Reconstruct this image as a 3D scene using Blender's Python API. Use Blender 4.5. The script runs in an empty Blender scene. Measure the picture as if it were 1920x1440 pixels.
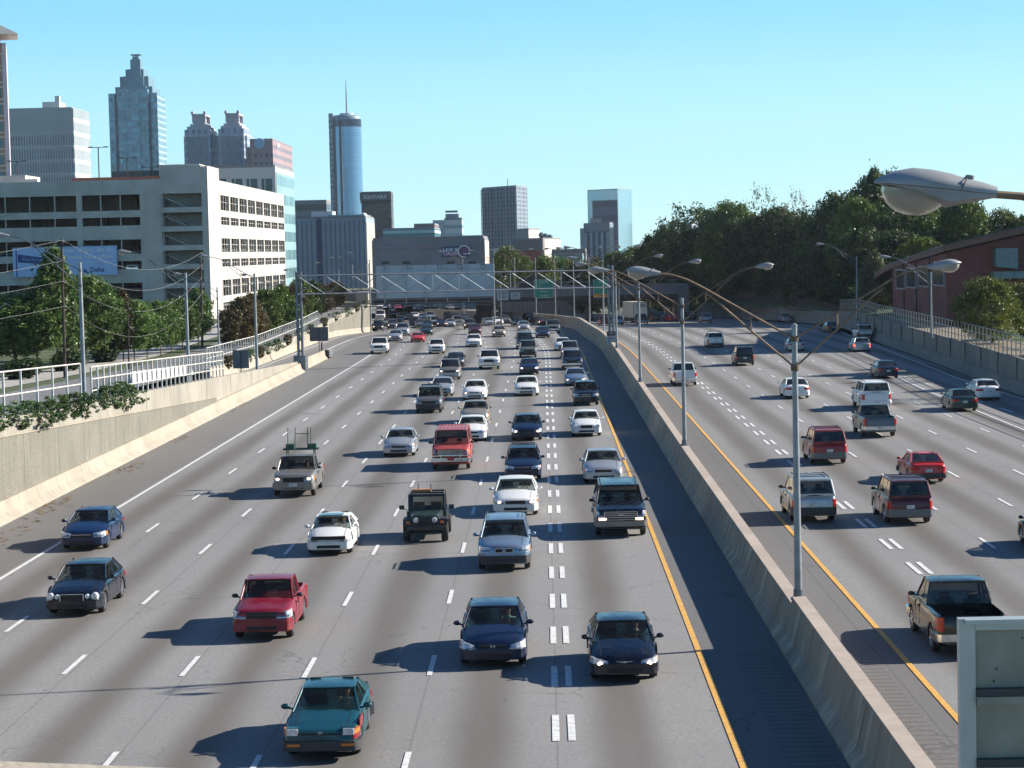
import bpy, bmesh, math, random
from mathutils import Vector, Matrix
random.seed(7)
R = math.radians
PI = math.pi
scene = bpy.context.scene
col = scene.collection

# ------------------------------------------------------------------ camera
F = 4230.0                      # focal length in photograph pixels (1920 wide)
HC = 11.2                       # camera height above the near road
VPX, VPY, ROLL = 1018.0, 471.0, 0.022
_d = Vector(((VPX-960)/F, -(VPY-720)/F, -1)).normalized()
_u = Vector((-ROLL, 1, 0)); _u = (_u - _d*_u.dot(_d)).normalized()
_r = _d.cross(_u)
CAMM = Matrix((_r, _d, _u))     # world = CAMM @ camera axes
cam = bpy.data.cameras.new('camera')
cam.sensor_width = 36.0; cam.lens = F/1920*36.0
cam.clip_start = 0.5; cam.clip_end = 12000
camo = bpy.data.objects.new('camera', cam); col.objects.link(camo)
mw = CAMM.to_4x4(); mw.translation = Vector((0, 0, HC)); camo.matrix_world = mw
scene.camera = camo

def ray(px, py): return CAMM @ Vector(((px-960)/F, -(py-720)/F, -1))
def pg(px, py, z=0.0):          # point of the level z seen at a pixel of the photograph
    v = ray(px, py); t = (z-HC)/v.z; return v.x*t, v.y*t
def py_(px, py, Y):             # point at distance Y
    v = ray(px, py); t = Y/v.y; return Vector((v.x*t, Y, HC+v.z*t))
def pxX(px, py, X):
    v = ray(px, py); t = X/v.x; return Vector((X, v.y*t, HC+v.z*t))

# ------------------------------------------------------------------ sky, sun, exposure
SKYK = 3.9
HAZE = .00005
SUN_EL, SUN_AZ = R(26.5), R(15)          # azimuth measured from +X towards +Y
sd = Vector((math.cos(SUN_EL)*math.cos(SUN_AZ), math.cos(SUN_EL)*math.sin(SUN_AZ), math.sin(SUN_EL)))
world = bpy.data.worlds.new('World'); scene.world = world; world.use_nodes = True
nt = world.node_tree; nt.nodes.clear()
sky = nt.nodes.new('ShaderNodeTexSky'); sky.sky_type = 'NISHITA'; sky.sun_disc = False
sky.sun_elevation = SUN_EL; sky.sun_rotation = PI/2 - SUN_AZ
sky.altitude = 300; sky.air_density = 1.0; sky.dust_density = 0.0; sky.ozone_density = 3.0
hs = nt.nodes.new('ShaderNodeHueSaturation'); hs.inputs['Saturation'].default_value = 1.0
bg = nt.nodes.new('ShaderNodeBackground'); bg.inputs[1].default_value = 0.13
wo = nt.nodes.new('ShaderNodeOutputWorld')
tcw = nt.nodes.new('ShaderNodeTexCoord'); sxw = nt.nodes.new('ShaderNodeSeparateXYZ'); nt.links.new(tcw.outputs['Generated'], sxw.inputs[0])
rp = nt.nodes.new('ShaderNodeValToRGB'); nt.links.new(sxw.outputs[2], rp.inputs[0]); cr_ = rp.color_ramp; cr_.interpolation = 'EASE'
cr_.elements[0].position = 0.0; cr_.elements[0].color = (.50, .86, .98, 1); cr_.elements[1].position = 1.0; cr_.elements[1].color = (.01, .05, .2, 1)
for p_, c_ in ((.05, (.40, .81, .99, 1)), (.115, (.22, .65, .97, 1)), (.30, (.045, .18, .42, 1))):
    e_ = cr_.elements.new(p_); e_.color = c_
sc_ = nt.nodes.new('ShaderNodeVectorMath'); sc_.operation = 'SCALE'; sc_.inputs['Scale'].default_value = SKYK; nt.links.new(rp.outputs[0], sc_.inputs[0])
mxw = nt.nodes.new('ShaderNodeMix'); mxw.data_type = 'RGBA'; mxw.inputs['Factor'].default_value = .88
nt.links.new(sky.outputs[0], mxw.inputs[6]); nt.links.new(sc_.outputs[0], mxw.inputs[7]); nt.links.new(mxw.outputs[2], hs.inputs['Color']); nt.links.new(hs.outputs[0], bg.inputs[0]); nt.links.new(bg.outputs[0], wo.inputs[0])
sl = bpy.data.lights.new('sun', 'SUN'); sl.energy = 4.9; sl.angle = R(0.53); sl.color = (1.0, 0.93, 0.83)
so = bpy.data.objects.new('sun', sl); col.objects.link(so)
so.rotation_euler = (-sd).to_track_quat('-Z', 'Y').to_euler(); so.location = (60, 20, 60)
scene.view_settings.view_transform = 'Standard'; scene.view_settings.look = 'None'
scene.view_settings.exposure = 1.06; scene.view_settings.gamma = 1.0
scene.cycles.max_bounces = 6; scene.cycles.transparent_max_bounces = 12
scene.cycles.caustics_reflective = False; scene.cycles.caustics_refractive = False

# ------------------------------------------------------------------ materials
MATS = {}
def nmat(name):
    m = bpy.data.materials.new(name); m.use_nodes = True
    nt = m.node_tree; b = nt.nodes['Principled BSDF']; MATS[name] = m
    return m, nt, b
def N(nt, t, **k):
    n = nt.nodes.new(t)
    for a, v in k.items():
        if a.startswith('i_'):
            key = a[2:]; key = int(key) if key.isdigit() else key.replace('_', ' ')
            n.inputs[key].default_value = v
        else: setattr(n, a, v)
    return n
def c4(c): return (c[0], c[1], c[2], 1)
def math_(nt, op, a, b=None, c=None, clamp=False):
    n = N(nt, 'ShaderNodeMath', operation=op); n.use_clamp = clamp
    for i, v in enumerate((a, b, c)):
        if v is None: continue
        if isinstance(v, (int, float)): n.inputs[i].default_value = v
        else: nt.links.new(v, n.inputs[i])
    return n.outputs[0]
def mix(nt, f, a, b):
    n = N(nt, 'ShaderNodeMix', data_type='RGBA')
    for s, v in ((n.inputs['Factor'], f), (n.inputs[6], a), (n.inputs[7], b)):
        if isinstance(v, (int, float)): s.default_value = v
        elif isinstance(v, tuple): s.default_value = c4(v)
        else: nt.links.new(v, s)
    return n.outputs[2]
def noise(nt, scale, vec=None, detail=4, stretch=None, kind='Object'):
    tc = N(nt, 'ShaderNodeTexCoord'); out = tc.outputs[kind] if vec is None else vec
    if stretch:
        mp = N(nt, 'ShaderNodeMapping'); mp.inputs['Scale'].default_value = stretch
        nt.links.new(out, mp.inputs[0]); out = mp.outputs[0]
    n = N(nt, 'ShaderNodeTexNoise'); n.inputs['Scale'].default_value = scale; n.inputs['Detail'].default_value = detail
    nt.links.new(out, n.inputs['Vector']); return n.outputs['Fac']
def smooth(nt, v, a, b):
    n = N(nt, 'ShaderNodeMapRange', interpolation_type='SMOOTHSTEP')
    nt.links.new(v, n.inputs[0]); n.inputs[1].default_value = a; n.inputs[2].default_value = b
    return n.outputs[0]
def plain(name, c, rough=0.7, metal=0.0, var=0.12, scale=1.5, stretch=None, bump=0.0, spec=None, emit=None, es=1):
    if name in MATS: return MATS[name]
    m, nt, b = nmat(name)
    if var:
        f = smooth(nt, noise(nt, scale, stretch=stretch, detail=6), .3, .7)
        o = mix(nt, f, tuple(x*(1-var) for x in c), tuple(min(1, x*(1+var)) for x in c))
        nt.links.new(o, b.inputs['Base Color'])
        if bump:
            bp = N(nt, 'ShaderNodeBump'); bp.inputs['Strength'].default_value = bump; bp.inputs['Distance'].default_value = .05
            nt.links.new(f, bp.inputs['Height']); nt.links.new(bp.outputs[0], b.inputs['Normal'])
    else: b.inputs['Base Color'].default_value = c4(c)
    b.inputs['Roughness'].default_value = rough; b.inputs['Metallic'].default_value = metal
    if spec is not None: b.inputs['Specular IOR Level'].default_value = spec
    if emit: b.inputs['Emission Color'].default_value = c4(emit); b.inputs['Emission Strength'].default_value = es
    return m
def paint(name, c, metal=0.0, rough=.35):
    if name in MATS: return MATS[name]
    m, nt, b = nmat(name)
    f = smooth(nt, noise(nt, 3.0, detail=5), .45, .8)
    dust = mix(nt, math_(nt, 'MULTIPLY', f, .05 if max(c) < .15 else .18), c, (.2, .18, .16))
    nt.links.new(dust, b.inputs['Base Color'])
    rr = N(nt, 'ShaderNodeMapRange'); nt.links.new(f, rr.inputs[0]); rr.inputs[3].default_value = rough; rr.inputs[4].default_value = rough+.2
    nt.links.new(rr.outputs[0], b.inputs['Roughness']); b.inputs['Metallic'].default_value = metal
    b.inputs['Coat Weight'].default_value = .28; b.inputs['Coat Roughness'].default_value = .06
    return m
def grid_mat(name, wall, glass, p, d, q, e, rough=.25, wrough=.7, z0=0, h0=0, gmetal=0.0, gv=1.0):
    """wall with a regular grid of windows: column pitch p (share d glazed), storey height q (share e glazed)"""
    if name in MATS: return MATS[name]
    m, nt, b = nmat(name)
    tc = N(nt, 'ShaderNodeTexCoord'); sx = N(nt, 'ShaderNodeSeparateXYZ'); nt.links.new(tc.outputs['Object'], sx.inputs[0])
    h = math_(nt, 'ADD', math_(nt, 'ADD', sx.outputs[0], sx.outputs[1]), 1000.0+h0)
    fh = math_(nt, 'FRACT', math_(nt, 'DIVIDE', h, p)); fz = math_(nt, 'FRACT', math_(nt, 'DIVIDE', math_(nt, 'ADD', sx.outputs[2], 1000*q+z0), q))
    mk = math_(nt, 'MULTIPLY', math_(nt, 'LESS_THAN', fh, d), math_(nt, 'LESS_THAN', fz, e))
    cell = N(nt, 'ShaderNodeTexWhiteNoise', noise_dimensions='2D')
    cv = N(nt, 'ShaderNodeCombineXYZ')
    nt.links.new(math_(nt, 'FLOOR', math_(nt, 'DIVIDE', h, p)), cv.inputs[0]); nt.links.new(math_(nt, 'FLOOR', math_(nt, 'DIVIDE', math_(nt, 'ADD', sx.outputs[2], 1000*q+z0), q)), cv.inputs[1])
    nt.links.new(cv.outputs[0], cell.inputs['Vector'])
    g2 = mix(nt, cell.outputs['Value'], tuple(x*(1-.4*gv) for x in glass), tuple(min(1, x*(1+.5*gv)) for x in glass))
    wl = mix(nt, smooth(nt, noise(nt, .05, stretch=(1, 1, .3)), .3, .7), tuple(x*.9 for x in wall), tuple(x*1.08 for x in wall))
    nt.links.new(mix(nt, mk, wl, g2), b.inputs['Base Color'])
    rr = N(nt, 'ShaderNodeMapRange'); nt.links.new(mk, rr.inputs[0]); rr.inputs[3].default_value = wrough; rr.inputs[4].default_value = rough
    nt.links.new(rr.outputs[0], b.inputs['Roughness'])
    if gmetal: nt.links.new(math_(nt, 'MULTIPLY', mk, gmetal), b.inputs['Metallic'])
    return m
def leafmat(name, c1, c2, c3):
    if name in MATS: return MATS[name]
    m, nt, b = nmat(name)
    f = noise(nt, .55, detail=3); oi = N(nt, 'ShaderNodeObjectInfo')
    a = mix(nt, smooth(nt, f, .35, .65), c1, c2)
    g = N(nt, 'ShaderNodeNewGeometry')
    a2 = mix(nt, smooth(nt, g.outputs['Random Per Island'], .55, 1), a, c3)
    h = N(nt, 'ShaderNodeHueSaturation'); nt.links.new(a2, h.inputs['Color'])
    rv = N(nt, 'ShaderNodeMapRange'); nt.links.new(oi.outputs['Random'], rv.inputs[0]); rv.inputs[3].default_value = .75; rv.inputs[4].default_value = 1.25
    nt.links.new(rv.outputs[0], h.inputs['Value']); nt.links.new(h.outputs[0], b.inputs['Base Color'])
    b.inputs['Roughness'].default_value = .45; b.inputs['Specular IOR Level'].default_value = .35
    tr = N(nt, 'ShaderNodeBsdfTranslucent'); nt.links.new(h.outputs[0], tr.inputs[0])
    ms = N(nt, 'ShaderNodeMixShader'); ms.inputs[0].default_value = .33
    out = nt.nodes['Material Output']; nt.links.new(b.outputs[0], ms.inputs[1]); nt.links.new(tr.outputs[0], ms.inputs[2]); nt.links.new(ms.outputs[0], out.inputs[0])
    return m

# ------------------------------------------------------------------ mesh builder
class MB:
    def __init__(s): s.v = []; s.f = []; s.m = []; s.uv = None
    def quad(s, *p, m=0):
        i = len(s.v); s.v += [tuple(q) for q in p]; s.f.append(tuple(range(i, i+len(p)))); s.m.append(m); return s
    def box(s, x0, x1, y0, y1, z0, z1, m=0, T=None):
        i = len(s.v); P = [(x, y, z) for z in (z0, z1) for x, y in ((x0, y0), (x1, y0), (x1, y1), (x0, y1))]
        if T is not None: P = [tuple(T @ Vector(p)) for p in P]
        s.v += P
        for f in ((0, 3, 2, 1), (4, 5, 6, 7), (0, 1, 5, 4), (1, 2, 6, 5), (2, 3, 7, 6), (3, 0, 4, 7)):
            s.f.append(tuple(i+k for k in f)); s.m.append(m)
        return s
    def prism(s, poly, z0, z1, m=0):
        """poly: (x, y) counter-clockwise; z0, z1 numbers or lists per corner"""
        n = len(poly); i = len(s.v); a = z0 if isinstance(z0, (list, tuple)) else [z0]*n; b = z1 if isinstance(z1, (list, tuple)) else [z1]*n
        s.v += [(p[0], p[1], a[k]) for k, p in enumerate(poly)] + [(p[0], p[1], b[k]) for k, p in enumerate(poly)]
        s.f.append(tuple(i+k for k in reversed(range(n)))); s.m.append(m); s.f.append(tuple(i+n+k for k in range(n))); s.m.append(m)
        for k in range(n):
            j = (k+1) % n; s.f.append((i+k, i+j, i+n+j, i+n+k)); s.m.append(m)
        return s
    def rings(s, R_, m=0, close=True, cap=True, loop=True):
        """skin a list of rings of equal length"""
        i = len(s.v); n = len(R_[0])
        for r in R_: s.v += [tuple(p) for p in r]
        for a in range(len(R_)-1):
            for k in range(n if loop else n-1):
                j = (k+1) % n; s.f.append((i+a*n+k, i+a*n+j, i+(a+1)*n+j, i+(a+1)*n+k)); s.m.append(m)
        if cap and loop:
            s.f.append(tuple(i+k for k in reversed(range(n)))); s.m.append(m)
            s.f.append(tuple(i+(len(R_)-1)*n+k for k in range(n))); s.m.append(m)
        return s
    def tube(s, pts, r, n=8, m=0, cap=True):
        pts = [Vector(p) for p in pts]; rs = r if isinstance(r, (list, tuple)) else [r]*len(pts); RR = []
        up = None
        for k, p in enumerate(pts):
            t = (pts[min(k+1, len(pts)-1)] - pts[max(k-1, 0)]).normalized()
            if up is None or abs(up.dot(t)) > .98:
                up = Vector((0, 0, 1)) if abs(t.z) < .9 else Vector((1, 0, 0))
            a = t.cross(up).normalized(); b = a.cross(t); up = b
            RR.append([p + (a*math.cos(2*PI*q/n) + b*math.sin(2*PI*q/n))*rs[k] for q in range(n)])
        return s.rings(RR, m, cap=cap)
    def lathe(s, prof, c=(0, 0, 0), n=16, m=0, axis='z', cap=True):
        RR = []
        for r, h in prof:
            ring = []
            for q in range(n):
                a = 2*PI*q/n; x, y = r*math.cos(a), r*math.sin(a)
                p = (x, y, h) if axis == 'z' else ((h, x, y) if axis == 'x' else (y, h, x))
                ring.append((p[0]+c[0], p[1]+c[1], p[2]+c[2]))
            RR.append(ring)
        return s.rings(RR, m, cap=cap)
    def sphere(s, c, r, n=10, k=6, m=0, sc=(1, 1, 1), lo=-1.0, hi=1.0):
        RR = []
        for a in range(k+1):
            t = lo + (hi-lo)*a/k; z = math.sin(t*PI/2); w = max(math.cos(t*PI/2), .02)
            RR.append([(c[0]+r*sc[0]*w*math.cos(2*PI*q/n), c[1]+r*sc[1]*w*math.sin(2*PI*q/n), c[2]+r*sc[2]*z) for q in range(n)])
        return s.rings(RR, m)
    def mesh(s, name, mats, smoothdeg=None):
        me = bpy.data.meshes.new(name); me.from_pydata(s.v, [], s.f); me.update()
        for q in (mats if isinstance(mats, (list, tuple)) else [mats]): me.materials.append(q)
        me.polygons.foreach_set('material_index', s.m)
        if s.uv:
            ul = me.uv_layers.new(name='UVMap')
            fl = []
            for l in me.loops: fl += s.uv[l.vertex_index]
            ul.data.foreach_set('uv', fl)
        if smoothdeg:
            me.polygons.foreach_set('use_smooth', [True]*len(me.polygons)); me.set_sharp_from_angle(angle=R(smoothdeg))
        me.update(); return me
    def build(s, name, mats, parent=None, smoothdeg=None, loc=None):
        return obj(name, s.mesh(name, mats, smoothdeg), parent, loc)
def obj(name, me, parent=None, loc=None):
    o = bpy.data.objects.new(name, me); col.objects.link(o)
    if parent is not None: o.parent = parent
    if loc is not None: o.location = loc
    return o
def tag(o, label=None, cat=None, group=None, kind=None):
    if label: o['label'] = label
    if cat: o['category'] = cat
    if group: o['group'] = group
    if kind: o['kind'] = kind
    return o
def thing(name, label, cat, loc=(0, 0, 0), rz=0, group=None):
    o = obj(name, None, None, loc); o.rotation_euler = (0, 0, rz); o.empty_display_size = .2
    return tag(o, label, cat, group)
def dup(o, parent=None):
    c = o.copy(); col.objects.link(c); c.parent = parent
    for ch in list(o.children): dup(ch, c)
    return c
def text(name, s, size, mat, parent, loc, rot=(PI/2, 0, 0), ext=.02, align='CENTER', sx=1.0, bold=0.0):
    cu = bpy.data.curves.new(name, 'FONT'); cu.body = s; cu.size = size; cu.extrude = ext; cu.align_x = align; cu.align_y = 'CENTER'; cu.offset = bold
    t = bpy.data.objects.new(name, cu); col.objects.link(t)
    dg = bpy.context.evaluated_depsgraph_get(); me = bpy.data.meshes.new_from_object(t.evaluated_get(dg))
    bpy.data.objects.remove(t); me.materials.clear(); me.materials.append(mat)
    o = obj(name, me, parent, loc); o.rotation_euler = rot; o.scale = (sx, 1, 1)
    return o

# ------------------------------------------------------------------ road alignment
def lerp_table(T, y):
    if y <= T[0][0]: return T[0][1]
    for a, b in zip(T, T[1:]):
        if y <= b[0]:
            t = (y-a[0])/(b[0]-a[0]); t2 = t
            return a[1]+(b[1]-a[1])*t2
    return T[-1][1]
OFF = [(250, 0), (270, -.45), (285, -1.0), (300, -1.6), (340, -2.1), (380, -2.9), (395, -3.6), (407, -5.2), (418, -8.5), (432, -15), (450, -23), (475, -35), (520, -57), (600, -95)]
def off(Y): return sum(lerp_table(OFF, Y+d) for d in (-12, -6, 0, 6, 12))/5
def gz(Y):
    s = min(max((Y-300)/110., 0), 1); return -2.0*s*s*(3-2*s)
def ground(px, py):
    z = 0.
    for i in range(60): z = .5*z+.5*gz(pg(px, py, z)[1])
    x, y = pg(px, py, z); return x, y, z
YS = [-30, 0, 20, 40, 60, 80, 100, 120, 140, 160, 180, 200, 220, 240] + list(range(248, 620, 6))
def strip(name, u0, u1, mat, z=0.0, ys=YS, kind='structure', follow=True, zf=None, skirt=None):
    mb = MB(); mb.uv = []
    g0 = u0 if callable(u0) else (lambda y: u0); g1 = u1 if callable(u1) else (lambda y: u1)
    for y in ys:
        o_ = off(y) if follow else 0; zz = (zf(y) if zf else gz(y)) + z
        a, b = g0(y), g1(y)
        mb.v += [(a+o_, y, zz), (b+o_, y, zz)]; mb.uv += [(a, y), (b, y)]
    for k in range(len(ys)-1):
        mb.f.append((2*k, 2*k+1, 2*k+3, 2*k+2)); mb.m.append(0)
    o = mb.build(name, mat); tag(o, kind=kind); return o
# ================================================================== ground, roads
def road_mat(name, c, lanes=None, stain=(.10, .088, .075), amt=.74, groove=False, joints=()):
    m, nt, b = nmat(name)
    uv = N(nt, 'ShaderNodeUVMap'); sx = N(nt, 'ShaderNodeSeparateXYZ'); nt.links.new(uv.outputs[0], sx.inputs[0])
    big = noise(nt, .06, stretch=(1, .25, 1)); fine = noise(nt, 9.0, detail=8); mid = noise(nt, .9, detail=4)
    o = mix(nt, smooth(nt, big, .3, .7), tuple(x*.86 for x in c), tuple(x*1.1 for x in c))
    o = mix(nt, math_(nt, 'MULTIPLY', smooth(nt, fine, .35, .7), .45), o, tuple(x*.62 for x in c))
    o = mix(nt, math_(nt, 'MULTIPLY', smooth(nt, mid, .5, .75), .22), o, tuple(x*.7 for x in c))
    # aggregate speckle
    sp = N(nt, 'ShaderNodeTexVoronoi'); sp.inputs['Scale'].default_value = 5.0; tc = N(nt, 'ShaderNodeTexCoord'); nt.links.new(tc.outputs['Object'], sp.inputs['Vector'])
    o = mix(nt, math_(nt, 'MULTIPLY', math_(nt, 'LESS_THAN', sp.outputs['Distance'], .11), .6), o, tuple(min(1, x*2.0) for x in c))
    if lanes:
        c0, w = lanes
        fr = math_(nt, 'FRACT', math_(nt, 'ADD', math_(nt, 'DIVIDE', math_(nt, 'SUBTRACT', sx.outputs[0], c0), w), 100.5))
        dd = math_(nt, 'MULTIPLY', math_(nt, 'ABSOLUTE', math_(nt, 'SUBTRACT', fr, .5)), w)
        wv = math_(nt, 'ADD', dd, math_(nt, 'MULTIPLY', math_(nt, 'SUBTRACT', noise(nt, .12, stretch=(1, .35, 1)), .5), .9))
        band = math_(nt, 'SUBTRACT', 1.0, smooth(nt, wv, .15, 1.15))
        dirt = math_(nt, 'MULTIPLY', band, math_(nt, 'ADD', .7, math_(nt, 'MULTIPLY', noise(nt, .5, stretch=(1, .15, 1)), .6)))
        o = mix(nt, math_(nt, 'MULTIPLY', dirt, amt, clamp=True), o, stain)
    ck = N(nt, 'ShaderNodeTexVoronoi', feature='DISTANCE_TO_EDGE'); ck.inputs['Scale'].default_value = .22
    wv_ = N(nt, 'ShaderNodeVectorMath', operation='ADD'); nz_ = N(nt, 'ShaderNodeTexNoise'); nz_.inputs['Scale'].default_value = 1.2; nt.links.new(tc.outputs['Object'], nz_.inputs['Vector'])
    nt.links.new(tc.outputs['Object'], wv_.inputs[0]); nt.links.new(nz_.outputs['Color'], wv_.inputs[1]); nt.links.new(wv_.outputs[0], ck.inputs['Vector'])
    cm = math_(nt, 'MULTIPLY', math_(nt, 'LESS_THAN', ck.outputs['Distance'], .006), smooth(nt, noise(nt, .11), .5, .6))
    o = mix(nt, math_(nt, 'MULTIPLY', cm, .5), o, tuple(x*.35 for x in c))
    dr = smooth(nt, noise(nt, 2.2, detail=2), .70, .76); o = mix(nt, math_(nt, 'MULTIPLY', dr, .5), o, tuple(x*.4 for x in c))
    for j in joints:
        ln = math_(nt, 'LESS_THAN', math_(nt, 'ABSOLUTE', math_(nt, 'SUBTRACT', math_(nt, 'ADD', sx.outputs[0], math_(nt, 'MULTIPLY', math_(nt, 'SUBTRACT', noise(nt, .7), .5), .05)), j)), .025)
        o = mix(nt, math_(nt, 'MULTIPLY', ln, .32), o, tuple(x*.3 for x in c))
    if not groove:
        # narrow transverse joints of the slabs
        tj = math_(nt, 'LESS_THAN', math_(nt, 'FRACT', math_(nt, 'DIVIDE', math_(nt, 'ADD', sx.outputs[1], 900.0), 9.14)), .0035)
        o = mix(nt, math_(nt, 'MULTIPLY', tj, .22), o, tuple(x*.35 for x in c))
        sl_ = N(nt, 'ShaderNodeTexWhiteNoise', noise_dimensions='2D'); cv = N(nt, 'ShaderNodeCombineXYZ')
        nt.links.new(math_(nt, 'FLOOR', math_(nt, 'DIVIDE', math_(nt, 'ADD', sx.outputs[0], 100.0), 3.3)), cv.inputs[0])
        nt.links.new(math_(nt, 'FLOOR', math_(nt, 'DIVIDE', math_(nt, 'ADD', sx.outputs[1], 900.0), 9.14)), cv.inputs[1]); nt.links.new(cv.outputs[0], sl_.inputs['Vector'])
        o = mix(nt, math_(nt, 'MULTIPLY', sl_.outputs['Value'], .10), o, tuple(x*.5 for x in c))
    if groove:
        gr = math_(nt, 'LESS_THAN', math_(nt, 'FRACT', math_(nt, 'DIVIDE', math_(nt, 'ADD', sx.outputs[1], 900.0), .48)), .3)
        inn = math_(nt, 'GREATER_THAN', math_(nt, 'ABSOLUTE', math_(nt, 'SUBTRACT', sx.outputs[0], groove[0])), groove[1])
        gr2 = math_(nt, 'MULTIPLY', gr, math_(nt, 'SUBTRACT', 1.0, inn))
        near = math_(nt, 'LESS_THAN', sx.outputs[1], 62.0)
        o = mix(nt, math_(nt, 'MULTIPLY', math_(nt, 'MULTIPLY', gr2, near), .45), o, tuple(x*.4 for x in c))
    nt.links.new(o, b.inputs['Base Color']); b.inputs['Roughness'].default_value = .85; b.inputs['Specular IOR Level'].default_value = .3
    bp = N(nt, 'ShaderNodeBump'); bp.inputs['Strength'].default_value = .25; bp.inputs['Distance'].default_value = .02
    nt.links.new(fine, bp.inputs['Height']); nt.links.new(bp.outputs[0], b.inputs['Normal'])
    return m
LJ = (-3.27, -6.57, -9.87, -13.15, -16.45, .08)
M_roadL = road_mat('road_concrete', (.255, .25, .242), lanes=(-1.62, 3.3), joints=LJ)
M_roadR = road_mat('road_concrete_far_side', (.245, .24, .232), lanes=(14.45, 3.35), joints=(16.1, 19.5, 22.8, 26.1))
M_shL = road_mat('shoulder_asphalt', (.185, .178, .168))
M_shM = road_mat('median_shoulder_asphalt', (.15, .146, .142), groove=(5.6, .55))
M_shR = road_mat('median_shoulder_asphalt_far', (.15, .146, .142), groove=(8.25, .5), joints=(8.9,))
M_ramp = road_mat('ramp_concrete', (.24, .232, .22), lanes=(-27.1, 3.6), amt=.3)
M_white = plain('marking_white', (.62, .62, .60), .7, var=.18, scale=6)
M_yellow = plain('marking_yellow', (.62, .34, .07), .7, var=.15, scale=6)

def gmat():
    m, nt, b = nmat('ground_soil')
    f = smooth(nt, noise(nt, .05, detail=6), .35, .65)
    o = mix(nt, f, (.05, .07, .025), (.16, .13, .09)); nt.links.new(o, b.inputs['Base Color']); b.inputs['Roughness'].default_value = .95
    return m
M_soil = gmat()
g = MB(); S = 9000
g.quad((-S, -200, -3.6), (S, -200, -3.6), (S, S, -3.6), (-S, S, -3.6))
tag(g.build('ground', M_soil), kind='structure')
strip('road', -19.75, 4.15, M_roadL)
strip('road', 9.45, lambda y: lerp_table([(120, 34.0), (160, 34.2), (200, 35.6), (260, 37.6), (310, 40.0), (350, 41.5), (390, 42.5)], y), M_roadR)
strip('shoulder', 4.15, 6.6, M_shM); strip('shoulder', 7.3, 9.45, M_shR)
strip('shoulder', lambda y: lerp_table([(240, -24.6), (262, -25.4), (300, -25.4), (600, -25.4)], y), -19.75, M_shL)
def zwall(Y): return 4.3-(Y-100)*.0277
def zramp(Y):
    if Y < 219: return zwall(Y)-.9
    return max(0, .1-(Y-219)*.004) + gz(Y)
strip('ramp', -30.0, -24.45, M_ramp, zf=zramp, z=.012, follow=False, ys=[0, 40, 80, 120, 160, 200, 215, 219, 225, 235, 245, 260, 275, 290, 300])
strip('ramp', lambda y: -30.0+.9*min(1, max(0, (y-300)/60.)), -25.3, M_ramp, z=.012, follow=False, ys=[300, 315, 330, 345, 360, 376])

# painted markings
def marking(name, segs, mat):
    mb = MB()
    for (u, w, y0, y1, fol) in segs:
        n = max(1, int((y1-y0)/6))
        for k in range(n):
            a = y0+(y1-y0)*k/n; b = y0+(y1-y0)*(k+1)/n
            ua = (u(a) if callable(u) else u) + (off(a) if fol else 0); ub = (u(b) if callable(u) else u) + (off(b) if fol else 0)
            mb.quad((ua-w/2, a, gz(a)+.016), (ua+w/2, a, gz(a)+.016), (ub+w/2, b, gz(b)+.016), (ub-w/2, b, gz(b)+.016))
    tag(mb.build(name, mat), kind='structure')
segs = []
for i, u in enumerate((-3.27, -6.62, -9.98, -13.3, -16.6)):
    for k in range(-1, 36):
        y = 60.9 + 12.19*k + (0, 0, .6, 1.2, 8.5)[i]
        segs.append((u, .14, y-1.5, y+1.5, True))
for k in range(-4, 60):
    y = 52.5+6.42*k
    for s in (-.185, .185): segs.append((.24+s, .17, y-1.45, y+1.45, True))
for k in range(-6, 58):
    y = 77.4+6.42*k
    for s in (-.185, .185): segs.append((12.72+s, .17, y-1.45, y+1.45, True))
for i, u in enumerate((16.25, 19.55, 22.75, 25.95)):
    for k in range(-3, 30):
        y = 83.5+12.19*k+(0, .8, .9, 1.5)[i]
        segs.append((u, .14, y-1.5, y+1.5, True))
segs.append((-19.55, .16, 0, 262, True))
segs.append((lambda y: lerp_table([(0, 28.2), (134, 28.2), (170, 28.8), (205, 29.8)], y), .15, 0, 205, False))
segs.append((lambda y: lerp_table([(0, 33.4), (150, 33.6), (185, 33.8), (230, 35.6), (260, 36.6), (310, 39)], y), .15, 0, 310, False))
for k in range(9):
    y = 120+12.19*k*.8; segs.append((lambda q: lerp_table([(120, 30.6), (205, 30.1)], q), .14, y-2, y+2, False))
marking('lane_marking', segs, M_white)
marking('edge_marking', [(4.08, .16, 0, 420, True), (9.5, .16, 0, 420, True)], M_yellow)
# ramp edge lines
mb = MB()
R1 = [(-28.9, 160), (-28.9, 200), (-28.9, 240), (-28.9, 270), (-28.6, 300), (-28.2, 330), (-28.0, 370)]
R2 = [(-25.9, 262), (-26.1, 280), (-25.9, 300), (-25.3, 315), (-24.6, 330), (-24.0, 345)]
for L, w in ((R1, .16), (R2, .2)):
    for (xa, a), (xb, b) in zip(L, L[1:]):
        n = 4
        for k in range(n):
            t0, t1 = k/n, (k+1)/n; ya, yb = a+(b-a)*t0, a+(b-a)*t1; x0, x1 = xa+(xb-xa)*t0, xa+(xb-xa)*t1
            z0 = zramp(ya)+.03; z1 = zramp(yb)+.03
            mb.quad((x0-w/2, ya, z0), (x0+w/2, ya, z0), (x1+w/2, yb, z1), (x1-w/2, yb, z1))
tag(mb.build('ramp_marking', M_white), kind='structure')
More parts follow.
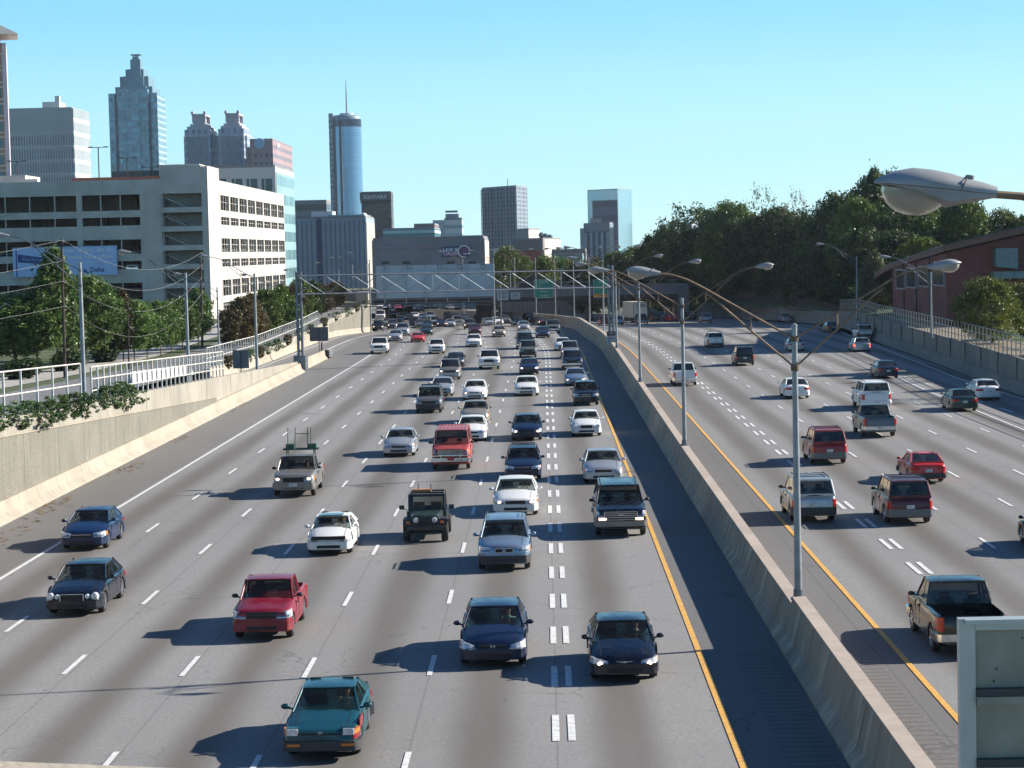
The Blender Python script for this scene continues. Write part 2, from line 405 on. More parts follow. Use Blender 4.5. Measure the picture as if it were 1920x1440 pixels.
# small debris and cracks on the shoulders
M_leaf_l = plain('dry_leaves', (.16, .11, .06), .9)
rnd = random.Random(3)
mb = MB()
for (cx, cy, n, sx_, sy_) in ((-22.4, 91, 34, .35, 3.5), (-22.8, 103, 45, .25, 2.2), (-22.6, 121, 40, .3, 1.6), (-22.9, 140, 20, .2, 1.2), (-23.2, 170, 25, .2, 3), (-24.6, 243, 60, .6, 3)):
    for k in range(n):
        x, y = rnd.gauss(cx, sx_), rnd.gauss(cy, sy_); l = rnd.uniform(.04, .16); a = rnd.uniform(0, PI); w = .02+l*.3
        z = .02+rnd.random()*.03; c, s_ = math.cos(a), math.sin(a)
        mb.quad((x-c*l+s_*w, y-s_*l-c*w, z), (x+c*l+s_*w, y+s_*l-c*w, z), (x+c*l-s_*w, y+s_*l+c*w, z+.03), (x-c*l-s_*w, y-s_*l+c*w, z+.01))
tag(mb.build('leaf_litter', M_leaf_l), 'dry leaves and twigs swept against the left wall foot', 'leaf litter', kind='stuff')

# ================================================================== concrete walls
def conc(name, c, streak=.35, pebble=False, light=None, c0=None, sc=2.4):
    m, nt, b = nmat(name)
    st = noise(nt, sc, stretch=(1, 1, .10), detail=6); bl = noise(nt, .35, detail=5)
    o = mix(nt, smooth(nt, bl, .3, .7), tuple(x*.88 for x in c), tuple(x*1.1 for x in c))
    o = mix(nt, math_(nt, 'MULTIPLY', smooth(nt, st, .5, .68), streak), o, tuple(x*.5 for x in c))
    if light: o = mix(nt, math_(nt, 'MULTIPLY', smooth(nt, noise(nt, sc*.9, stretch=(1, 1, .14), detail=3), .54, .66), .5), o, light)
    fine = noise(nt, 30 if not pebble else 16, detail=8)
    if pebble: o = mix(nt, math_(nt, 'MULTIPLY', smooth(nt, fine, .42, .62), .7), o, tuple(x*.5 for x in c))
    nt.links.new(o, b.inputs['Base Color']); b.inputs['Roughness'].default_value = .9
    bp = N(nt, 'ShaderNodeBump'); bp.inputs['Strength'].default_value = .5 if pebble else .2; bp.inputs['Distance'].default_value = .03
    nt.links.new(fine, bp.inputs['Height']); nt.links.new(bp.outputs[0], b.inputs['Normal'])
    return m
M_conc = conc('wall_concrete', (.29, .27, .225), .35); M_foot = conc('barrier_concrete_tan', (.34, .30, .24), .4)
M_peb = conc('wall_exposed_aggregate', (.205, .195, .16), .4, pebble=True)
M_med = conc('median_concrete', (.34, .275, .195), .5, light=(.56, .50, .36), sc=1.3)
M_medtop = conc('median_cap', (.40, .33, .27), .2)
M_joint = plain('joint_dark', (.07, .065, .06), .95)

# median barrier
def Hb(Y): return lerp_table([(62.9, 1.38), (63.1, 1.16), (110, 1.2), (150, 1.38), (180, 1.5), (240, 1.75), (600, 1.8)], Y)
t = thing('median_barrier', 'long stained concrete wall between the two carriageways', 'barrier')
mb = MB(); cap_ = MB(); mb.uv = None
ys = [0, 20, 40, 50, 62.9, 63.1, 75, 90, 110, 130, 150, 170, 190, 210, 230, 250] + list(range(258, 470, 5))
LS, RS = [], []
rings = []
for y in ys:
    o_ = off(y); z = gz(y); h = Hb(y)
    rings.append([(6.35+o_, y, z-.1), (6.35+o_, y, z+.08), (6.58+o_, y, z+.35), (6.80+o_, y, z+h-.05), (6.80+o_, y, z+h-.05),
                  (7.12+o_, y, z+h-.05), (7.12+o_, y, z+h-.05), (7.34+o_, y, z+.35), (7.5+o_, y, z+.08), (7.5+o_, y, z-.1)])
mb.rings(rings); mb.build('wall', M_med, t)
rings = [[(6.77+off(y), y, gz(y)+Hb(y)-.048), (6.77+off(y), y, gz(y)+Hb(y)), (7.15+off(y), y, gz(y)+Hb(y)), (7.15+off(y), y, gz(y)+Hb(y)-.048)] for y in ys]
cap_.rings(rings); cap_.build('cap', M_medtop, t)
mb = MB()
y = 24.0
while y < 250:
    h = Hb(y); mb.box(6.56, 6.585, y, y+.03, .36, .37); 
    mb.quad((6.345, y, .1), (6.575, y, .36), (6.575, y+.03, .36), (6.345, y+.03, .1))
    mb.quad((6.572, y, .36), (6.793, y, h-.06), (6.793, y+.035, h-.06), (6.572, y+.035, .36)); y += 6.1
for a, b in zip(ys[:16], ys[1:16]):                     # horizontal casting line along the face
    if a == 62.9: continue
    mb.quad((6.676+off(a), a, Hb(a)*.5), (6.676+off(b), b, Hb(b)*.5), (6.681+off(b), b, Hb(b)*.5+.025), (6.681+off(a), a, Hb(a)*.5+.025)) if False else None
mb.build('joint', M_joint, t)['kind'] = 'stuff'

# left retaining wall
t = thing('retaining_wall', 'tall tan concrete retaining wall along the left shoulder', 'wall', (0, 0, 0))
ysw = [30, 60, 80, 100, 120, 140, 160, 180, 200, 219]
mb = MB(); mb.rings([[(-24.6, y, -.2), (-24.08, y, -.2), (-24.08, y, zwall(y)-.0), (-24.38, y, zwall(y))] for y in ysw]); mb.build('wall_face', M_conc, t)
ft = MB(); ft.rings([[(-24.05, y, -.1), (-23.35, y, -.1), (-23.4, y, .1), (-23.72, y, .36), (-23.84, y, min(.85, zwall(y))), (-24.05, y, min(.85, zwall(y)))] for y in ysw]); ft.build('barrier_foot', M_foot, t)
def zledge(Y): return 3.5-(Y-100)*.0378
pb = MB(); yy = [30, 60, 80, 100, 120, 140, 160, 164]
pb.rings([[(-24.085, y, .8), (-24.045, y, .8), (-24.045, y, zledge(y)), (-24.085, y, zledge(y))] for y in yy]); pb.build('aggregate_panel', M_peb, t)
lg = MB(); lg.rings([[(-24.07, y, zledge(y)), (-23.99, y, zledge(y)), (-23.99, y, zledge(y)+.06), (-24.07, y, zledge(y)+.06)] for y in yy]); lg.build('ledge', M_foot, t)
jn = MB()
for k in range(14):
    y = 62+12.2*k
    if y < 215: jn.box(-24.085, -24.072, y, y+.05, .86, zwall(y)-.02)
for k in range(14):
    y = 66+7.4*k
    if y < 160: jn.box(-24.05, -24.04, y, y+.025, .86, zledge(y)-.02)
jn.build('joint', M_joint, t)['kind'] = 'stuff'
# low barrier beyond the gantry foot
t = thing('gore_barrier', 'low tan concrete barrier ending at the crash cushion', 'barrier')
mb = MB(); mb.rings([[(-24.55, y, -.1), (-23.75, y, -.1), (-23.8, y, .1), (-24.02, y, .35), (-24.1, y, h), (-24.32, y, h), (-24.45, y, .35)] for y, h in ((220.5, 1.05), (230, 1.0), (240, .95), (246, .95))]); mb.build('wall', M_foot, t)
M_galv = plain('galvanised_steel', (.15, .175, .20), .45, .6, .15, 2)
M_galvL = plain('galvanised_bright', (.25, .275, .295), .5, .5, .15, 2)
M_rust = plain('rusty_steel', (.21, .145, .095), .7, .3, .25, 3)
M_black = plain('black_plastic', (.015, .015, .017), .5, var=0)
M_rubber = plain('rubber', (.02, .02, .021), .85, var=.2, scale=8)
t = thing('crash_cushion', 'short ribbed metal crash cushion at the end of the ramp barrier', 'crash barrier', (-24.1, 246.3, 0))
mb = MB()
for k in range(3):
    for s in (-.42, .42):
        mb.box(s-.03, s+.03, .1, 4.2, .18+k*.26, .34+k*.26)
mb.build('rail', M_galvL, t); mb = MB(); mb.box(-.45, .45, .0, .25, 0, .95); mb.build('nose', M_black, t)
for k in range(3): mb = MB(); mb.box(-.35, .35, 1+k*1.2, 1.1+k*1.2, 0, .8); mb.build('diaphragm', M_black, t)
# ================================================================== vehicles
M_glassdark = None
def carglass(name, alpha, tint):
    m, nt, b = nmat(name)
    b.inputs['Base Color'].default_value = c4(tint); b.inputs['Roughness'].default_value = .04; b.inputs['Specular IOR Level'].default_value = .6
    tr = N(nt, 'ShaderNodeBsdfTransparent'); tr.inputs[0].default_value = (.75, .8, .78, 1)
    ms = N(nt, 'ShaderNodeMixShader'); ms.inputs[0].default_value = alpha
    nt.links.new(tr.outputs[0], ms.inputs[1]); nt.links.new(b.outputs[0], ms.inputs[2]); nt.links.new(ms.outputs[0], nt.nodes['Material Output'].inputs[0])
    return m
M_gl = carglass('window_glass', .36, (.015, .018, .018))
M_gld = carglass('tinted_glass', .85, (.012, .014, .015))
M_glo = plain('opaque_dark_glass', (.02, .024, .027), .05, var=0, spec=.7)
M_head = plain('headlight_lens', (.62, .64, .66), .12, .3, var=.2, scale=14)
M_lens = plain('headlight_inner', (.30, .32, .34), .08, .6, var=.5, scale=22)
M_headlit = plain('headlight_lit', (.8, .8, .75), .3, emit=(1, .62, .42), es=1.7, var=0)
M_amber = plain('indicator_amber', (.6, .18, .03), .25, var=0)
M_tail = plain('tail_light_red', (.42, .015, .01), .2, var=0)
M_taillit = plain('tail_light_lit', (.6, .02, .01), .2, emit=(1, .12, .05), es=.9, var=0)
M_chrome = plain('chrome', (.65, .66, .68), .18, 1.0, var=.1, scale=5)
M_trim = plain('dark_trim', (.03, .03, .032), .55, var=.2, scale=6)
M_grille = plain('grille_dark', (.008, .008, .009), .6, var=0)
M_under = plain('underbody', (.01, .01, .01), .9, var=0)
M_rim = plain('alloy_rim', (.55, .56, .58), .25, .9, var=.1)
M_seat = plain('seat_cloth', (.06, .055, .05), .9, var=.2, scale=5)
M_plate = plain('number_plate', (.5, .52, .5), .5, var=.2, scale=9)
M_bplastic = plain('bumper_grey', (.035, .036, .038), .6, var=.15)
PAINTS = dict(
    white=((.72, .72, .70), 0, .35), silver=((.40, .42, .44), .5, .35), silverblue=((.20, .28, .38), .5, .35), darkblue=((.005, .012, .042), .1, .28),
    blue=((.005, .020, .07), .2, .3), black=((.004, .0045, .006), .0, .25), blackblue=((.003, .005, .013), .0, .25), red=((.26, .008, .010), .1, .35),
    crimson=((.20, .004, .018), .1, .38), brightred=((.50, .02, .02), 0, .3), teal=((.003, .058, .078), .2, .32), maroon=((.085, .006, .013), .2, .3), fadedred=((.34, .045, .045), 0, .55),
    beige=((.30, .27, .22), .4, .4), pewter=((.22, .21, .19), .5, .4), grey=((.13, .14, .145), .4, .35), greygreen=((.13, .16, .14), .3, .35), darkgreen=((.012, .035, .03), .2, .3),
    jeepgreen=((.02, .035, .03), .1, .35), orange=((.42, .12, .02), .1, .35), cream=((.62, .56, .44), 0, .5), tan=((.32, .27, .2), .3, .4))
def PT(n): c, m, r = PAINTS[n]; return paint('paint_'+n, c, m, r)

BASE = dict(L=4.6, W=1.78, H=1.42, zn=.72, zc=.95, zd=.98, zt=.93, cowl=1.25, rf=2.05, rr=3.35, rb=4.0, gc=.2, wr=.32, fo=.90, ro=.98, tum=.17,
            bed=None, rack=False, bumper='body', grille=(.38, .48, .62), gstyle='bars', hl=(.45, .86, .52, .68), pillarB=.5, cp=.26, mirror='body', front_low=True, shell=.0, dip=.22, rake=.05, hk=(.02, .05), rnd=True)
TYPES = {
 'sedan': {}, 
 'hatch': dict(hk=(0, .02), L=4.2, W=1.68, H=1.34, rf=2.0, rr=3.0, rb=3.95, zn=.66, zc=.88, zd=.90, zt=.88, cowl=1.2, cp=.3, grille=(.3, .40, .47), hl=(.42, .82, .52, .62)),
 'popup': dict(hk=(0, 0), rake=0, rnd=False, L=4.35, W=1.68, H=1.33, rf=2.02, rr=3.05, rb=4.0, zn=.70, zc=.88, zd=.92, zt=.90, cowl=1.28, cp=.3, grille=(.48, .60, .64), hl=(.50, .74, .60, .74), bumper='trim', gstyle='slot', dip=.06),
 'luxury': dict(L=4.82, W=1.80, H=1.44, hl=(.52, .78, .52, .72), hl4=True, grille=(.36, .50, .70), gstyle='chrome', cowl=1.35, rf=2.15, rr=3.5, rb=4.2),
 'bigsedan': dict(L=5.1, W=1.9, H=1.45, cowl=1.5, rf=2.3, rr=3.6, rb=4.35, zn=.74, hl=(.48, .88, .54, .68), grille=(.42, .54, .68), gstyle='chrome'),
 'lowsedan': dict(hk=(.0, .09), rake=.07, dip=.24, H=1.39, zn=.66, zc=.92, hl=(.42, .86, .44, .57), grille=(.45, .26, .40), gstyle='low', cowl=1.15, rf=1.95, rr=3.2, rb=4.1),
 'accord': dict(hk=(.06, .13), rake=.09, dip=.26, L=4.8, W=1.81, H=1.45, zn=.70, zc=.95, hl=(.44, .88, .46, .60), grille=(.36, .56, .63), gstyle='slot', cowl=1.15, rf=2.0, rr=3.4, rb=4.2),
 'sport': dict(L=4.3, W=1.75, H=1.2, zn=.58, zc=.82, zd=.86, zt=.82, cowl=1.35, rf=2.0, rr=2.75, rb=3.6, hl=(.5, .78, .45, .55), grille=(.2, .35, .42), gstyle='slot', wr=.3),
 'wagon': dict(L=4.85, W=1.8, H=1.48, rr=4.25, rb=4.65, zd=.97, zt=.9, cp=.12, hl=(.42, .86, .56, .68), grille=(.34, .55, .65), pillarB=.36, rack=True),
 'suv': dict(rnd=False, L=4.7, W=1.83, H=1.78, zn=.98, zc=1.10, zd=1.10, zt=1.02, cowl=1.35, rf=1.98, rr=4.42, rb=4.64, gc=.28, wr=.37, fo=.85, ro=1.0, tum=.13, rack=True, bumper='bplastic', grille=(.46, .68, .88), hl=(.52, .9, .70, .88), cp=.1, pillarB=.34, gstyle='bars', mirror='trim', dip=.1),
 'x3': dict(dip=.16, hk=(.0, .04), L=4.56, W=1.85, H=1.67, zn=.92, zc=1.08, zd=1.08, zt=1.0, cowl=1.2, rf=1.95, rr=4.0, rb=4.5, gc=.25, wr=.36, tum=.15, rack=True, bumper='bplastic', grille=(.30, .68, .82), hl=(.46, .88, .68, .84), cp=.12, gstyle='kidney', pillarB=.4),
 'bigsuv': dict(rnd=False, L=5.4, W=2.0, H=1.88, zn=1.1, zc=1.22, zd=1.2, zt=1.12, cowl=1.5, rf=2.15, rr=5.1, rb=5.32, gc=.3, wr=.39, fo=.9, ro=1.2, tum=.15, rack=True, bumper='chrome', grille=(.62, .70, 1.0), hl=(.62, .96, .80, .98), gstyle='chromebars', cp=.1, pillarB=.3, mirror='trim', dip=.1),
 'minivan': dict(L=4.85, W=1.9, H=1.72, zn=.84, zc=1.06, zd=1.08, zt=1.0, cowl=.95, rf=1.9, rr=4.5, rb=4.78, gc=.2, wr=.33, tum=.16, grille=(.4, .62, .74), hl=(.48, .9, .62, .78), cp=.1, pillarB=.3, rack=True),
 'van': dict(rnd=False, L=5.1, W=1.98, H=2.03, zn=1.12, zc=1.30, zd=1.25, zt=1.2, cowl=.72, rf=1.28, rr=4.95, rb=5.05, gc=.3, wr=.36, tum=.11, grille=(.60, .80, 1.04), hl=(.66, .88, .84, 1.02), gstyle='chromebars', bumper='chrome', cp=.08, pillarB=.22, mirror='trim', dip=.06),
 'pickup': dict(rnd=False, L=5.3, W=1.95, H=1.80, zn=1.05, zc=1.16, zd=1.16, zt=1.16, cowl=1.45, rf=2.05, rr=3.0, rb=3.22, gc=.32, wr=.38, fo=.9, ro=1.15, tum=.14, bed=3.3, bumper='chrome', grille=(.48, .72, .96), hl=(.52, .93, .76, .94), cp=.1, mirror='trim', dip=.1),
 'smallpickup': dict(rnd=False, L=4.85, W=1.74, H=1.60, zn=.92, zc=1.04, zd=1.04, zt=1.04, cowl=1.35, rf=1.9, rr=2.85, rb=3.05, gc=.25, wr=.34, fo=.8, ro=1.05, tum=.12, bed=3.1, bumper='body', grille=(.42, .66, .84), hl=(.45, .86, .66, .84), cp=.1, mirror='trim', dip=.1, gstyle='plain'),
}
def tp(t): d = dict(BASE); d.update(TYPES[t]); d['name'] = t; return d
_cache = {}
OUTL0 = [(1.0, .62), (.985, .32), (.955, .13), (.905, .04), (.84, 0)]
OUTL1 = [(1.0, .80), (.985, .50), (.955, .28), (.90, .13), (.82, .045), (.68, 0)]
def hwid(T, f):
    d = min(f, T['L']-f); w = T['W']/2
    P = [(0, .68), (.045, .82), (.13, .90), (.28, .955), (.5, .985), (.8, 1)] if T['rnd'] else [(0, .84), (.04, .905), (.13, .955), (.32, .985), (.62, 1)]
    return w*lerp_table(P, d)
def wrap(mb, T, xa, xb, off_, z0, z1, front=True, m=0, depth=.05, rake=0.0, k0=0.0, k1=0.0, xi=0.0, xo=1.0):
    """block following the rounded end of the body between lateral positions xa < xb"""
    w = T['W']/2; OUTL = OUTL1 if T['rnd'] else OUTL0; B = [(-a*w, f) for a, f in OUTL] + [(a*w, f) for a, f in reversed(OUTL)]
    xs = sorted(set([xa, xb] + [b[0] for b in B if xa < b[0] < xb])); B = sorted(B)
    def fx(x):
        for p, q in zip(B, B[1:]):
            if p[0] <= x <= q[0]: return p[1]+(q[1]-p[1])*(x-p[0])/max(1e-6, q[0]-p[0])
        return B[0][1] if x < B[0][0] else B[-1][1]
    outer = []; inner = []
    for x in xs:
        f = fx(x); k = min(1, f/.2)
        outer.append((x*(1+off_/w), f-off_*(1-.6*k))); inner.append((x*(1-depth*k/w*1.2), f+depth))
    sg = 1 if front else -1
    poly = [(x, -sg*(T['L']/2-f)) for x, f in outer] + [(x, -sg*(T['L']/2-f)) for x, f in reversed(inner)]
    if not front: poly = poly[::-1]
    if rake or k0 or k1:
        def kk(x): return max(0, min(1, (abs(x)-xi)/(xo-xi)))
        lo = [(x, y, z0+k0*kk(x)) for x, y in poly]; hi = [(x*(1-rake*.15), y+sg*rake, z1+k1*kk(x)) for x, y in poly]
        mb.rings([lo, hi], m); return mb
    mb.prism(poly, z0, z1, m); return mb
def topz(T, f):
    L = T['L']; d = T['dip']
    dz_ = T['zc']-T['zn']
    P = [(0, T['zn']-d), (.05, T['zn']-d*.5), (.14, T['zn']-d*.14), (.3, T['zn']+dz_*.12), (.6, T['zn']+dz_*.48), (T['cowl'], T['zc']), (T['rb'] if not T['bed'] else T['bed'], T['zd']), (L-.14, T['zt']), (L-.03, T['zt']-.05), (L, T['zt']-.14)]
    return lerp_table(P, f)
def car_parts(t, near):
    """list of (part name, mesh, paint? , children, location)"""
    key = (t, near)
    if key in _cache: return _cache[key]
    T = tp(t); L, W, H = T['L'], T['W'], T['H']; hl = L/2; out = []
    yf = lambda f: f-hl
    wy = (T['fo'], L-T['ro']); Ra = T['wr']+.05
    st = set([0, .02, .045, .09, .13, .19, .28, .4, .5, .65, .8, T['cowl'], L-.8, L-.62, L-.5, L-.4, L-.28, L-.2, L-.13, L-.08, L-.045, L-.02, L])
    for w0 in wy:
        for k in range(-6, 7): st.add(round(w0+Ra*math.sin(k*PI/12), 4))
    f = .62
    while f < L-.6: st.add(round(f, 3)); f += .28
    st = sorted(st)
    if T['bed']:
        st = [s for s in st if abs(s-T['bed']) > .04 and not (L-.07 < s < L)] + [T['bed'], T['bed']+.001, L-.06, L-.061]; st = sorted(st)
    RR = []
    for f in st:
        zb = T['gc']
        for w0 in wy:
            d = abs(f-w0)
            if d < Ra: zb = max(zb, T['wr']+math.sqrt(max(0, Ra*Ra-d*d)))
        if f < .12 or f > L-.12: zb = max(zb, T['gc']+.05)
        z = topz(T, f); w = hwid(T, f); h = z-zb
        inbed = T['bed'] and T['bed'] < f < L-.0605
        half = [(w-.07, zb), (w-.012, zb+.05*min(1, h)), (w+.0, zb+.42*h), (w-.008, zb+.72*h)] + ([(w-.035, z-.105), (w-.10, z-.038)] if T['rnd'] and not T['bed'] else [(w-.04, z-.05), (w-.075, z-.012)])
        if inbed: half += [(w-.10, z), (w-.105, .62), (0, .62)]
        else:
            cr = .035 if f < T['cowl']+.05 else .02
            if T['rnd'] and not T['bed']: cr += .012; half += [(w-.21, z+.0), (w*.5, z+cr), (0, z+cr+.012)]
            else: half += [(w-.16, z+.008), (w*.5, z+cr), (0, z+cr+.008)]
        y = yf(f)
        ring = [(-x, y, zz) for x, zz in half] + [(x, y, zz) for x, zz in reversed(half[:-1])]
        RR.append(ring)
    mb = MB(); mb.rings(RR, loop=True)
    out.append(['body', mb.mesh('body', PT('white'), 40), True, []])
    ub = MB(); ub.box(-W/2+.2, W/2-.2, yf(.25), yf(L-.25), T['gc']-.02, T['gc']+.3)
    for w0 in wy: ub.box(-W/2+.09, W/2-.09, yf(w0-Ra), yf(w0+Ra), T['gc']+.12, T['wr']+Ra-.03)
    out.append(['underbody', ub.mesh('underbody', M_under), False, []])
    # greenhouse
    wb = W/2-.085; wt = W/2-.085-T['tum']; zr = H-(.075 if T['rnd'] else .05)
    zc = T['zc']-.01; zd = T['zd']-.01
    cy, ry, ryr, by = yf(T['cowl']), yf(T['rf']), yf(T['rr']), yf(T['rb'])
    def pan(side, s, tt, offn=0.0):
        """point on the side plane; s along the car 0..1 between front and rear edge at height tt"""
        yb0, yb1 = cy+(ry-cy)*tt, by+(ryr-by)*tt
        z0 = (zc+(zd-zc)*s); z = z0+(zr-z0)*tt
        return (side*(wb+(wt-wb)*tt+offn), yb0+(yb1-yb0)*s, z)
    gw = MB()
    def glassgrid(mb, A, B, C, D, bul, n=8, k=5):
        # A,B bottom left/right ; D,C top left/right
        A, B, C, D = map(Vector, (A, B, C, D)); pts = []
        for j in range(k+1):
            for i in range(n+1):
                u, v = i/n, j/k; p = (A*(1-u)+B*u)*(1-v)+(D*(1-u)+C*u)*v
                q = 1-(2*u-1)**2; p.y += bul*q; p.z += abs(bul)*.12*q*math.sin(v*PI); pts.append(p)
        b0 = len(mb.v); mb.v += [tuple(p) for p in pts]
        for j in range(k):
            for i in range(n): mb.f.append((b0+j*(n+1)+i, b0+j*(n+1)+i+1, b0+(j+1)*(n+1)+i+1, b0+(j+1)*(n+1)+i)); mb.m.append(0)
    lw = wb-.005; ltp = wt+.0
    glassgrid(gw, (-lw, cy, zc), (lw, cy, zc), (ltp, ry, zr), (-ltp, ry, zr), -.10)
    gmat_ = M_gl if near else M_glo
    out.append(['windshield', gw.mesh('windshield', gmat_, 60), False, []])
    gr = MB(); glassgrid(gr, (lw, by, zd), (-lw, by, zd), (-ltp, ryr, zr), (ltp, ryr, zr), .07)
    out.append(['rear_window', gr.mesh('rear_window', M_gld if near else M_glo, 60), False, []])
    for sd_ in (-1, 1):
        gs = MB()
        P = [pan(sd_, s, tt) for s, tt in ((0, 0), (1, 0), (1, 1), (0, 1))]
        gs.quad(*(P if sd_ < 0 else P[::-1])); out.append(['side_window', gs.mesh('side_window', M_gld if near and T['rack'] else gmat_), False, []])
    # painted frame: roof, pillars
    rf_ = MB(); n = 8; ys_ = [ry-.02, ry+.10, (ry+ryr)/2, ryr-.10, ryr+.02]; RR = []
    for j, y in enumerate(ys_):
        e = .0 if j in (0, 4) else .03; bl = (-.10 if j == 0 else (.07 if j == 4 else 0))
        row = []
        for i in range(n+1):
            u = -1+2*i/n; row.append((u*(wt+.02), y+(bl*(1-u*u)), zr+.004+(H-zr)*(1-abs(u)**(2.6 if T['rnd'] else 4))*(.55+e*15*.45/.45*.5 if e else .35)))
        RR.append(row + [(x, yy_, zr-.045) for x, yy_, _ in reversed(row)])
    rf_.rings(RR)
    out.append(['roof', rf_.mesh('roof', PT('white'), 35), True, []])
    pl = MB()
    def strip_side(s0b, s1b, s0t, s1t, t0=0, t1=1):
        for sd_ in (-1, 1):
            P = [pan(sd_, s, tt, .008) for s, tt in ((s0b, t0), (s1b, t0), (s1t, t1), (s0t, t1))]
            Q = [pan(sd_, s, tt, -.02) for s, tt in ((s0b, t0), (s1b, t0), (s1t, t1), (s0t, t1))]
            if sd_ > 0: P, Q = P[::-1], Q[::-1]
            pl.quad(*P)
            for a in range(4):
                b = (a+1) % 4; pl.quad(P[b], P[a], Q[a], Q[b])
    Lg = T['rb']-T['cowl']; Lt = T['rr']-T['rf']
    strip_side(-.0, .05/Lg*1.4, 0, .05/Lt)
    pB = T['pillarB']; pBt = max(.1, (T['cowl']+pB*Lg-T['rf'])/Lt); strip_side(pB-.035/Lg, pB+.05/Lg, pBt-.03/Lt, pBt+.04/Lt)
    if T['rack'] or t == 'van':
        p2 = .66; strip_side(p2-.04/Lg, p2+.06/Lg, (T['cowl']+p2*Lg-T['rf'])/Lt-.03/Lt, (T['cowl']+p2*Lg-T['rf'])/Lt+.05/Lt)
    cp = T['cp']; strip_side(1-cp*.9, 1.0, 1-cp*.55-.04, 1.0)
    strip_side(0, 1, 0, 1, .93, 1.0); strip_side(.0, 1, 0, 1, 0, .05)
    for sd_ in (-1, 1):     # edges of windshield and rear glass
        pl.tube([(sd_*(wb-.0), cy+.01, zc-.01), (sd_*(wt+.005), ry+.01, zr)], .032, 6); pl.tube([(sd_*(wb), by, zd-.01), (sd_*(wt+.005), ryr, zr)], .04, 6)
    if not T['bed'] and T['rb'] > L-.5:   # tailgate frame
        pl.quad((lw, by+.052, zd-.02), (-lw, by+.052, zd-.02), (-lw*.99, by+.052, zd+.10), (lw*.99, by+.052, zd+.10))
    out.append(['pillars', pl.mesh('pillars', PT('white')), True, []])
    w = W/2
    # bonnet edge seams and door seams
    sm = MB()
    for x in (-w*.72, w*.72):
        for k in range(6):
            f0, f1 = .2+(T['cowl']-.25)*k/6, .2+(T['cowl']-.25)*(k+1)/6
            sm.quad((x*(.94+.06*k/6)-.008, yf(f0), topz(T, f0)+.034), (x*(.94+.06*k/6)+.008, yf(f0), topz(T, f0)+.034), (x*(.94+.06*(k+1)/6)+.008, yf(f1), topz(T, f1)+.034), (x*(.94+.06*(k+1)/6)-.008, yf(f1), topz(T, f1)+.034))
    if near:
        zbm = T['gc']+.12
        for f in [T['cowl']+.2, T['cowl']+pB*Lg+.02] + ([T['cowl']+.85*Lg*.9] if not T['bed'] and t not in ('hatch', 'popup', 'sport') else []):
            for s_ in (-1, 1):
                x = s_*(w+.002); sm.box(min(x, x-s_*.03), max(x, x-s_*.03), yf(f)-.006, yf(f)+.006, zbm+.05, T['zc']-.1)
    out.append(['panel_seam', sm.mesh('panel_seam', M_trim), False, []])
    # grille
    ghw, gz0, gz1 = T['grille']; g_ = MB(); wrap(g_, T, -ghw, ghw, .012, gz0, gz1, m=0)
    gs_ = T['gstyle']
    def bar(z, hgt=.018, x0=-ghw, x1=ghw, m=1, o=.024): wrap(g_, T, x0, x1, o, z, z+hgt, m=m)
    if gs_ in ('chrome', 'chromebars'):
        bar(gz0-.012); bar(gz1-.006)
        for x in (-ghw, ghw): wrap(g_, T, x-.014, x+.014, .026, gz0, gz1, m=1)
        if gs_ == 'chrome': 
            for k in range(1, 6): wrap(g_, T, -ghw+2*ghw*k/6-.004, -ghw+2*ghw*k/6+.004, .016, gz0, gz1, m=2)
        else:
            for k in range(1, 4): bar(gz0+(gz1-gz0)*k/4, .02)
    elif gs_ == 'bars':
        for k in range(1, 4): bar(gz0+(gz1-gz0)*k/4, .012, m=2)
        bar(gz1-.005, .016)
    elif gs_ == 'kidney':
        g_ = MB()
        for s_ in (-1, 1):
            a, b = sorted((s_*.04, s_*.30)); wrap(g_, T, a, b, .02, gz0, gz1, m=0)
            wrap(g_, T, a, b, .026, gz1-.01, gz1+.012, m=1); wrap(g_, T, a, b, .026, gz0-.012, gz0+.006, m=1); wrap(g_, T, a-.01, a+.008, .028, gz0, gz1, m=1); wrap(g_, T, b-.008, b+.01, .028, gz0, gz1, m=1)
    elif gs_ == 'plain':
        bar((gz0+gz1)/2, .05, m=2)
    elif gs_ == 'low':
        bar(gz0-.012, .02)
    out.append(['grille', g_.mesh('grille', [M_grille, M_chrome, M_trim]), False, []])
    # lower intake
    it = MB(); zi = T['gc']+.08; wrap(it, T, -w*.5, w*.5, .036 if T['bumper'] != 'chrome' else .0, zi, zi+.11); out.append(['air_intake', it.mesh('air_intake', M_grille), False, []])
    # bumpers
    bmz0, bmz1 = T['gc']+.05, T['gc']+.31
    bp = T['bumper']; bm_ = {'body': PT('white'), 'bplastic': M_bplastic, 'trim': M_bplastic, 'chrome': M_chrome}[bp]
    if bp == 'chrome': bmz0 = T['gc']+.14; bmz1 = bmz0+.2
    if bp == 'trim': bmz0, bmz1 = .26, .47
    if bp == 'bplastic' and t != 'x3': bmz1 += .05
    o_ = .025 if bp in ('body', 'bplastic') else .06
    for fr in (True, False):
        b_ = MB(); wrap(b_, T, -w*.995, w*.995, o_, bmz0, bmz1, front=fr)
        if bp != 'body': wrap(b_, T, -w*.9, w*.9, o_+.012, bmz0+.05, bmz0+.09, front=fr)
        out.append(['front_bumper' if fr else 'rear_bumper', b_.mesh('bumper', bm_, 30), bp == 'body', []])
    # lights
    x0, x1, z0, z1 = T['hl']
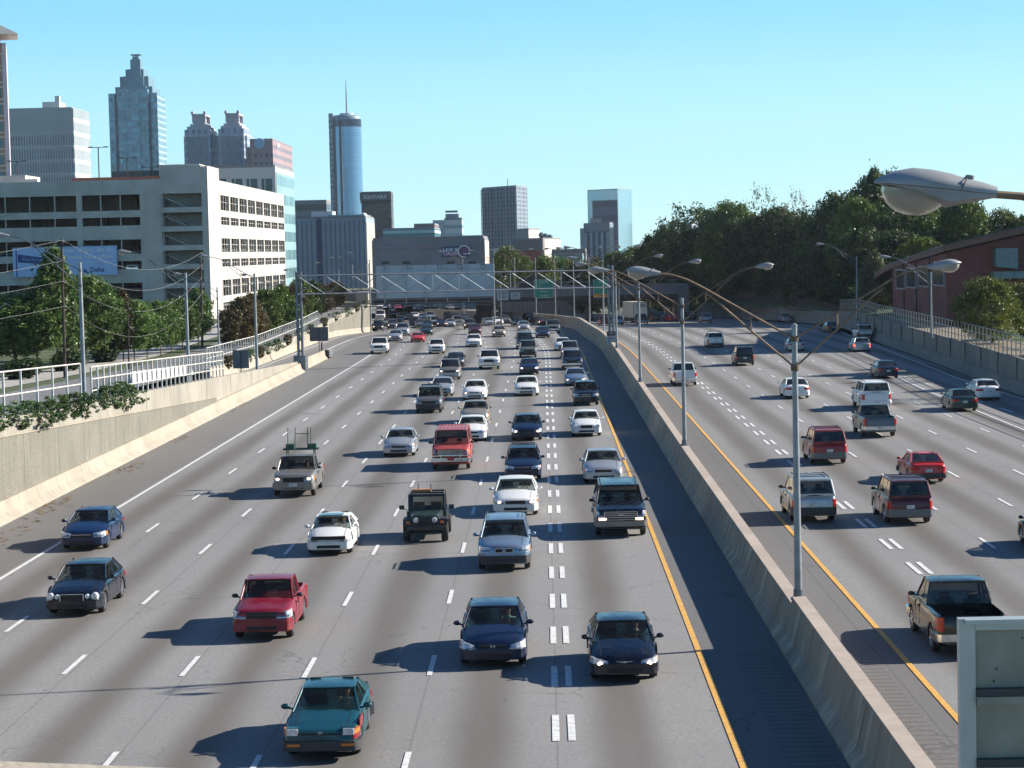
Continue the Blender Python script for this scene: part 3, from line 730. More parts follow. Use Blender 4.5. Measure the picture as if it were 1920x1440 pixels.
    if T.get('hl4'):
        for s_ in (-1, 1):
            h_ = MB()
            for xc, r in ((.70, .105), (.48, .07)):
                h_.lathe([(r*.2, -.035), (r*.7, -.03), (r, -.012), (r+.012, .03), (r+.012, .2)], (s_*xc, -hl+.015+(.03 if xc > .6 else 0), (z0+z1)/2), 16, axis='y')
            out.append(['headlight', h_.mesh('headlight', M_head, 40), False, []])
    else:
        for s_ in (-1, 1):
            h_ = MB(); k0, k1 = T.get('hk', (0, 0)); rk_ = T.get('rake', .03); a, b = sorted((s_*x0, s_*x1)); wrap(h_, T, a, b, .014, z0, z1, rake=rk_, k0=k0, k1=k1, xi=x0, xo=x1)
            wrap(h_, T, a+.03, b-.03, .018, z0+.03+k0*.5, z1-.035+k1*.3, rake=rk_, m=3)
            a, b = sorted((s_*x1, s_*(w*.99)))
            if b-a > .02: wrap(h_, T, a, b, .013, z0+.02+k0, z1-.03+k1, m=1, rake=rk_)
            if t == 'popup': 
                a, b = sorted((s_*x0, s_*x1)); h_.box(a-.02, b+.02, -hl+.04, -hl+.26, z1-.02, z1+.015, 2); h_.box(a, b, -hl-.02, -hl+.05, z0, z1-.02, 0)
            out.append(['headlight', h_.mesh('headlight', [M_head, M_amber, PT('white'), M_lens]), False, []])
    zt = T['zt']
    for s_ in (-1, 1):
        h_ = MB()
        if T['rack'] or T['bed'] or t == 'van': a, b = sorted((s_*(w*.80), s_*(w*.985))); wrap(h_, T, a, b, .014, zt-.42, zt-.06, front=False)
        else: a, b = sorted((s_*(w*.48), s_*(w*.975))); wrap(h_, T, a, b, .014, zt-.26, zt-.11, front=False)
        out.append(['tail_light', h_.mesh('tail_light', M_tail), False, []])
    # number plate (rear), front plate holder
    pm = MB(); pm.box(-.16, .16, hl+.015+o_, hl+.028+o_, bmz0+.03 if T['bed'] or t in ('van', 'bigsuv') else zt-.36, (bmz0+.18) if T['bed'] or t in ('van', 'bigsuv') else zt-.21)
    out.append(['number_plate', pm.mesh('number_plate', M_plate), False, []])
    # mirrors
    for s_ in (-1, 1):
        mm = MB(); mm.sphere((s_*(w+.10), cy+.22, zc+.09), .095, 8, 6, sc=(1.1, .55, .72)); mm.tube([(s_*(w-.1), cy+.2, zc+.03), (s_*(w+.06), cy+.22, zc+.06)], .025, 6)
        if T['mirror'] == 'trim' or t in ('pickup', 'bigsuv', 'van'): pass
        out.append(['mirror', mm.mesh('mirror', PT('white') if T['mirror'] == 'body' else M_trim, 50), T['mirror'] == 'body', []])
    if T['rack']:
        rk = MB()
        for s_ in (-1, 1): rk.tube([(s_*(wt-.05), ry+.25, H-.01), (s_*(wt-.05), ry+.32, H+.05), (s_*(wt-.05), ryr-.3, H+.05), (s_*(wt-.05), ryr-.2, H-.01)], .02, 6)
        if t not in ('x3', 'bigsuv'):
            for q in (.3, .6, .85): rk.tube([(-(wt-.05), ry+(ryr-ry)*q, H+.05), ((wt-.05), ry+(ryr-ry)*q, H+.05)], .018, 6)
        out.append(['roof_rack', rk.mesh('roof_rack', M_trim), False, []])
    # wheels
    r = T['wr']
    for w0 in wy:
        for s_ in (-1, 1):
            wm = MB(); tw = .21
            wm.lathe([(r*.62, -tw/2+.08), (r*.62, -tw/2), (r*.92, -tw/2), (r, -tw/2+.03), (r, tw/2-.03), (r*.92, tw/2), (r*.62, tw/2), (r*.62, tw/2-.08)], (0, 0, 0), 20, axis='x', cap=False)
            me = wm.mesh('wheel', M_rubber, 40)
            rm = MB(); o2 = s_*(tw/2)
            rm.lathe([(r*.62, o2-s_*.06), (r*.64, o2-s_*.002), (r*.56, o2+s_*.004), (r*.52, o2-s_*.04), (r*.2, o2-s_*.03), (r*.16, o2+s_*.004), (.01, o2+s_*.006)], (0, 0, 0), 20, axis='x', cap=False)
            for q in range(6):
                a = q*PI/3; Tm = Matrix.Rotation(a, 4, 'X')
                rm.box(min(o2-s_*.03, o2), max(o2-s_*.03, o2), -.03, .03, r*.1, r*.58, 0, Tm)
            rme = rm.mesh('rim', M_rim, 30)
            out.append(['wheel', me, False, [['rim', rme]] if near else [['hubcap', rme]], (s_*(W/2-tw/2-.02), yf(w0), r)])
    hd_ = MB()
    for f in (T['cowl']+pB*Lg-.16,) + (() if T['bed'] or t in ('hatch', 'popup', 'sport') else (T['cowl']+Lg*.80,)):
        for s_ in (-1, 1): hd_.box(min(s_*(w-.01), s_*(w+.018)), max(s_*(w-.01), s_*(w+.018)), yf(f)-.09, yf(f)+.09, T['zc']-.21, T['zc']-.175)
    if near: out.append(['door_handle', hd_.mesh('door_handle', M_trim), False, []])
    if near:
        # seats, dash
        for s_ in (-1, 1):
            se = MB(); xx = s_*.38; f0 = T['cowl']+.95
            se.box(xx-.25, xx+.25, yf(f0), yf(f0+.5), .35, T['gc']+.38+.0); T_ = Matrix.Translation((xx, yf(f0+.5), T['gc']+.35)) @ Matrix.Rotation(R(-18), 4, 'X')
            se.box(-.25, .25, -.08, .08, 0, .62, 0, T_); se.box(-.13, .13, -.06, .06, .65, .82, 0, T_)
            out.append(['seat', se.mesh('seat', M_seat), False, []])
        de = MB(); de.box(-wb+.05, wb-.05, cy+.12, cy+.5, zc-.25, zc-.04); de.box(-W/2+.12, W/2-.12, cy, yf(min(T['rb'], L-.2)), T['gc']+.02, T['gc']+.08)
        out.append(['dashboard', de.mesh('dashboard', M_seat), False, []])
        swm = MB(); cs = [(.38+.19*math.cos(a*PI/8), cy+.62+.06*math.sin(a*PI/8), zc-.06+.17*math.sin(a*PI/8)) for a in range(17)]; swm.tube(cs, .014, 6)
        out.append(['steering_wheel', swm.mesh('steering_wheel', M_black), False, []])
        if not T['bed']:
            bs = MB(); f0 = min(T['rb'], T['cowl']+2.55)-.35; bs.box(-.6, .6, yf(f0), yf(f0+.15), T['gc']+.3, T['zd']+.02); out.append(['rear_seat', bs.mesh('rear_seat', M_seat), False, []])
        wi = MB()
        for x in (-.45, .12): wi.tube([(x, cy-.09, zc+.02), (x+.5, cy-.04, zc+.05)], .009, 5)
        out.append(['wiper', wi.mesh('wiper', M_black), False, []])
    _cache[key] = out
    return out
LIT = set()
def place_car(t, pname, px, py, label, front=True, cat='car', name=None, near=None, yaw=None, lit=False, group=None, trim=None, dz=0.0, brake=False):
    """px, py: photograph pixel where the middle of the visible end meets the road"""
    x, y, z = ground(px, py); T = tp(t)
    if near is None: near = y < 175
    if yaw is None:
        sl_ = -(off(y+8)-off(y-8))/16 if y > 240 else 0
        yaw = max(-.2, min(.30, math.atan(sl_)))
    L = T['L']
    rz = yaw + (0 if front else PI)                       # front of the mesh looks towards -Y
    ey = .10
    c, s_ = math.cos(yaw), math.sin(yaw)
    cx, cy_ = x-s_*(L/2-ey), y+c*(L/2-ey)
    nm = name or {'sedan': 'sedan', 'hatch': 'hatchback', 'popup': 'hatchback', 'luxury': 'sedan', 'bigsedan': 'sedan', 'lowsedan': 'sedan', 'accord': 'sedan', 'sport': 'sports_car', 'wagon': 'station_wagon', 'suv': 'suv', 'x3': 'suv', 'bigsuv': 'suv', 'minivan': 'minivan', 'van': 'van', 'pickup': 'pickup_truck', 'smallpickup': 'pickup_truck'}[t]
    r = thing(nm, label, cat, (cx, cy_, gz(cy_)+.014+dz), rz, group)
    pm = PT(pname)
    bm = PT(trim) if trim else None
    for it in car_parts(t, near):
        n_, me, painted, kids = it[0], it[1], it[2], it[3]
        o = obj(n_, me, r, it[4] if len(it) > 4 else None)
        mt = pm if painted else None
        if n_ == 'tail_light' and brake: mt = M_taillit
        if bm and n_ in ('front_bumper', 'rear_bumper'): mt = bm
        if mt: o.material_slots[0].link = 'OBJECT'; o.material_slots[0].material = mt
        if n_ == 'headlight' and len(o.material_slots) > 2: o.material_slots[2].link = 'OBJECT'; o.material_slots[2].material = pm
        if n_ == 'headlight' and lit: obj('lit_bulb', lamp_disc(t, 1 if sum(v.co.x for v in me.vertices) > 0 else -1), o)
        for kn, km in kids: obj(kn, km, o)
    return r
def lamp_disc(t, s_):
    k = ('disc', t, s_)
    if k not in _cache:
        T = tp(t); x0, x1, z0, z1 = T['hl']; k0, k1 = T.get('hk', (0, 0)); m = MB()
        m.sphere((s_*(x0*.5+x1*.5), -T['L']/2+.0, (z0+z1+(k0+k1)*.4)/2), min(.075, (z1-z0)*.45), 10, 6, sc=(1.2, .5, .9)); _cache[k] = m.mesh('lit_bulb', M_headlit, 60)
    return _cache[k]
# ------------------------------------------------------------------ oncoming traffic (left carriageway)
C = place_car; G = 'oncoming traffic on the left carriageway'
acura = C('popup', 'teal', 603, 1428, 'teal older coupe with square headlights, nearest car, driver resting an arm', group=G)
M_badge = plain('badge_silver', (.6, .62, .64), .25, .8, var=0)
def badge(car, t, kind, z, sc=1.0):
    T = tp(t); y = -T['L']/2-.03; m = MB()
    if kind == 'H': 
        for s_ in (-1, 1): m.box(s_*.035*sc-.01, s_*.035*sc+.01, y-.006, y, z-.035*sc, z+.035*sc)
        m.box(-.035*sc, .035*sc, y-.006, y, z-.008, z+.008)
    elif kind == 'wing': m.box(-.03, .03, y-.008, y, z-.02, z+.02); m.quad((-.22, y, z+.012), (-.03, y-.004, z-.01), (-.03, y-.004, z+.012), (-.2, y, z+.02)); m.quad((.03, y-.004, z-.01), (.22, y, z+.012), (.2, y, z+.02), (.03, y-.004, z+.012))
    elif kind == 'oval': m.lathe([(.01, -.012), (.06*sc, -.01), (.07*sc, 0)], (0, y+.0, z), 16, axis='y')
    elif kind == 'bow': m.box(-.1, .1, y-.006, y, z-.012, z+.012); m.box(-.035, .035, y-.01, y, z-.03, z+.03)
    m.build('badge', M_badge, car)
badge(acura, 'popup', 'H', .655, .8)
m = MB(); T = tp('popup'); wrap(m, T, T['W']/2*.86, T['W']/2*.995, .006, .50, .66); m.box(T['W']/2-.02, T['W']/2+.006, -T['L']/2+.5, -T['L']/2+1.25, .62, .84); m.build('fender', PT('red'), acura)
for s_ in (-1, 1): m = MB(); a, b = sorted((s_*.42, s_*.68)); wrap(m, T, a, b, .075, .36, .42); m.build('indicator', M_amber, acura)
chry = C('lowsedan', 'blackblue', 1172, 1281, 'dark navy sedan with lit headlights beside the yellow line, nearest in its lane', lit=True, group=G); badge(chry, 'lowsedan', 'wing', .56)
accord = C('accord', 'darkblue', 925, 1253, 'dark blue sedan with slanted headlights just left of the double dashes', group=G); badge(accord, 'accord', 'H', .60, 1.3)
C('smallpickup', 'crimson', 492, 1202, 'crimson small pickup with black mirrors and an empty bed', cat='pickup truck', group=G)
C('luxury', 'blackblue', 137, 1156, 'black sedan with round twin headlights and a chrome grille', group=G)
C('sedan', 'blue', 155, 1033, 'blue compact sedan on the white edge line at the left', group=G, trim='blue')
civic = C('hatch', 'white', 617, 1042, 'white hatchback with a black bonnet guard and dark sunroof', group=G)
m = MB(); m.box(-.42, .42, -.45, .25, 1.325, 1.345); m.build('sunroof', M_glo, civic)
m = MB(); wrap(m, tp('hatch'), -.62, .62, .03, .60, .72); m.box(-.62, .62, -2.06, -1.86, .655, .705); m.build('bonnet_guard', M_grille, civic)
x3 = C('x3', 'silverblue', 946, 1072, 'silver blue SUV with twin kidney grille and dark lower bumper', cat='SUV', group=G)
sub = C('bigsuv', 'blackblue', 1165, 1008, 'large black SUV with lit lamps below its chrome barred grille', cat='SUV', lit=False, group=G, trim='pewter')
m = MB(); T = tp('bigsuv')
for s_ in (-1, 1): a, b = sorted((s_*.55, s_*.85)); wrap(m, T, a, b, .02, .68, .78)
m.build('driving_light', M_headlit, sub); badge(sub, 'bigsuv', 'bow', .88)
ls = C('bigsedan', 'white', 967, 969, 'white full size sedan with an oval grille, behind the silver blue SUV', lit=True, group=G)
f150 = C('pickup', 'pewter', 551, 933, 'pewter pickup with a green pipe rack standing in its bed', cat='pickup truck', group=G, lit=True, trim='pewter')
M_greenrack = plain('green_rack', (.04, .10, .07), .6, .2)
m = MB()
for x in (-.65, .65):
    for y in (.75, 1.4): m.tube([(x, y, 1.1), (x, y, 1.95)], .03, 6)
    m.tube([(x, .7, 1.95), (x, 2.3, 1.95)], .03, 6)
for y in (.75, 1.1, 1.4): m.tube([(-.85, y, 1.95), (.85, y, 1.95)], .03, 6)
m.box(-.7, -.3, .85, 1.3, 1.95, 2.2); m.box(.35, .75, .85, 1.3, 1.95, 2.2)
for x in (-.6, -.25, .35, .5): m.tube([(x, .8, 2.0), (x+.02, .85, 3.0)], .022, 6)
m.tube([(-.25, .84, 2.7), (.42, .84, 2.7)], .02, 6)
rk = m.build('pipe_rack', M_greenrack, f150)
m = MB(); T = tp('pickup'); m.box(-.2, .2, -T['L']/2-.09, -T['L']/2-.075, .52, .68); m.build('front_plate', M_plate, f150)
C('bigsedan', 'silver', 1132, 907, 'silver luxury sedan with an upright centre grille bar, front of the right lane group', group=G, trim='silver')
C('wagon', 'darkblue', 981, 901, 'dark blue station wagon ahead of the white full size sedan', cat='station wagon', group=G, trim='darkblue')
van = C('van', 'fadedred', 846, 882, 'faded red full size van with chrome push bar', cat='van', group=G)
m = MB(); T = tp('van')
for z in (.55, .74): wrap(m, T, -.9, .9, .12, z, z+.05)
for x in (-.5, .5): m.box(x-.03, x+.03, -T['L']/2-.14, -T['L']/2-.08, .45, .86)
m.build('push_bar', M_chrome, van); m = MB(); m.box(-.17, .17, -T['L']/2-.16, -T['L']/2-.145, .52, .70); m.build('front_plate', PT('brightred'), van)
m = MB()
for k in range(9): m.box(-.72+k*.18-.01, -.72+k*.18+.01, -1.1, 2.2, 2.02, 2.05)
m.build('roof_rib', PT('fadedred'), van)
C('sedan', 'silver', 748, 857, 'pale silver sedan left of the red van', group=G, trim='silver')
C('luxury', 'white', 1100, 819, 'white sedan with four round headlights beside the yellow line', group=G)
C('accord', 'darkblue', 988, 827, 'dark blue sedan with glowing headlights left of the double dashes', lit=True, group=G)
C('sedan', 'white', 884, 829, 'white sedan half hidden behind the red van', group=G, trim='white')
C('bigsedan', 'beige', 890, 797, 'beige grey sedan directly behind the white sedan and red van', group=G)
C('x3', 'blackblue', 1099, 761, 'black rounded SUV with big oval headlights near the yellow line', cat='SUV', group=G, trim='blackblue')
C('suv', 'grey', 804, 775, 'grey SUV with a seven slot grille and roof rails', cat='SUV', group=G)
C('accord', 'white', 890, 751, 'white sedan with sunroof in the middle lane', group=G, lit=True)
C('sedan', 'silver', 828, 744, 'light silver sedan close behind the seven slot grille SUV', group=G)
C('bigsedan', 'white', 987, 743, 'white full size sedan left of the double dashes with dark grille strip', group=G)
C('lowsedan', 'silverblue', 1079, 724, 'pale blue coupe just behind the black rounded SUV', group=G, lit=True)
C('suv', 'pewter', 843, 713, 'pewter SUV with both headlights lit, middle left lane', cat='SUV', group=G, lit=True, trim='silver')
C('sedan', 'blackblue', 853, 689, 'dark sedan tucked behind the pewter SUV', group=G)
C('pickup', 'white', 917, 693, 'white pickup with black mirrors and a wide dark grille', cat='pickup truck', group=G)
C('sedan', 'darkblue', 992, 703, 'dark blue sedan behind the white full size sedan', group=G, lit=True)
C('pickup', 'darkblue', 1073, 694, 'dark blue pickup with cross shaped grille beside the yellow line', cat='pickup truck', group=G)
C('suv', 'silver', 1069, 673, 'silver SUV with lit lamps behind the dark blue pickup', cat='SUV', group=G, lit=True)
C('sedan', 'white', 1055, 658, 'small white sedan at the yellow line where the road bends', group=G)
C('suv', 'greygreen', 990, 671, 'grey green SUV with a barred grille in a row of four left of the dashes', cat='SUV', group=G)
C('bigsuv', 'blackblue', 984, 655, 'tall black SUV just behind the grey green SUV', cat='SUV', group=G)
C('smallpickup', 'white', 818, 664, 'white small pickup with a wide dark bumper', cat='pickup truck', group=G, trim='silver')
C('bigsedan', 'white', 888, 651, 'white sedan with low grille right of the white small pickup', group=G)
C('pickup', 'white', 710, 664, 'white pickup nearest the end of the left edge line', cat='pickup truck', group=G)
C('sport', 'brightred', 783, 642, 'bright red low sports car', cat='sports car', group=G)
C('sedan', 'silver', 741, 640, 'silver sedan with one bright headlight left of the red sports car', group=G, lit=True)
C('sedan', 'tan', 936, 632, 'tan sedan alone in its lane, middle distance', group=G, lit=True)
C('sedan', 'darkblue', 1018, 634, 'dark blue sedan where the double dashes begin', group=G)
C('pickup', 'greygreen', 1037, 625, 'grey green pickup with a sun visor beside the bend of the median', cat='pickup truck', group=G)
C('minivan', 'silver', 754, 629, 'silver minivan right behind the silver sedan', cat='minivan', group=G)
C('sedan', 'darkgreen', 799, 629, 'dark green sedan behind the bright red sports car', group=G)
C('sedan', 'maroon', 890, 627, 'maroon sedan behind the white low grille sedan', group=G)
C('sedan', 'silver', 982, 620, 'silver sedan with glowing headlights on the double dash line', group=G, lit=True)
C('suv', 'grey', 880, 618, 'grey SUV with orange lit lamp behind the maroon sedan', cat='SUV', group=G, lit=True)
C('minivan', 'blackblue', 973, 612, 'black minivan behind the silver sedan with glowing headlights', cat='minivan', group=G)
C('sedan', 'silver', 919, 611, 'light silver sedan right of the dark bridge pier', group=G)
C('sedan', 'white', 936, 609, 'white sedan with sunlit side squeezed beside the light silver sedan', group=G, lit=True)
C('minivan', 'grey', 950, 607, 'dark grey minivan in shade between two bright cars', cat='minivan', group=G)
C('suv', 'blackblue', 1001, 606, 'black SUV nearest the bend of the median', cat='SUV', group=G)
C('sedan', 'maroon', 1018, 610, 'maroon sedan with a bright orange lamp ahead of the grey green pickup', group=G, lit=True)
# dense queue beyond, each vehicle on its own
Q = [('suv', 'blackblue', 709, 621, 'black SUV with two red glowing lamps against the end of the tan wall', True),
 ('minivan', 'grey', 736, 617, 'dark grey minivan left of centre in the far queue', True), ('van', 'white', 713, 601, 'white high roof van in the far queue beside the tan wall', False),
 ('sedan', 'silverblue', 737, 596, 'pale blue sedan right of the white high roof van', False), ('suv', 'white', 737, 607, 'white SUV behind the dark grey minivan in the queue', False),
 ('sedan', 'silver', 751, 606, 'silver sedan beside the white SUV in the queue', False), ('suv', 'darkgreen', 756, 594, 'dark green SUV in the second row of the queue', False),
 ('sedan', 'black', 767, 601, 'black sedan between two silver cars in the queue', False), ('sedan', 'white', 778, 599, 'small white sedan with a red lamp in mid queue', False),
 ('sedan', 'maroon', 779, 593, 'maroon sedan with a bright orange lamp in mid queue', True), ('sedan', 'tan', 764, 611, 'tan sedan in front of the black sedan in the queue', True),
 ('suv', 'black', 776, 614, 'black SUV in the shade of the bridge, left of centre', False), ('sedan', 'grey', 787, 615, 'grey sedan beside the shaded black SUV', False),
 ('sedan', 'darkgreen', 802, 617, 'green sedan right behind the dark green sedan', False), ('minivan', 'silver', 807, 601, 'silver minivan in mid queue under the bridge', False),
 ('suv', 'silver', 816, 612, 'silver SUV with a roof rack in mid queue', False), ('sedan', 'blue', 828, 613, 'blue sedan with bright lamps in the queue', True),
 ('suv', 'blackblue', 840, 603, 'black SUV in the second row, right of centre', False), ('sedan', 'silver', 845, 613, 'silver sedan right of the blue sedan in the queue', True),
 ('bigsuv', 'pewter', 859, 612, 'large pewter SUV with dark windshield near the pier', False), ('minivan', 'silver', 858, 593, 'pale silver minivan under the bridge near the pier', False),
 ('sedan', 'black', 869, 594, 'black sedan right of the pale silver minivan', False), ('sedan', 'beige', 801, 588, 'beige sedan under the bridge in the third row', False),
 ('sedan', 'darkblue', 815, 587, 'dark blue sedan under the bridge in the third row', False), ('sedan', 'blackblue', 825, 590, 'black sedan in the third row right of the dark blue one', False),
 ('sedan', 'white', 836, 590, 'white sedan under the bridge in the third row', False), ('sedan', 'darkgreen', 896, 605, 'dark green sedan partly hidden by the bridge pier', False),
 ('sedan', 'red', 738, 582, 'red car at the far end of the queue, left one of three', False), ('sedan', 'brightred', 746, 583, 'bright red car at the far end of the queue', False),
 ('suv', 'maroon', 753, 582, 'maroon SUV at the far end of the queue', False), ('suv', 'black', 767, 582, 'black SUV at the far end of the queue beside a white truck', False),
 ('sedan', 'blackblue', 783, 583, 'black sedan at the far end of the queue', False), ('suv', 'white', 713, 581, 'white SUV far beyond the tan wall end', False),
 ('sedan', 'white', 724, 582, 'small white car far beyond the bridge, left', False), ('sedan', 'silver', 792, 586, 'silver car at the far end of the queue', False),
 ('sedan', 'silver', 723, 589, 'silver car in the fourth row near the tan wall', False), ('suv', 'grey', 768, 589, 'grey SUV in the fourth row of the queue', False),
 ('sedan', 'blue', 748, 589, 'blue car in the fourth row of the queue', False), ('sedan', 'beige', 845, 583, 'beige car far beyond the bridge, right', False),
 ('suv', 'silverblue', 821, 596, 'pale blue SUV between rows under the bridge', False), ('sedan', 'white', 793, 601, 'white sedan beside the silver minivan in mid queue', False),
 ('sedan', 'black', 852, 600, 'black car just in front of the pale silver minivan', False), ('sedan', 'silver', 726, 612, 'silver car squeezed behind the black SUV with red lamps', False),
 ('sedan', 'darkgreen', 809, 593, 'dark green car in the third row of the queue', False), ('sedan', 'grey', 870, 603, 'grey car left of the pier in the second row', False)]
for t_, c_, x_, y_, l_, lit_ in Q:
    C(t_, c_, x_, y_, l_, lit=lit_, near=False, yaw=.06, group='cars queuing under the bridge', cat={'suv': 'SUV', 'bigsuv': 'SUV', 'van': 'van', 'minivan': 'minivan'}.get(t_, 'car'))
# ------------------------------------------------------------------ departing traffic (right carriageway)
G = 'departing traffic on the right carriageway'
def D(*a, **k): return C(*a, front=False, group=G, **k)
bt = D('pickup', 'black', 1825, 1234, 'black pickup with an empty bed, nearest on the right carriageway', cat='pickup truck')
r4 = D('suv', 'silver', 1527, 981, 'silver SUV with a grey rear bumper beside the lamp post', cat='SUV')
D('suv', 'maroon', 1707, 985, 'dark red two door SUV with chrome rear bumper', cat='SUV', trim='grey')
D('suv', 'red', 1556, 872, 'red SUV with a silver lower bumper ahead of the silver SUV', cat='SUV', trim='grey')
D('popup', 'brightred', 1741, 907, 'red sedan with black rear bumper')
D('pickup', 'grey', 1651, 821, 'grey pickup with white bed rails, close behind a white SUV', cat='pickup truck')
D('bigsuv', 'white', 1644, 769, 'white large SUV just ahead of the grey pickup', cat='SUV', trim='white')
D('accord', 'white', 1496, 748, 'white sedan in the clear behind the lamp post')
D('sedan', 'darkgreen', 1810, 772, 'dark green sedan at the right beside a white one', trim='darkgreen')
D('sedan', 'white', 1855, 751, 'white boxy sedan on the right lane line')
D('luxury', 'darkblue', 1666, 710, 'dark blue sedan among the tree shadows')
D('wagon', 'silver', 1617, 660, 'silver wagon with red lit lamps inside the big shadow', cat='station wagon', brake=True)
D('suv', 'white', 1623, 637, 'white SUV directly ahead of the silver wagon', cat='SUV')
D('sedan', 'black', 1564, 624, 'black sedan at the edge of the big shadow')
D('sedan', 'silver', 1494, 659, 'silver sedan partly behind the lamp post in the big shadow')
D('sedan', 'silver', 1476, 603, 'distant silver sedan above the lamp post top')
D('suv', 'black', 1397, 686, 'black SUV with a white plate and red tail lights', cat='SUV')
D('minivan', 'white', 1342, 652, 'white minivan with a black rear bumper', cat='minivan', trim='black')
D('pickup', 'white', 1285, 724, 'white pickup nearest the median line', cat='pickup truck')
D('suv', 'silver', 1326, 606, 'silver SUV in the far group on the right carriageway', cat='SUV')
D('sedan', 'blackblue', 1298, 600, 'black sedan left of the far silver SUV')
D('sedan', 'red', 1264, 603, 'red sedan in the far group')
D('sedan', 'silverblue', 1246, 601, 'pale blue sedan left of the far red sedan')
D('suv', 'black', 1230, 603, 'black SUV right of the far pickup', cat='SUV')
D('pickup', 'darkgreen', 1206, 608, 'dark pickup with chrome bumper right behind the box truck', cat='pickup truck')
D('suv', 'silverblue', 1160, 611, 'blue SUV left of the box truck', cat='SUV')
D('smallpickup', 'crimson', 1134, 610, 'crimson pickup close to the median at the far end', cat='pickup truck')
D('sedan', 'grey', 1412, 602, 'grey sedan in shade below the far fence')
D('sedan', 'darkblue', 2001, 1042, 'dark blue car just entering at the right edge')

# jeep with open top
def jeep(px, py, label):
    x, y, z = ground(px, py); L = 3.9
    r = thing('open_jeep', label, 'jeep', (x, y+L/2-.1, gz(y)+.014), 0, 'oncoming traffic on the left carriageway')
    g_ = PT('jeepgreen'); h = L/2
    b = MB(); RR = []
    for yy_, w, z1 in ((-h+.12, .50, 1.02), (-h+.16, .52, 1.06), (-.75, .62, 1.12), (-.6, .68, 1.14)):
        RR.append([(-w, yy_, .5), (-w, yy_, z1-.06), (-w+.08, yy_, z1), (w-.08, yy_, z1), (w, yy_, z1-.06), (w, yy_, .5)])
    b.rings(RR); b.box(-.78, -.74, -.6, h-.1, .45, 1.08); b.box(.74, .78, -.6, h-.1, .45, 1.08); b.box(-.74, .74, h-.16, h-.1, .45, 1.05); b.box(-.74, .74, -.6, h-.16, .45, .5); b.box(-.74, .74, -.62, -.55, .5, 1.1)
    b.build('body', g_, r, 30)
    for s_ in (-1, 1):
        f_ = MB(); P = [(-h+.05, .72), (-h+.15, .92), (-.95, .92), (-.72, .6), (-.72, .52)]
        a, c = sorted((s_*.5, s_*.86))
        RR = [[(a, p[0], p[1]), (c, p[0], p[1]), (c, p[0], p[1]-.06), (a, p[0], p[1]-.06)] for p in P]; f_.rings(RR); f_.build('fender', M_trim, r)
        hl_ = MB(); hl_.lathe([(.02, -.03), (.09, -.025), (.105, 0), (.11, .03)], (s_*.36, -h+.1, .88), 16, axis='y'); hl_.build('headlight', M_head, r, 40)
        ti = MB(); ti.box(s_*.66-.07, s_*.66+.07, -h+.02, -h+.06, .76, .84); ti.build('indicator', M_amber, r)
        mr = MB(); mr.box(s_*.98-.1, s_*.98+.1, -.5, -.46, 1.15, 1.32); mr.tube([(s_*.75, -.5, 1.12), (s_*.95, -.48, 1.2)], .015, 6); mr.build('mirror', M_trim, r)
    gl = MB()
    for k in range(7): gl.box(-.24+k*.08-.022, -.24+k*.08+.022, -h+.105, -h+.13, .68, .98)
    gl.build('grille', M_grille, r)
    bp = MB(); bp.box(-.72, .72, -h-.06, -h+.06, .5, .64); bp.build('front_bumper', M_trim, r)
    ws = MB(); T_ = Matrix.Translation((0, -.58, 1.12)) @ Matrix.Rotation(R(-14), 4, 'X')
    for a in ((-.72, -.64, 0, .60), (.64, .72, 0, .60), (-.72, .72, .54, .62), (-.72, .72, 0, .06)): ws.box(a[0], a[1], -.03, .03, a[2], a[3], 0, T_)
    ws.build('windshield_frame', PT('black'), r)
    wg = MB(); wg.box(-.64, .64, -.005, .005, .06, .54, 0, T_); wg.build('windshield', M_gl, r)
    rb = MB()
    for s_ in (-1, 1):
        rb.tube([(s_*.68, .25, .6), (s_*.66, .3, 1.72), (s_*.66, 1.1, 1.72), (s_*.68, 1.65, .9)], .035, 8); rb.tube([(s_*.66, .3, 1.74), (s_*.68, -.42, 1.72)], .03, 8)
    rb.tube([(-.66, .3, 1.72), (.66, .3, 1.72)], .035, 8); rb.tube([(-.68, -.4, 1.72), (.68, -.4, 1.72)], .03, 8); rb.tube([(-.66, 1.1, 1.72), (.66, 1.1, 1.72)], .035, 8)
    rb.build('roll_bar', M_trim, r, 40)
    tp_ = MB(); tp_.box(-.6, .15, .35, .75, 1.74, 1.84); tp_.build('folded_top', plain('tan_canvas', (.42, .2, .1), .9, var=.2), r)
    for x_ in (-.35, .15): m_ = MB(); m_.tube([(x_, .5, 1.8), (x_-.02, .5, 2.05)], .02, 6); m_.build('strap_post', M_trim, r)
    for s_ in (-1, 1):
        se = MB(); se.box(s_*.34-.22, s_*.34+.22, -.05, .45, .6, .78); se.box(s_*.34-.22, s_*.34+.22, .4, .52, .7, 1.35); se.build('seat', plain('tan_seat', (.35, .2, .08), .8, var=.15), r)
    for wy_ in (-h+.55, h-.62):
        for s_ in (-1, 1):
            wm = MB(); rr_ = .38; wm.lathe([(rr_*.55, -.13), (rr_*.92, -.13), (rr_, -.09), (rr_, .09), (rr_*.92, .13), (rr_*.55, .13)], (0, 0, 0), 20, axis='x')
            wo_ = wm.build('wheel', M_rubber, r, 40, (s_*.74, wy_, rr_)); o2 = s_*.13
            rm = MB(); rm.lathe([(rr_*.56, o2-s_*.05), (rr_*.5, o2-s_*.03), (rr_*.2, o2-s_*.01), (.01, o2)], (0, 0, 0), 16, axis='x', cap=False); rm.build('rim', M_rim, wo_)
    u = MB(); u.box(-.5, .5, -h+.2, h-.2, .38, .55); u.tube([(-.65, -h+.55, .38), (.65, -h+.55, .38)], .05, 8); u.tube([(-.65, h-.62, .38), (.65, h-.62, .38)], .05, 8); u.build('chassis', M_under, r)
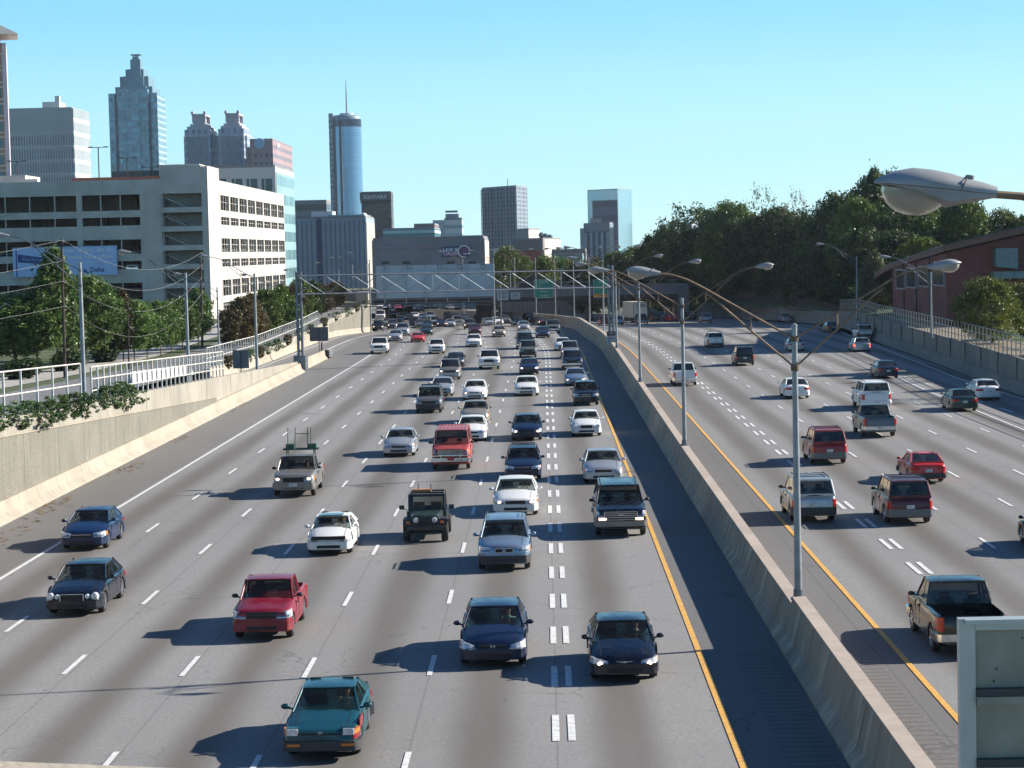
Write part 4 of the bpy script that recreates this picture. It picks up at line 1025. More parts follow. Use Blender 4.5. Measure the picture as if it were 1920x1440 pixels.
    return r
jeep(798, 1018, 'dark green open jeep with round headlights and tan seats')

def box_truck(name, px, py, label, Lb, Wb, Hb_, cab, front, txt=None, yaw=0, colr='cream', group=None):
    x, y, z = ground(px, py); sg = 1
    r = thing(name, label, 'truck', (x, y, gz(y)+.014), yaw, group)
    bx = MB(); bx.box(-Wb/2, Wb/2, 0 if not front else 2.2, Lb if not front else 2.2+Lb, .95, Hb_); bx.build('cargo_box', PT(colr), r)
    e = MB(); y0 = 0 if not front else 2.2
    for s_ in (-1, 1): e.box(s_*Wb/2-.05, s_*Wb/2+.05, y0-.03, y0+.05, .9, Hb_+.02)
    e.box(-Wb/2, Wb/2, y0-.03, y0+.05, Hb_-.06, Hb_+.03); e.box(-Wb/2, Wb/2, y0-.03, y0+.05, .86, 1.02); e.build('box_frame', M_galvL, r)
    cb = MB(); c0 = Lb+.2 if not front else 0
    RR = [[(-Wb/2+.1, yy_, .6), (-Wb/2+.1, yy_, h_), (Wb/2-.1, yy_, h_), (Wb/2-.1, yy_, .6)] for yy_, h_ in (((c0, 2.6), (c0+1.2, 2.6), (c0+1.8, 1.6), (c0+2.2, 1.4)) if not front else ((0, 1.5), (.3, 1.6), (.9, 2.6), (2.1, 2.65)))]
    cb.rings(RR); cb.build('cab', PT('white'), r, 30)
    if front:
        w_ = MB(); w_.quad((-Wb/2+.2, .31, 1.66), (Wb/2-.2, .31, 1.66), (Wb/2-.25, .84, 2.5), (-Wb/2+.25, .84, 2.5)); w_.build('windshield', M_glo, r)
        for s_ in (-1, 1): h_ = MB(); h_.box(s_*.85-.14, s_*.85+.14, -.03, .02, .8, 1.0); h_.build('headlight', M_head, r)
        g_ = MB(); g_.box(-.55, .55, -.03, .02, .8, 1.35); g_.build('grille', M_grille, r)
    else:
        for s_ in (-1, 1): h_ = MB(); h_.box(s_*1.05-.1, s_*1.05+.1, -.05, -.03, .72, .86); h_.build('tail_light', M_tail, r)
        u = MB(); u.box(-1.1, 1.1, -.02, .2, .5, .62); u.box(-1.0, 1.0, 0, Lb, .6, .9); u.build('rear_frame', PT('maroon'), r)
    for wy_ in (1.0 if not front else .9, 2.1 if not front else Lb+1.0):
        for s_ in (-1, 1):
            wm = MB(); wm.lathe([(.25, -.15), (.45, -.15), (.48, -.1), (.48, .1), (.45, .15), (.25, .15)], (0, 0, 0), 18, axis='x'); wm.build('wheel', M_rubber, r, 40, (s_*(Wb/2-.2), wy_, .48))
    if txt: text('lettering', txt, .62, plain('dark_letters', (.03, .05, .08), .6, var=0), r, (.1, -.045, Hb_-.65), bold=.012)
    return r
box_truck('box_truck', 1201, 606, 'white box truck with dark lettering on its rear door', 8.5, 2.45, 3.75, True, False, 'PRICE', yaw=.19)
box_truck('delivery_truck', 806, 574, 'pale box truck beyond the bridge, right of the long trailer', 5, 2.3, 3.2, True, True, yaw=-.2)
box_truck('semi_trailer', 778, 572.5, 'second cream trailer truck right behind the long one', 10, 2.5, 3.2, True, True, yaw=-.95, colr='cream')
tr_ = box_truck('semi_trailer', 748, 573, 'long cream trailer truck far beyond the bridge', 12, 2.5, 3.3, True, True, yaw=-.95, colr='cream')
bs = box_truck('delivery_truck', 716, 573, 'cream truck left of the long trailer beyond the bridge', 7, 2.4, 3.2, True, True, yaw=-.9, colr='cream')

# ------------------------------------------------------------------ people at the wheel
M_skin = plain('skin', (.42, .24, .16), .6, var=0); M_skin2 = plain('skin_dark', (.16, .085, .055), .6, var=0); M_hair = plain('hair_dark', (.02, .014, .01), .8, var=0)
def person_mesh(seed, arm_up=False):
    """seated figure facing -Y, hips at the origin, hands on the wheel"""
    bm = bmesh.new(); sk = bm.verts.layers.skin.verify()
    def v(p, r): q = bm.verts.new(p); q[sk].radius = (r, r*.85); return q
    hip = v((0, 0, .06), .15); hip[sk].use_root = True
    ab = v((0, .05, .25), .135); ch = v((0, .10, .43), .15); nk0 = v((0, .10, .56), .07); nk = v((0, .085, .63), .055); hd0 = v((0, .07, .71), .082); hd = v((0, .07, .79), .088); top = v((0, .08, .855), .06)
    for a, b in ((hip, ab), (ab, ch), (ch, nk0), (nk0, nk), (nk, hd0), (hd0, hd), (hd, top)): bm.edges.new((a, b))
    for s_ in (-1, 1):
        sh = v((s_*.17, .10, .50), .065); 
        if arm_up and s_ < 0: el = v((s_*.30, -.08, .38), .045); wr = v((s_*.20, -.20, .55), .03); hn = v((s_*.14, -.20, .63), .035)
        else: el = v((s_*.26, -.10, .27), .045); wr = v((s_*.17, -.33, .38), .03); hn = v((s_*.15, -.40, .41), .035)
        kn = v((s_*.16, -.42, .08), .075); ft = v((s_*.15, -.62, -.2), .05)
        for a, b in ((ch, sh), (sh, el), (el, wr), (wr, hn), (kn, ft), (hip, kn)): bm.edges.new((a, b))
    me = bpy.data.meshes.new('tmp'); bm.to_mesh(me); bm.free(); o = bpy.data.objects.new('tmp', me); col.objects.link(o)
    o.modifiers.new('s', 'SKIN'); sb = o.modifiers.new('b', 'SUBSURF'); sb.levels = 1; sb.render_levels = 1
    dg = bpy.context.evaluated_depsgraph_get(); out = bpy.data.meshes.new_from_object(o.evaluated_get(dg)); bpy.data.objects.remove(o); return out
PM = [person_mesh(0), person_mesh(1, True)]
def driver(car, t, label, shirt, up=0, skin=None):
    T = tp(t); me = PM[up].copy(); me.materials.clear(); me.materials.append(shirt); me.materials.append(skin or M_skin)
    for p in me.polygons:
        c = p.center; p.material_index = 1 if (c.z > .60 or (abs(c.x) > .1 and c.y < -.26 and c.z > .3) or (up and c.x < -.1 and c.y < -.12 and c.z > .5)) else 0; p.use_smooth = True
    loc = Vector((.38, -T['L']/2+T['cowl']+1.22, T['gc']+.34)); c, s_ = math.cos(car.rotation_euler.z), math.sin(car.rotation_euler.z)
    w = Vector((car.location.x+loc.x*c-loc.y*s_, car.location.y+loc.x*s_+loc.y*c, car.location.z+loc.z-.08))
    r = obj('person', me, None, w); r.rotation_euler = (0, 0, car.rotation_euler.z); tag(r, label, 'person')
    k = min(1.0, (T['H']-T['gc']-.34)/.92); r.scale = (k, k, k)
    h = MB(); h.sphere((0, .095, .81), .098, 10, 6, sc=(.95, 1, .95), lo=-.1); h.box(-.085, .085, .1, .17, .68, .82); h.build('hair', M_hair, r, 60)
    f = MB(); f.box(-.06, .06, -.035, -.018, .775, .795); f.build('sunglasses', M_black, r) 
def cloth(n, c): return plain('shirt_'+n, c, .85, var=.15, scale=6)
driver(acura, 'popup', 'man in a pale pink shirt driving the teal coupe, one arm raised', cloth('pink', (.50, .42, .45)), 1, M_skin)
driver(chry, 'lowsedan', 'driver in a white shirt in the dark navy sedan with lit lamps', cloth('white', (.6, .6, .55)), 0)
driver(accord, 'accord', 'driver in a pale green shirt in the dark blue sedan', cloth('green', (.25, .42, .36)), 1, M_skin)
driver(civic, 'hatch', 'driver in a light blue shirt in the white hatchback', cloth('blue', (.16, .32, .55)), 1)
driver(x3, 'x3', 'driver in a dark green top in the silver blue SUV', cloth('dark_green', (.04, .10, .07)), 0)
driver(f150, 'pickup', 'driver in a white shirt in the pewter pickup with the rack', cloth('white', (.6, .6, .55)), 1)
# ================================================================== land
M_grass = plain('grass_ground', (.055, .075, .02), .95, var=.4, scale=.6)
M_street = road_mat('street_asphalt', (.20, .20, .20))
M_dirt = plain('dirt_verge', (.20, .16, .11), .95, var=.3, scale=.8)
HL = [(0, 6), (30, 5.35), (118, 2.95), (160, 2.0), (200, 1.35), (235, 1.15), (280, 1.55), (320, 2.15), (375, 2.85), (5000, 2.85)]
def hl_(y): return lerp_table(HL, y)
def land(name, xs, ys, zf, mat):
    mb = MB(); n = len(xs)
    for y in ys:
        for x in xs:
            xx = x(y) if callable(x) else x; mb.v.append((xx, y, zf(xx, y)))
    for j in range(len(ys)-1):
        for i in range(n-1): mb.f.append((j*n+i, j*n+i+1, (j+1)*n+i+1, (j+1)*n+i)); mb.m.append(0)
    o = mb.build(name, mat, smoothdeg=60); tag(o, kind='structure'); return o
Yl = [-40, 0, 30, 60, 90, 118, 140, 160, 180, 200, 220, 235, 260, 280, 300, 320, 350, 376]
land('terrain', [-1200, -200, -46, -31.2 and -38.5], Yl, lambda x, y: hl_(y)-.02, M_grass)
strip('street', -38.5, -30.03, M_street, follow=False, zf=hl_, ys=Yl)
strip('pavement', -46, -40.6, plain('pavement_concrete', (.36, .34, .30), .85, var=.2), follow=False, zf=lambda y: hl_(y)+.03, ys=Yl[3:])
land('terrain', [-1500, -120, lambda y: off(y)-26.5], [376.5, 400, 430, 460, 500, 560, 700, 1200], lambda x, y: 2.8, M_grass)
def wallR(y): return lerp_table([(0, 34.0), (150, 34.6), (165, 34.9), (192, 36.1), (218, 37.1), (259, 38.5), (300, 40.6), (340, 42.3), (380, 43.2), (398, 42.5), (420, 38), (440, 30), (470, 14)], y)
def wtop(y): return lerp_table([(0, 2.5), (290, 2.5), (340, 1.2), (400, .3), (470, -.2)], y)
def hr(x, y): 
    t = max(0, min(1, (x-wallR(y)-10)/60)); return 2.2*max(.0, min(1, (x-wallR(y))/8)) + (wtop(y)-.3)*(1-max(.0, min(1, (x-wallR(y))/8))) + 3.2*t*t*(3-2*t)
land('terrain', [lambda y: wallR(y)+.25, lambda y: wallR(y)+5, lambda y: wallR(y)+10, lambda y: wallR(y)+25, lambda y: wallR(y)+45, 120, 200, 1500], [-40, 0, 60, 120, 160, 200, 250, 300, 350, 400, 440, 1200], hr, M_grass)

# right retaining wall
t = thing('retaining_wall', 'grey concrete retaining wall along the right edge in shade', 'wall')
ysr = [0, 60, 110, 150, 165, 180, 192, 205, 218, 240, 259, 280, 300, 320, 340, 360, 380, 398, 409, 420, 430, 440]
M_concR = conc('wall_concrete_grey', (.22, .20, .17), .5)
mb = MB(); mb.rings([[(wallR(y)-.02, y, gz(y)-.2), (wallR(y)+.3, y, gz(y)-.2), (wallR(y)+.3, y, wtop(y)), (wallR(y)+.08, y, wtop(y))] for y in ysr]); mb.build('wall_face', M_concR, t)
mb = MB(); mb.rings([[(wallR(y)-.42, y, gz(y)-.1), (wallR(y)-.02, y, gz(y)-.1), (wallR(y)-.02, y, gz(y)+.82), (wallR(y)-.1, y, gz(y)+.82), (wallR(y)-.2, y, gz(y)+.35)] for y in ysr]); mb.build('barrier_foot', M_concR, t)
mb = MB()
for y in range(60, 290, 9): mb.box(wallR(y)-.03, wallR(y)+.05, y, y+.05, .85, 2.48)
mb.build('joint', M_joint, t)
# rising tan wall beyond the ramp and wall below the upper fence
t = thing('ramp_wall', 'sunlit tan wall left of the ramp rising to the bridge', 'wall')
yb = [200, 215, 235, 260, 285, 300, 320, 345, 376]
xb = lambda y: -30.0+min(1, max(0, (y-300)/60))
def ztB(y): return lerp_table([(200, 1.45), (235, 1.25), (280, 1.7), (300, 2.1), (320, 2.6), (376, 3.4)], y)
mb = MB(); mb.rings([[(xb(y)-.5, y, -1), (xb(y), y, zramp(y)-.3), (xb(y), y, ztB(y)), (xb(y)-.5, y, ztB(y))] for y in yb]); 
mb.box(-60, -29.5, 376.2, 376.9, -3, 3.4); mb.build('wall_face', M_conc, t)
mb = MB(); mb.rings([[(xb(y), y, zramp(y)-.1), (xb(y)+.4, y, zramp(y)-.1), (xb(y)+.15, y, zramp(y)+.35), (xb(y)+.08, y, zramp(y)+.8), (xb(y), y, zramp(y)+.8)] for y in yb]); mb.build('barrier_foot', M_foot, t)
mb = MB(); mb.rings([[(xb(y), y, zramp(y)+.8), (xb(y)+.04, y, zramp(y)+.8), (xb(y)+.04, y, ztB(y)-.6), (xb(y), y, ztB(y)-.6)] for y in (312, 330, 350, 375)]); mb.build('aggregate_panel', M_peb, t)
mb = MB(); mb.box(-31, -29.02, 372, 376, 3.4, 5.2); mb.build('end_block', M_conc, t)

# ------------------------------------------------------------------ fences
M_fw = plain('fence_white_paint', (.62, .60, .55), .6, var=.15, scale=3)
def fence(name, label, pts_, h, posts, rails, mat, r=.045, name2='post', sub=None):
    """pts_: function y -> (x, z) of the foot; posts: list of y; rails: heights as share of h"""
    t = thing(name, label, 'fence'); 
    pm = MB(); pm.box(-r, r, -r, r, 0, h); me = pm.mesh('post', mat)
    for y in posts[:98]:
        x, z = pts_(y); obj(name2, me, t, (x, y, z-.12))
    step = 4
    for q in rails:
        rm = MB(); P = []
        y = posts[0]
        ys_ = [posts[0]+(posts[-1]-posts[0])*k/30 for k in range(31)]
        for y in ys_: x, z = pts_(y); P.append((x, y, z-.12+h*q))
        rm.tube(P, r*.8, 4); rm.build('rail', mat, t)
    if sub:
        sm_ = MB(); y = posts[0]
        while y < posts[-1]: x, z = pts_(y); sm_.box(x-.008, x+.008, y-.008, y+.008, z, z+h-.12); y += sub
        for k in range(8):
            P = []
            for y in ys_: x, z = pts_(y); P.append((x, y, z-.12+h*(k+.5)/8))
            sm_.tube(P, .006, 3)
        o = sm_.build('mesh_panel', mat, t); o['kind'] = 'stuff'
    return t
fence('wall_fence', 'white grid fence on top of the left retaining wall', lambda y: (-24.24, zwall(y)+.05), 2.15, [40+3.35*k for k in range(24)], (.02, .5, 1), M_fw)
fence('wall_fence', 'white closely spaced grid fence stepping down to the ramp', lambda y: (-24.24, zwall(y)+.0), 1.95, [119.8+1.7*k for k in range(30)], (.03, .35, .67, 1), M_fw)
fence('ramp_fence', 'cream grid fence along the top of the ramp wall', lambda y: (xb(y)-.25, ztB(y)+.02), 1.9, [201+1.75*k for k in range(58)], (.03, .5, 1), M_fw)
M_fg = plain('fence_galvanised', (.46, .42, .34), .5, .3, .15, 3)
fence('wall_fence', 'galvanised grid fence on top of the right retaining wall', lambda y: (wallR(y)+.15, wtop(y)), 1.75, [118+2.05*k for k in range(98)], (.03, .36, .68, 1), M_fg, r=.04)
strip('verge', lambda y: wallR(y)+.3, lambda y: wallR(y)+5.2, M_dirt, follow=False, zf=lambda y: 2.3, ys=[100, 150, 180, 200, 220, 240, 260, 280])
t = thing('wooden_fence', 'dark wooden board fence below the trees at the far right bend', 'fence')
M_board = plain('fence_board_dark', (.035, .026, .02), .9, var=.4, scale=6, stretch=(1, 1, .2))
for k in range(40):
    ya, yb2 = 300+3.4*k, 300+3.4*(k+1)-.15; m_ = MB(); xa, xb2 = wallR(ya)+2.2, wallR(yb2)+2.2
    m_.rings([[(xa, ya, wtop(ya)-.6), (xa+.08, ya, wtop(ya)-.6), (xa+.08, ya, wtop(ya)+2.6), (xa, ya, wtop(ya)+2.6)], [(xb2, yb2, wtop(yb2)-.6), (xb2+.08, yb2, wtop(yb2)-.6), (xb2+.08, yb2, wtop(yb2)+2.6), (xb2, yb2, wtop(yb2)+2.6)]])
    m_.build('board_panel', M_board, t)
# white traffic barriers on the street
M_wb = plain('white_barrier', (.45, .44, .41), .7, var=.15)
me = MB(); me.rings([[(-.3, y, 0), (.3, y, 0), (.12, y, .35), (.08, y, .85), (-.08, y, .85), (-.12, y, .35)] for y in (0, 3.6)]); me = me.mesh('traffic_barrier', M_wb)
for k in range(4):
    x, y = pg(238+28*k, 716-5.2*k, 1.9); o = obj('traffic_barrier', me, None, (x+.2, y, hl_(y)+.01)); o.rotation_euler = (0, 0, R(-13))
    tag(o, 'white concrete traffic barrier standing on the street behind the left fence', 'barrier', 'white barriers on the street')
# ================================================================== plants
LM = {'dark': leafmat('leaf_dark', (.013, .036, .008), (.032, .070, .014), (.07, .11, .025)), 'mid': leafmat('leaf_mid', (.04, .085, .014), (.075, .13, .02), (.14, .19, .035)),
      'street': leafmat('leaf_street', (.06, .125, .03), (.10, .18, .04), (.22, .28, .08)), 'yellow': leafmat('leaf_yellow', (.05, .085, .012), (.10, .13, .02), (.20, .19, .03)),
      'bronze': leafmat('leaf_bronze', (.05, .045, .018), (.085, .065, .025), (.14, .10, .04)), 'pale': leafmat('leaf_pale', (.05, .07, .03), (.09, .11, .045), (.20, .21, .11)),
      'tan': leafmat('leaf_tan', (.13, .10, .055), (.18, .14, .08), (.25, .2, .12)), 'juniper': leafmat('leaf_juniper', (.025, .06, .014), (.05, .11, .022), (.10, .16, .04)), 'bright': leafmat('leaf_bright', (.05, .09, .012), (.09, .14, .02), (.16, .19, .04))}
M_bark = plain('bark', (.09, .065, .045), .9, var=.3, scale=5, stretch=(1, 1, .3))
def crown_mesh(seed, nclump, nleaf, leaf, shape='round', lumpy=.28, hollow=0.0):
    """unit crown, about 1 wide and 1 high, z from 0 to 1"""
    rn = random.Random(seed); mb = MB(); V = mb.v; Fs = mb.f
    lobes = [(rn.uniform(0, 2*PI), rn.uniform(.1, .85), rn.uniform(.5, 1)) for _ in range(7)]
    for c in range(nclump):
        t = rn.random(); a = rn.uniform(0, 2*PI); 
        z = rn.random()**.85
        if shape == 'round': prof = math.sqrt(max(0, 1-(2*z-1)**2))**.75
        elif shape == 'cone': prof = (1-z)**.7*1.0 + .06
        elif shape == 'egg': prof = math.sin(min(1, z*1.02)**.62*PI)**.7
        elif shape == 'spread': prof = math.sqrt(max(0, 1-(1-z)**1.5))*(1 if z < .9 else .8)
        else: prof = 1-abs(2*z-1)**3
        lump = 1
        for la, lz, ls in lobes:
            d = abs((a-la+PI) % (2*PI)-PI); lump += lumpy*ls*math.exp(-(d*d)*1.6-((z-lz)*3)**2)
        lump -= lumpy*.4
        rad = .5*prof*lump*(hollow+(1-hollow)*rn.random()**.33)
        cx, cy, cz = rad*math.cos(a), rad*math.sin(a), z*(.93+.1*lump*rn.random())
        cr = rn.uniform(.045, .085)
        for k in range(nleaf):
            dx, dy, dz = rn.gauss(0, cr*.6), rn.gauss(0, cr*.6), rn.gauss(0, cr*.45)
            x, y, zz = cx+dx, cy+dy, cz+dz; s = leaf*rn.uniform(.6, 1.3)
            ux, uy, uz = rn.gauss(0, 1), rn.gauss(0, 1), rn.gauss(0, .6); l = math.sqrt(ux*ux+uy*uy+uz*uz)+1e-6; ux, uy, uz = ux/l*s, uy/l*s, uz/l*s
            vx, vy, vz = rn.gauss(0, 1), rn.gauss(0, 1), rn.gauss(0, .6); d = (vx*ux+vy*uy+vz*uz)/(s*s); vx -= d*ux; vy -= d*uy; vz -= d*uz
            l = math.sqrt(vx*vx+vy*vy+vz*vz)+1e-6; w = s*.6/l; vx *= w; vy *= w; vz *= w
            i = len(V); V += [(x-ux, y-uy, zz-uz), (x+vx*.8, y+vy*.8, zz+vz*.8), (x+ux, y+uy, zz+uz), (x-vx*.8, y-vy*.8, zz-vz*.8)]
            Fs.append((i, i+1, i+2, i+3)); mb.m.append(0)
    me = mb.mesh('crown', LM['dark']); return me
CROWN = {'big0': crown_mesh(1, 420, 40, .024), 'big1': crown_mesh(2, 440, 38, .023, 'egg', .4), 'big2': crown_mesh(3, 420, 40, .024, 'spread', .45), 'big3': crown_mesh(9, 460, 36, .022, 'round', .5),
         'street0': crown_mesh(4, 340, 40, .030, 'egg', .3), 'street1': crown_mesh(5, 340, 40, .030, 'round', .25), 'street2': crown_mesh(6, 380, 38, .028, 'cone', .3),
         'sparse': crown_mesh(7, 120, 18, .020, 'round', .6), 'bush': crown_mesh(8, 150, 30, .045, 'spread', .4), 'jun0': crown_mesh(11, 90, 34, .045, 'spread', 1.1), 'jun1': crown_mesh(12, 90, 34, .045, 'round', 1.2), 'jun2': crown_mesh(13, 80, 34, .048, 'spread', 1.3)}
def trunk_mesh(seed, n=7):
    rn = random.Random(seed); mb = MB()
    mb.tube([(0, 0, -.3), (.01, 0, .25), (-.01, .01, .6), (.01, 0, .85)], [.028, .02, .013, .004], 7)
    for k in range(n):
        a = rn.uniform(0, 2*PI); z0 = rn.uniform(.12, .55); l = rn.uniform(.2, .38)
        mb.tube([(0, 0, z0), (math.cos(a)*l*.5, math.sin(a)*l*.5, z0+l*.55), (math.cos(a)*l, math.sin(a)*l, z0+l*.9)], [.012, .008, .003], 5)
    return mb.mesh('trunk', M_bark)
TRUNK = [trunk_mesh(k) for k in range(3)]
_tk = [0]
def tree(x, y, z, h, w, kind, leaf, label, group=None, clear=.2, name='tree', cat='tree'):
    """h total height; clear: share of height that is bare trunk"""
    _tk[0] += 1; rn = random.Random(_tk[0]*31)
    r = thing(name, label, cat, (x, y, z), rn.uniform(0, 2*PI), group)
    c = obj('crown', CROWN[kind], r, (0, 0, h*clear)); c.scale = (w, w, h*(1-clear))
    c.material_slots[0].link = 'OBJECT'; c.material_slots[0].material = LM[leaf]
    tr = obj('trunk', TRUNK[_tk[0] % 3], r); s = h*(1-clear)*.95+h*clear
    tr.scale = (max(w*.75, h*.4), max(w*.75, h*.4), h*.95)
    return r
def tree_px(px, ytop, wpx, Y, zb, kind, leaf, label, group=None, clear=.12, **k):
    
    while px > 1182 and Y > 300 and (px-VPX)*Y/F < wallR(Y)+(4 if Y < 400 else 8) and Y < 620: Y += 5
    p = py_(px, ytop-5, Y); w = wpx*1.04*Y/F; return tree(p.x, Y, zb, p.z-zb, w, kind, leaf, label, group, clear, **k)
# street trees left (photo x, foot y, top y, width)
G = 'street trees along the left pavement'
for i, (px, fy, ty, w, kd, lf, lb) in enumerate([
    (28, 692, 560, 150, 'street1', 'street', 'broad yellowish green street tree at the left edge of the photo'),
    (108, 690, 482, 105, 'street2', 'street', 'tall pointed green tree rising in front of the blue billboard'),
    (70, 676, 545, 100, 'street0', 'dark', 'dark green tree between the broad one and the pointed one'),
    (160, 684, 530, 110, 'street1', 'street', 'green tree behind the nearest left lamp post'),
    (200, 678, 560, 80, 'street1', 'street', 'round green street tree right of the nearest lamp post'),
    (232, 677, 553, 62, 'street0', 'bronze', 'reddish brown topped tree behind the small wooden pole'),
    (252, 676, 572, 58, 'street1', 'street', 'small street tree fifth from the second left lamp post'),
    (276, 671, 574, 56, 'street0', 'street', 'small street tree fourth from the second left lamp post'),
    (302, 667, 572, 54, 'street1', 'street', 'small street tree third from the second left lamp post'),
    (322, 663, 571, 52, 'street0', 'street', 'small street tree second from the second left lamp post'),
    (343, 657, 566, 52, 'street1', 'street', 'small street tree just left of the second left lamp post'),
    (372, 648, 549, 50, 'street0', 'street', 'round green tree at the end of the row, right of the second left lamp post')]):
    x, y = pg(px, fy, 1.5); z = hl_(y); x, y = pg(px, fy, z); p = py_(px, ty, y)
    tree(x, y, z, (p.z-z)*1.05, w*1.22*y/F, kd, lf, lb, G, clear=.2)
G = 'trees beside the parking garage'
for px, fy, ty, w, kd, lf, lb in [(455, 640, 560, 62, 'street1', 'bronze', 'dark reddish bush like tree at the foot of the white garage corner'), (500, 636, 553, 75, 'street0', 'bronze', 'bronze green tree before the middle of the garage side'),
    (535, 628, 545, 70, 'street1', 'mid', 'dark green tree left of the gantry post'), (575, 618, 535, 70, 'street0', 'mid', 'green tree right of the gantry post'), (603, 608, 525, 50, 'street1', 'bright', 'bright yellow green tree above the ramp fence'),
    (548, 610, 538, 50, 'street1', 'bronze', 'bronze tree behind the gantry post'), (635, 596, 533, 50, 'street0', 'bronze', 'reddish tree over the tan wall'), (665, 588, 530, 46, 'street1', 'bronze', 'brown tree at the end of the tan wall'),
    (588, 600, 528, 44, 'street0', 'dark', 'dark tree between the two gantry chords'), (430, 645, 580, 46, 'bush', 'bronze', 'low bronze bush at the left end of the garage trees')]:
    x, y = pg(px, fy, 1.9); z = hl_(y); p = py_(px, ty, y); tree(min(x, -33.5), y, z, p.z-z, w*y/F, kd, lf, lb, G, clear=.1)
# juniper shrubs hanging over the wall
def shrub(x, y, z, w, d, h, leaf, label, group, cat='shrub'):
    _tk[0] += 1; r = obj('shrub', CROWN['jun%d' % (_tk[0] % 3)] if leaf == 'juniper' else CROWN['bush'], None, (x, y, z)); r.scale = (w, d, h); r.rotation_euler = (0, 0, 0 if _tk[0] % 2 else PI); r.material_slots[0].link = 'OBJECT'; r.material_slots[0].material = LM[leaf]
    tag(r, label, cat, group); return r
G = 'juniper shrubs on the left wall top'
for i, (y, d, h) in enumerate([(98.5, 4.5, 1.6), (103, 4.5, 1.5), (107.2, 4.2, 1.3), (111, 4.4, 1.6), (114.6, 3.8, 1.5), (117.2, 2.8, 1.2), (122.4, 4.4, 1.7), (126, 4.6, 1.75), (128.8, 3.0, 1.3)]):
    shrub(-24.0, y, zwall(y)-.42-.14*(i % 3), 1.2, d*.95, h*(.66+.13*(i % 3)), 'juniper', 'dark green juniper hanging over the left wall, %s' % ('at the left edge of the photo', 'second clump from the left edge', 'third clump from the left edge', 'fourth clump from the left edge', 'fifth clump from the left edge', 'just left of the lamp post', 'just right of the lamp post', 'the widest clump right of the lamp post', 'last clump before bare concrete')[i], G)
G = 'small shrubs on the ramp wall'
for i, y in enumerate([212, 219, 228, 236, 243, 251, 262, 274, 288, 305, 320, 335, 350, 365]):
    shrub(xb(y)+.12, y, ztB(y)-.55, 1.1, 3.4, 1.25, 'juniper' if i % 3 else 'bronze', 'small dark shrub planted along the top of the ramp wall', G)
# shrubs and low hedge on the verge behind the street trees
for i in range(9):
    x, y = -43.5-1.5*(i % 2), 150+9*i
    shrub(x, y, hl_(y)-.1, 3, 3, 1.6, 'dark', 'low dark shrub in the bed behind the street trees', 'shrubs behind the street trees')
# right hillside
G = 'dense trees on the right slope'
RT = [(1190, 470, 60, 440, 'big0', 'mid'), (1215, 450, 70, 430, 'big1', 'dark'), (1250, 432, 80, 420, 'big3', 'mid'), (1285, 445, 80, 400, 'big0', 'bright'), (1325, 398, 120, 400, 'big2', 'dark'), (1375, 388, 110, 390, 'big3', 'mid'),
      (1455, 400, 130, 400, 'big0', 'dark'), (1520, 405, 120, 385, 'big2', 'dark'), (1575, 372, 130, 375, 'big3', 'dark'), (1640, 332, 130, 365, 'big1', 'dark'), (1665, 338, 100, 372, 'big0', 'dark'), (1710, 352, 150, 355, 'big3', 'mid'), (1770, 372, 140, 345, 'big2', 'mid'),
      (1240, 500, 80, 395, 'big1', 'dark'), (1280, 490, 90, 385, 'big3', 'mid'), (1330, 470, 100, 372, 'big0', 'dark'), (1380, 468, 110, 365, 'big3', 'bright'), (1430, 452, 120, 360, 'big2', 'dark'), (1490, 455, 120, 352, 'big0', 'dark'), (1560, 450, 130, 340, 'big1', 'dark'), (1620, 440, 110, 332, 'big0', 'dark'),
      (1690, 440, 120, 325, 'big3', 'dark'), (1745, 440, 110, 330, 'big2', 'dark'), (1340, 520, 110, 350, 'big2', 'dark'), (1400, 520, 110, 345, 'big3', 'dark'), (1460, 515, 100, 335, 'big1', 'dark'), (1270, 530, 80, 372, 'big0', 'dark'), (1210, 520, 70, 412, 'big2', 'mid'), (1300, 540, 90, 360, 'bush', 'dark')]
for i, px in enumerate(range(1200, 1790, 34)):
    RT.append((px, lerp_table([(1200, 478), (1300, 455), (1400, 415), (1500, 420), (1600, 385), (1700, 385), (1800, 425)], px)+10*(i % 3), 95, 375-(px-1200)*.07+7*(i % 2), 'big%d' % (i % 4), 'dark' if i % 4 else 'mid'))
for a in RT: tree_px(*a[:4], max(2.2, hr((a[0]-1018)*a[3]/F, a[3])), a[4], a[5], 'dense dark green tree in the wood on the right slope', G, clear=.06)
sp = [(1430, 356, 80, 395, 'sparse', 'mid', 'thin open crowned tree standing above the wood right of centre'), (1495, 362, 55, 400, 'sparse', 'tan', 'pale tan dead leaved tree on the wood skyline'), (1650, 325, 70, 366, 'sparse', 'mid', 'loose leafy tree top just left of the big lamp head'), (1450, 420, 60, 385, 'big0', 'tan', 'brownish tree patch in the dark wood'),
      (1535, 478, 105, 305, 'big1', 'pale', 'broad pale leaved tree before the dark wood'), (1475, 490, 90, 315, 'big1', 'pale', 'narrow pale leaved tree left of the broad pale one'), (1640, 478, 75, 296, 'big1', 'pale', 'pale leaved tree touching the brick building'),
      (1805, 384, 100, 330, 'big0', 'mid', 'round green tree above the brick roof'), (1885, 402, 80, 330, 'big3', 'bright', 'light green tree top at the right edge above the roof'), (1920, 415, 60, 328, 'big0', 'mid', 'green tree cut by the right edge above the roof'), (1725, 455, 100, 318, 'street1', 'bright', 'low light green tree against the brick roof end'),
      (1858, 528, 108, 197, 'big3', 'yellow', 'yellowish green tree before the brick wall at the right edge'), (1925, 538, 90, 205, 'big2', 'yellow', 'yellowish tree cut by the right edge')]
for a in sp: tree_px(*a[:4], 2.2, a[4], a[5], a[6], None, clear=.08)
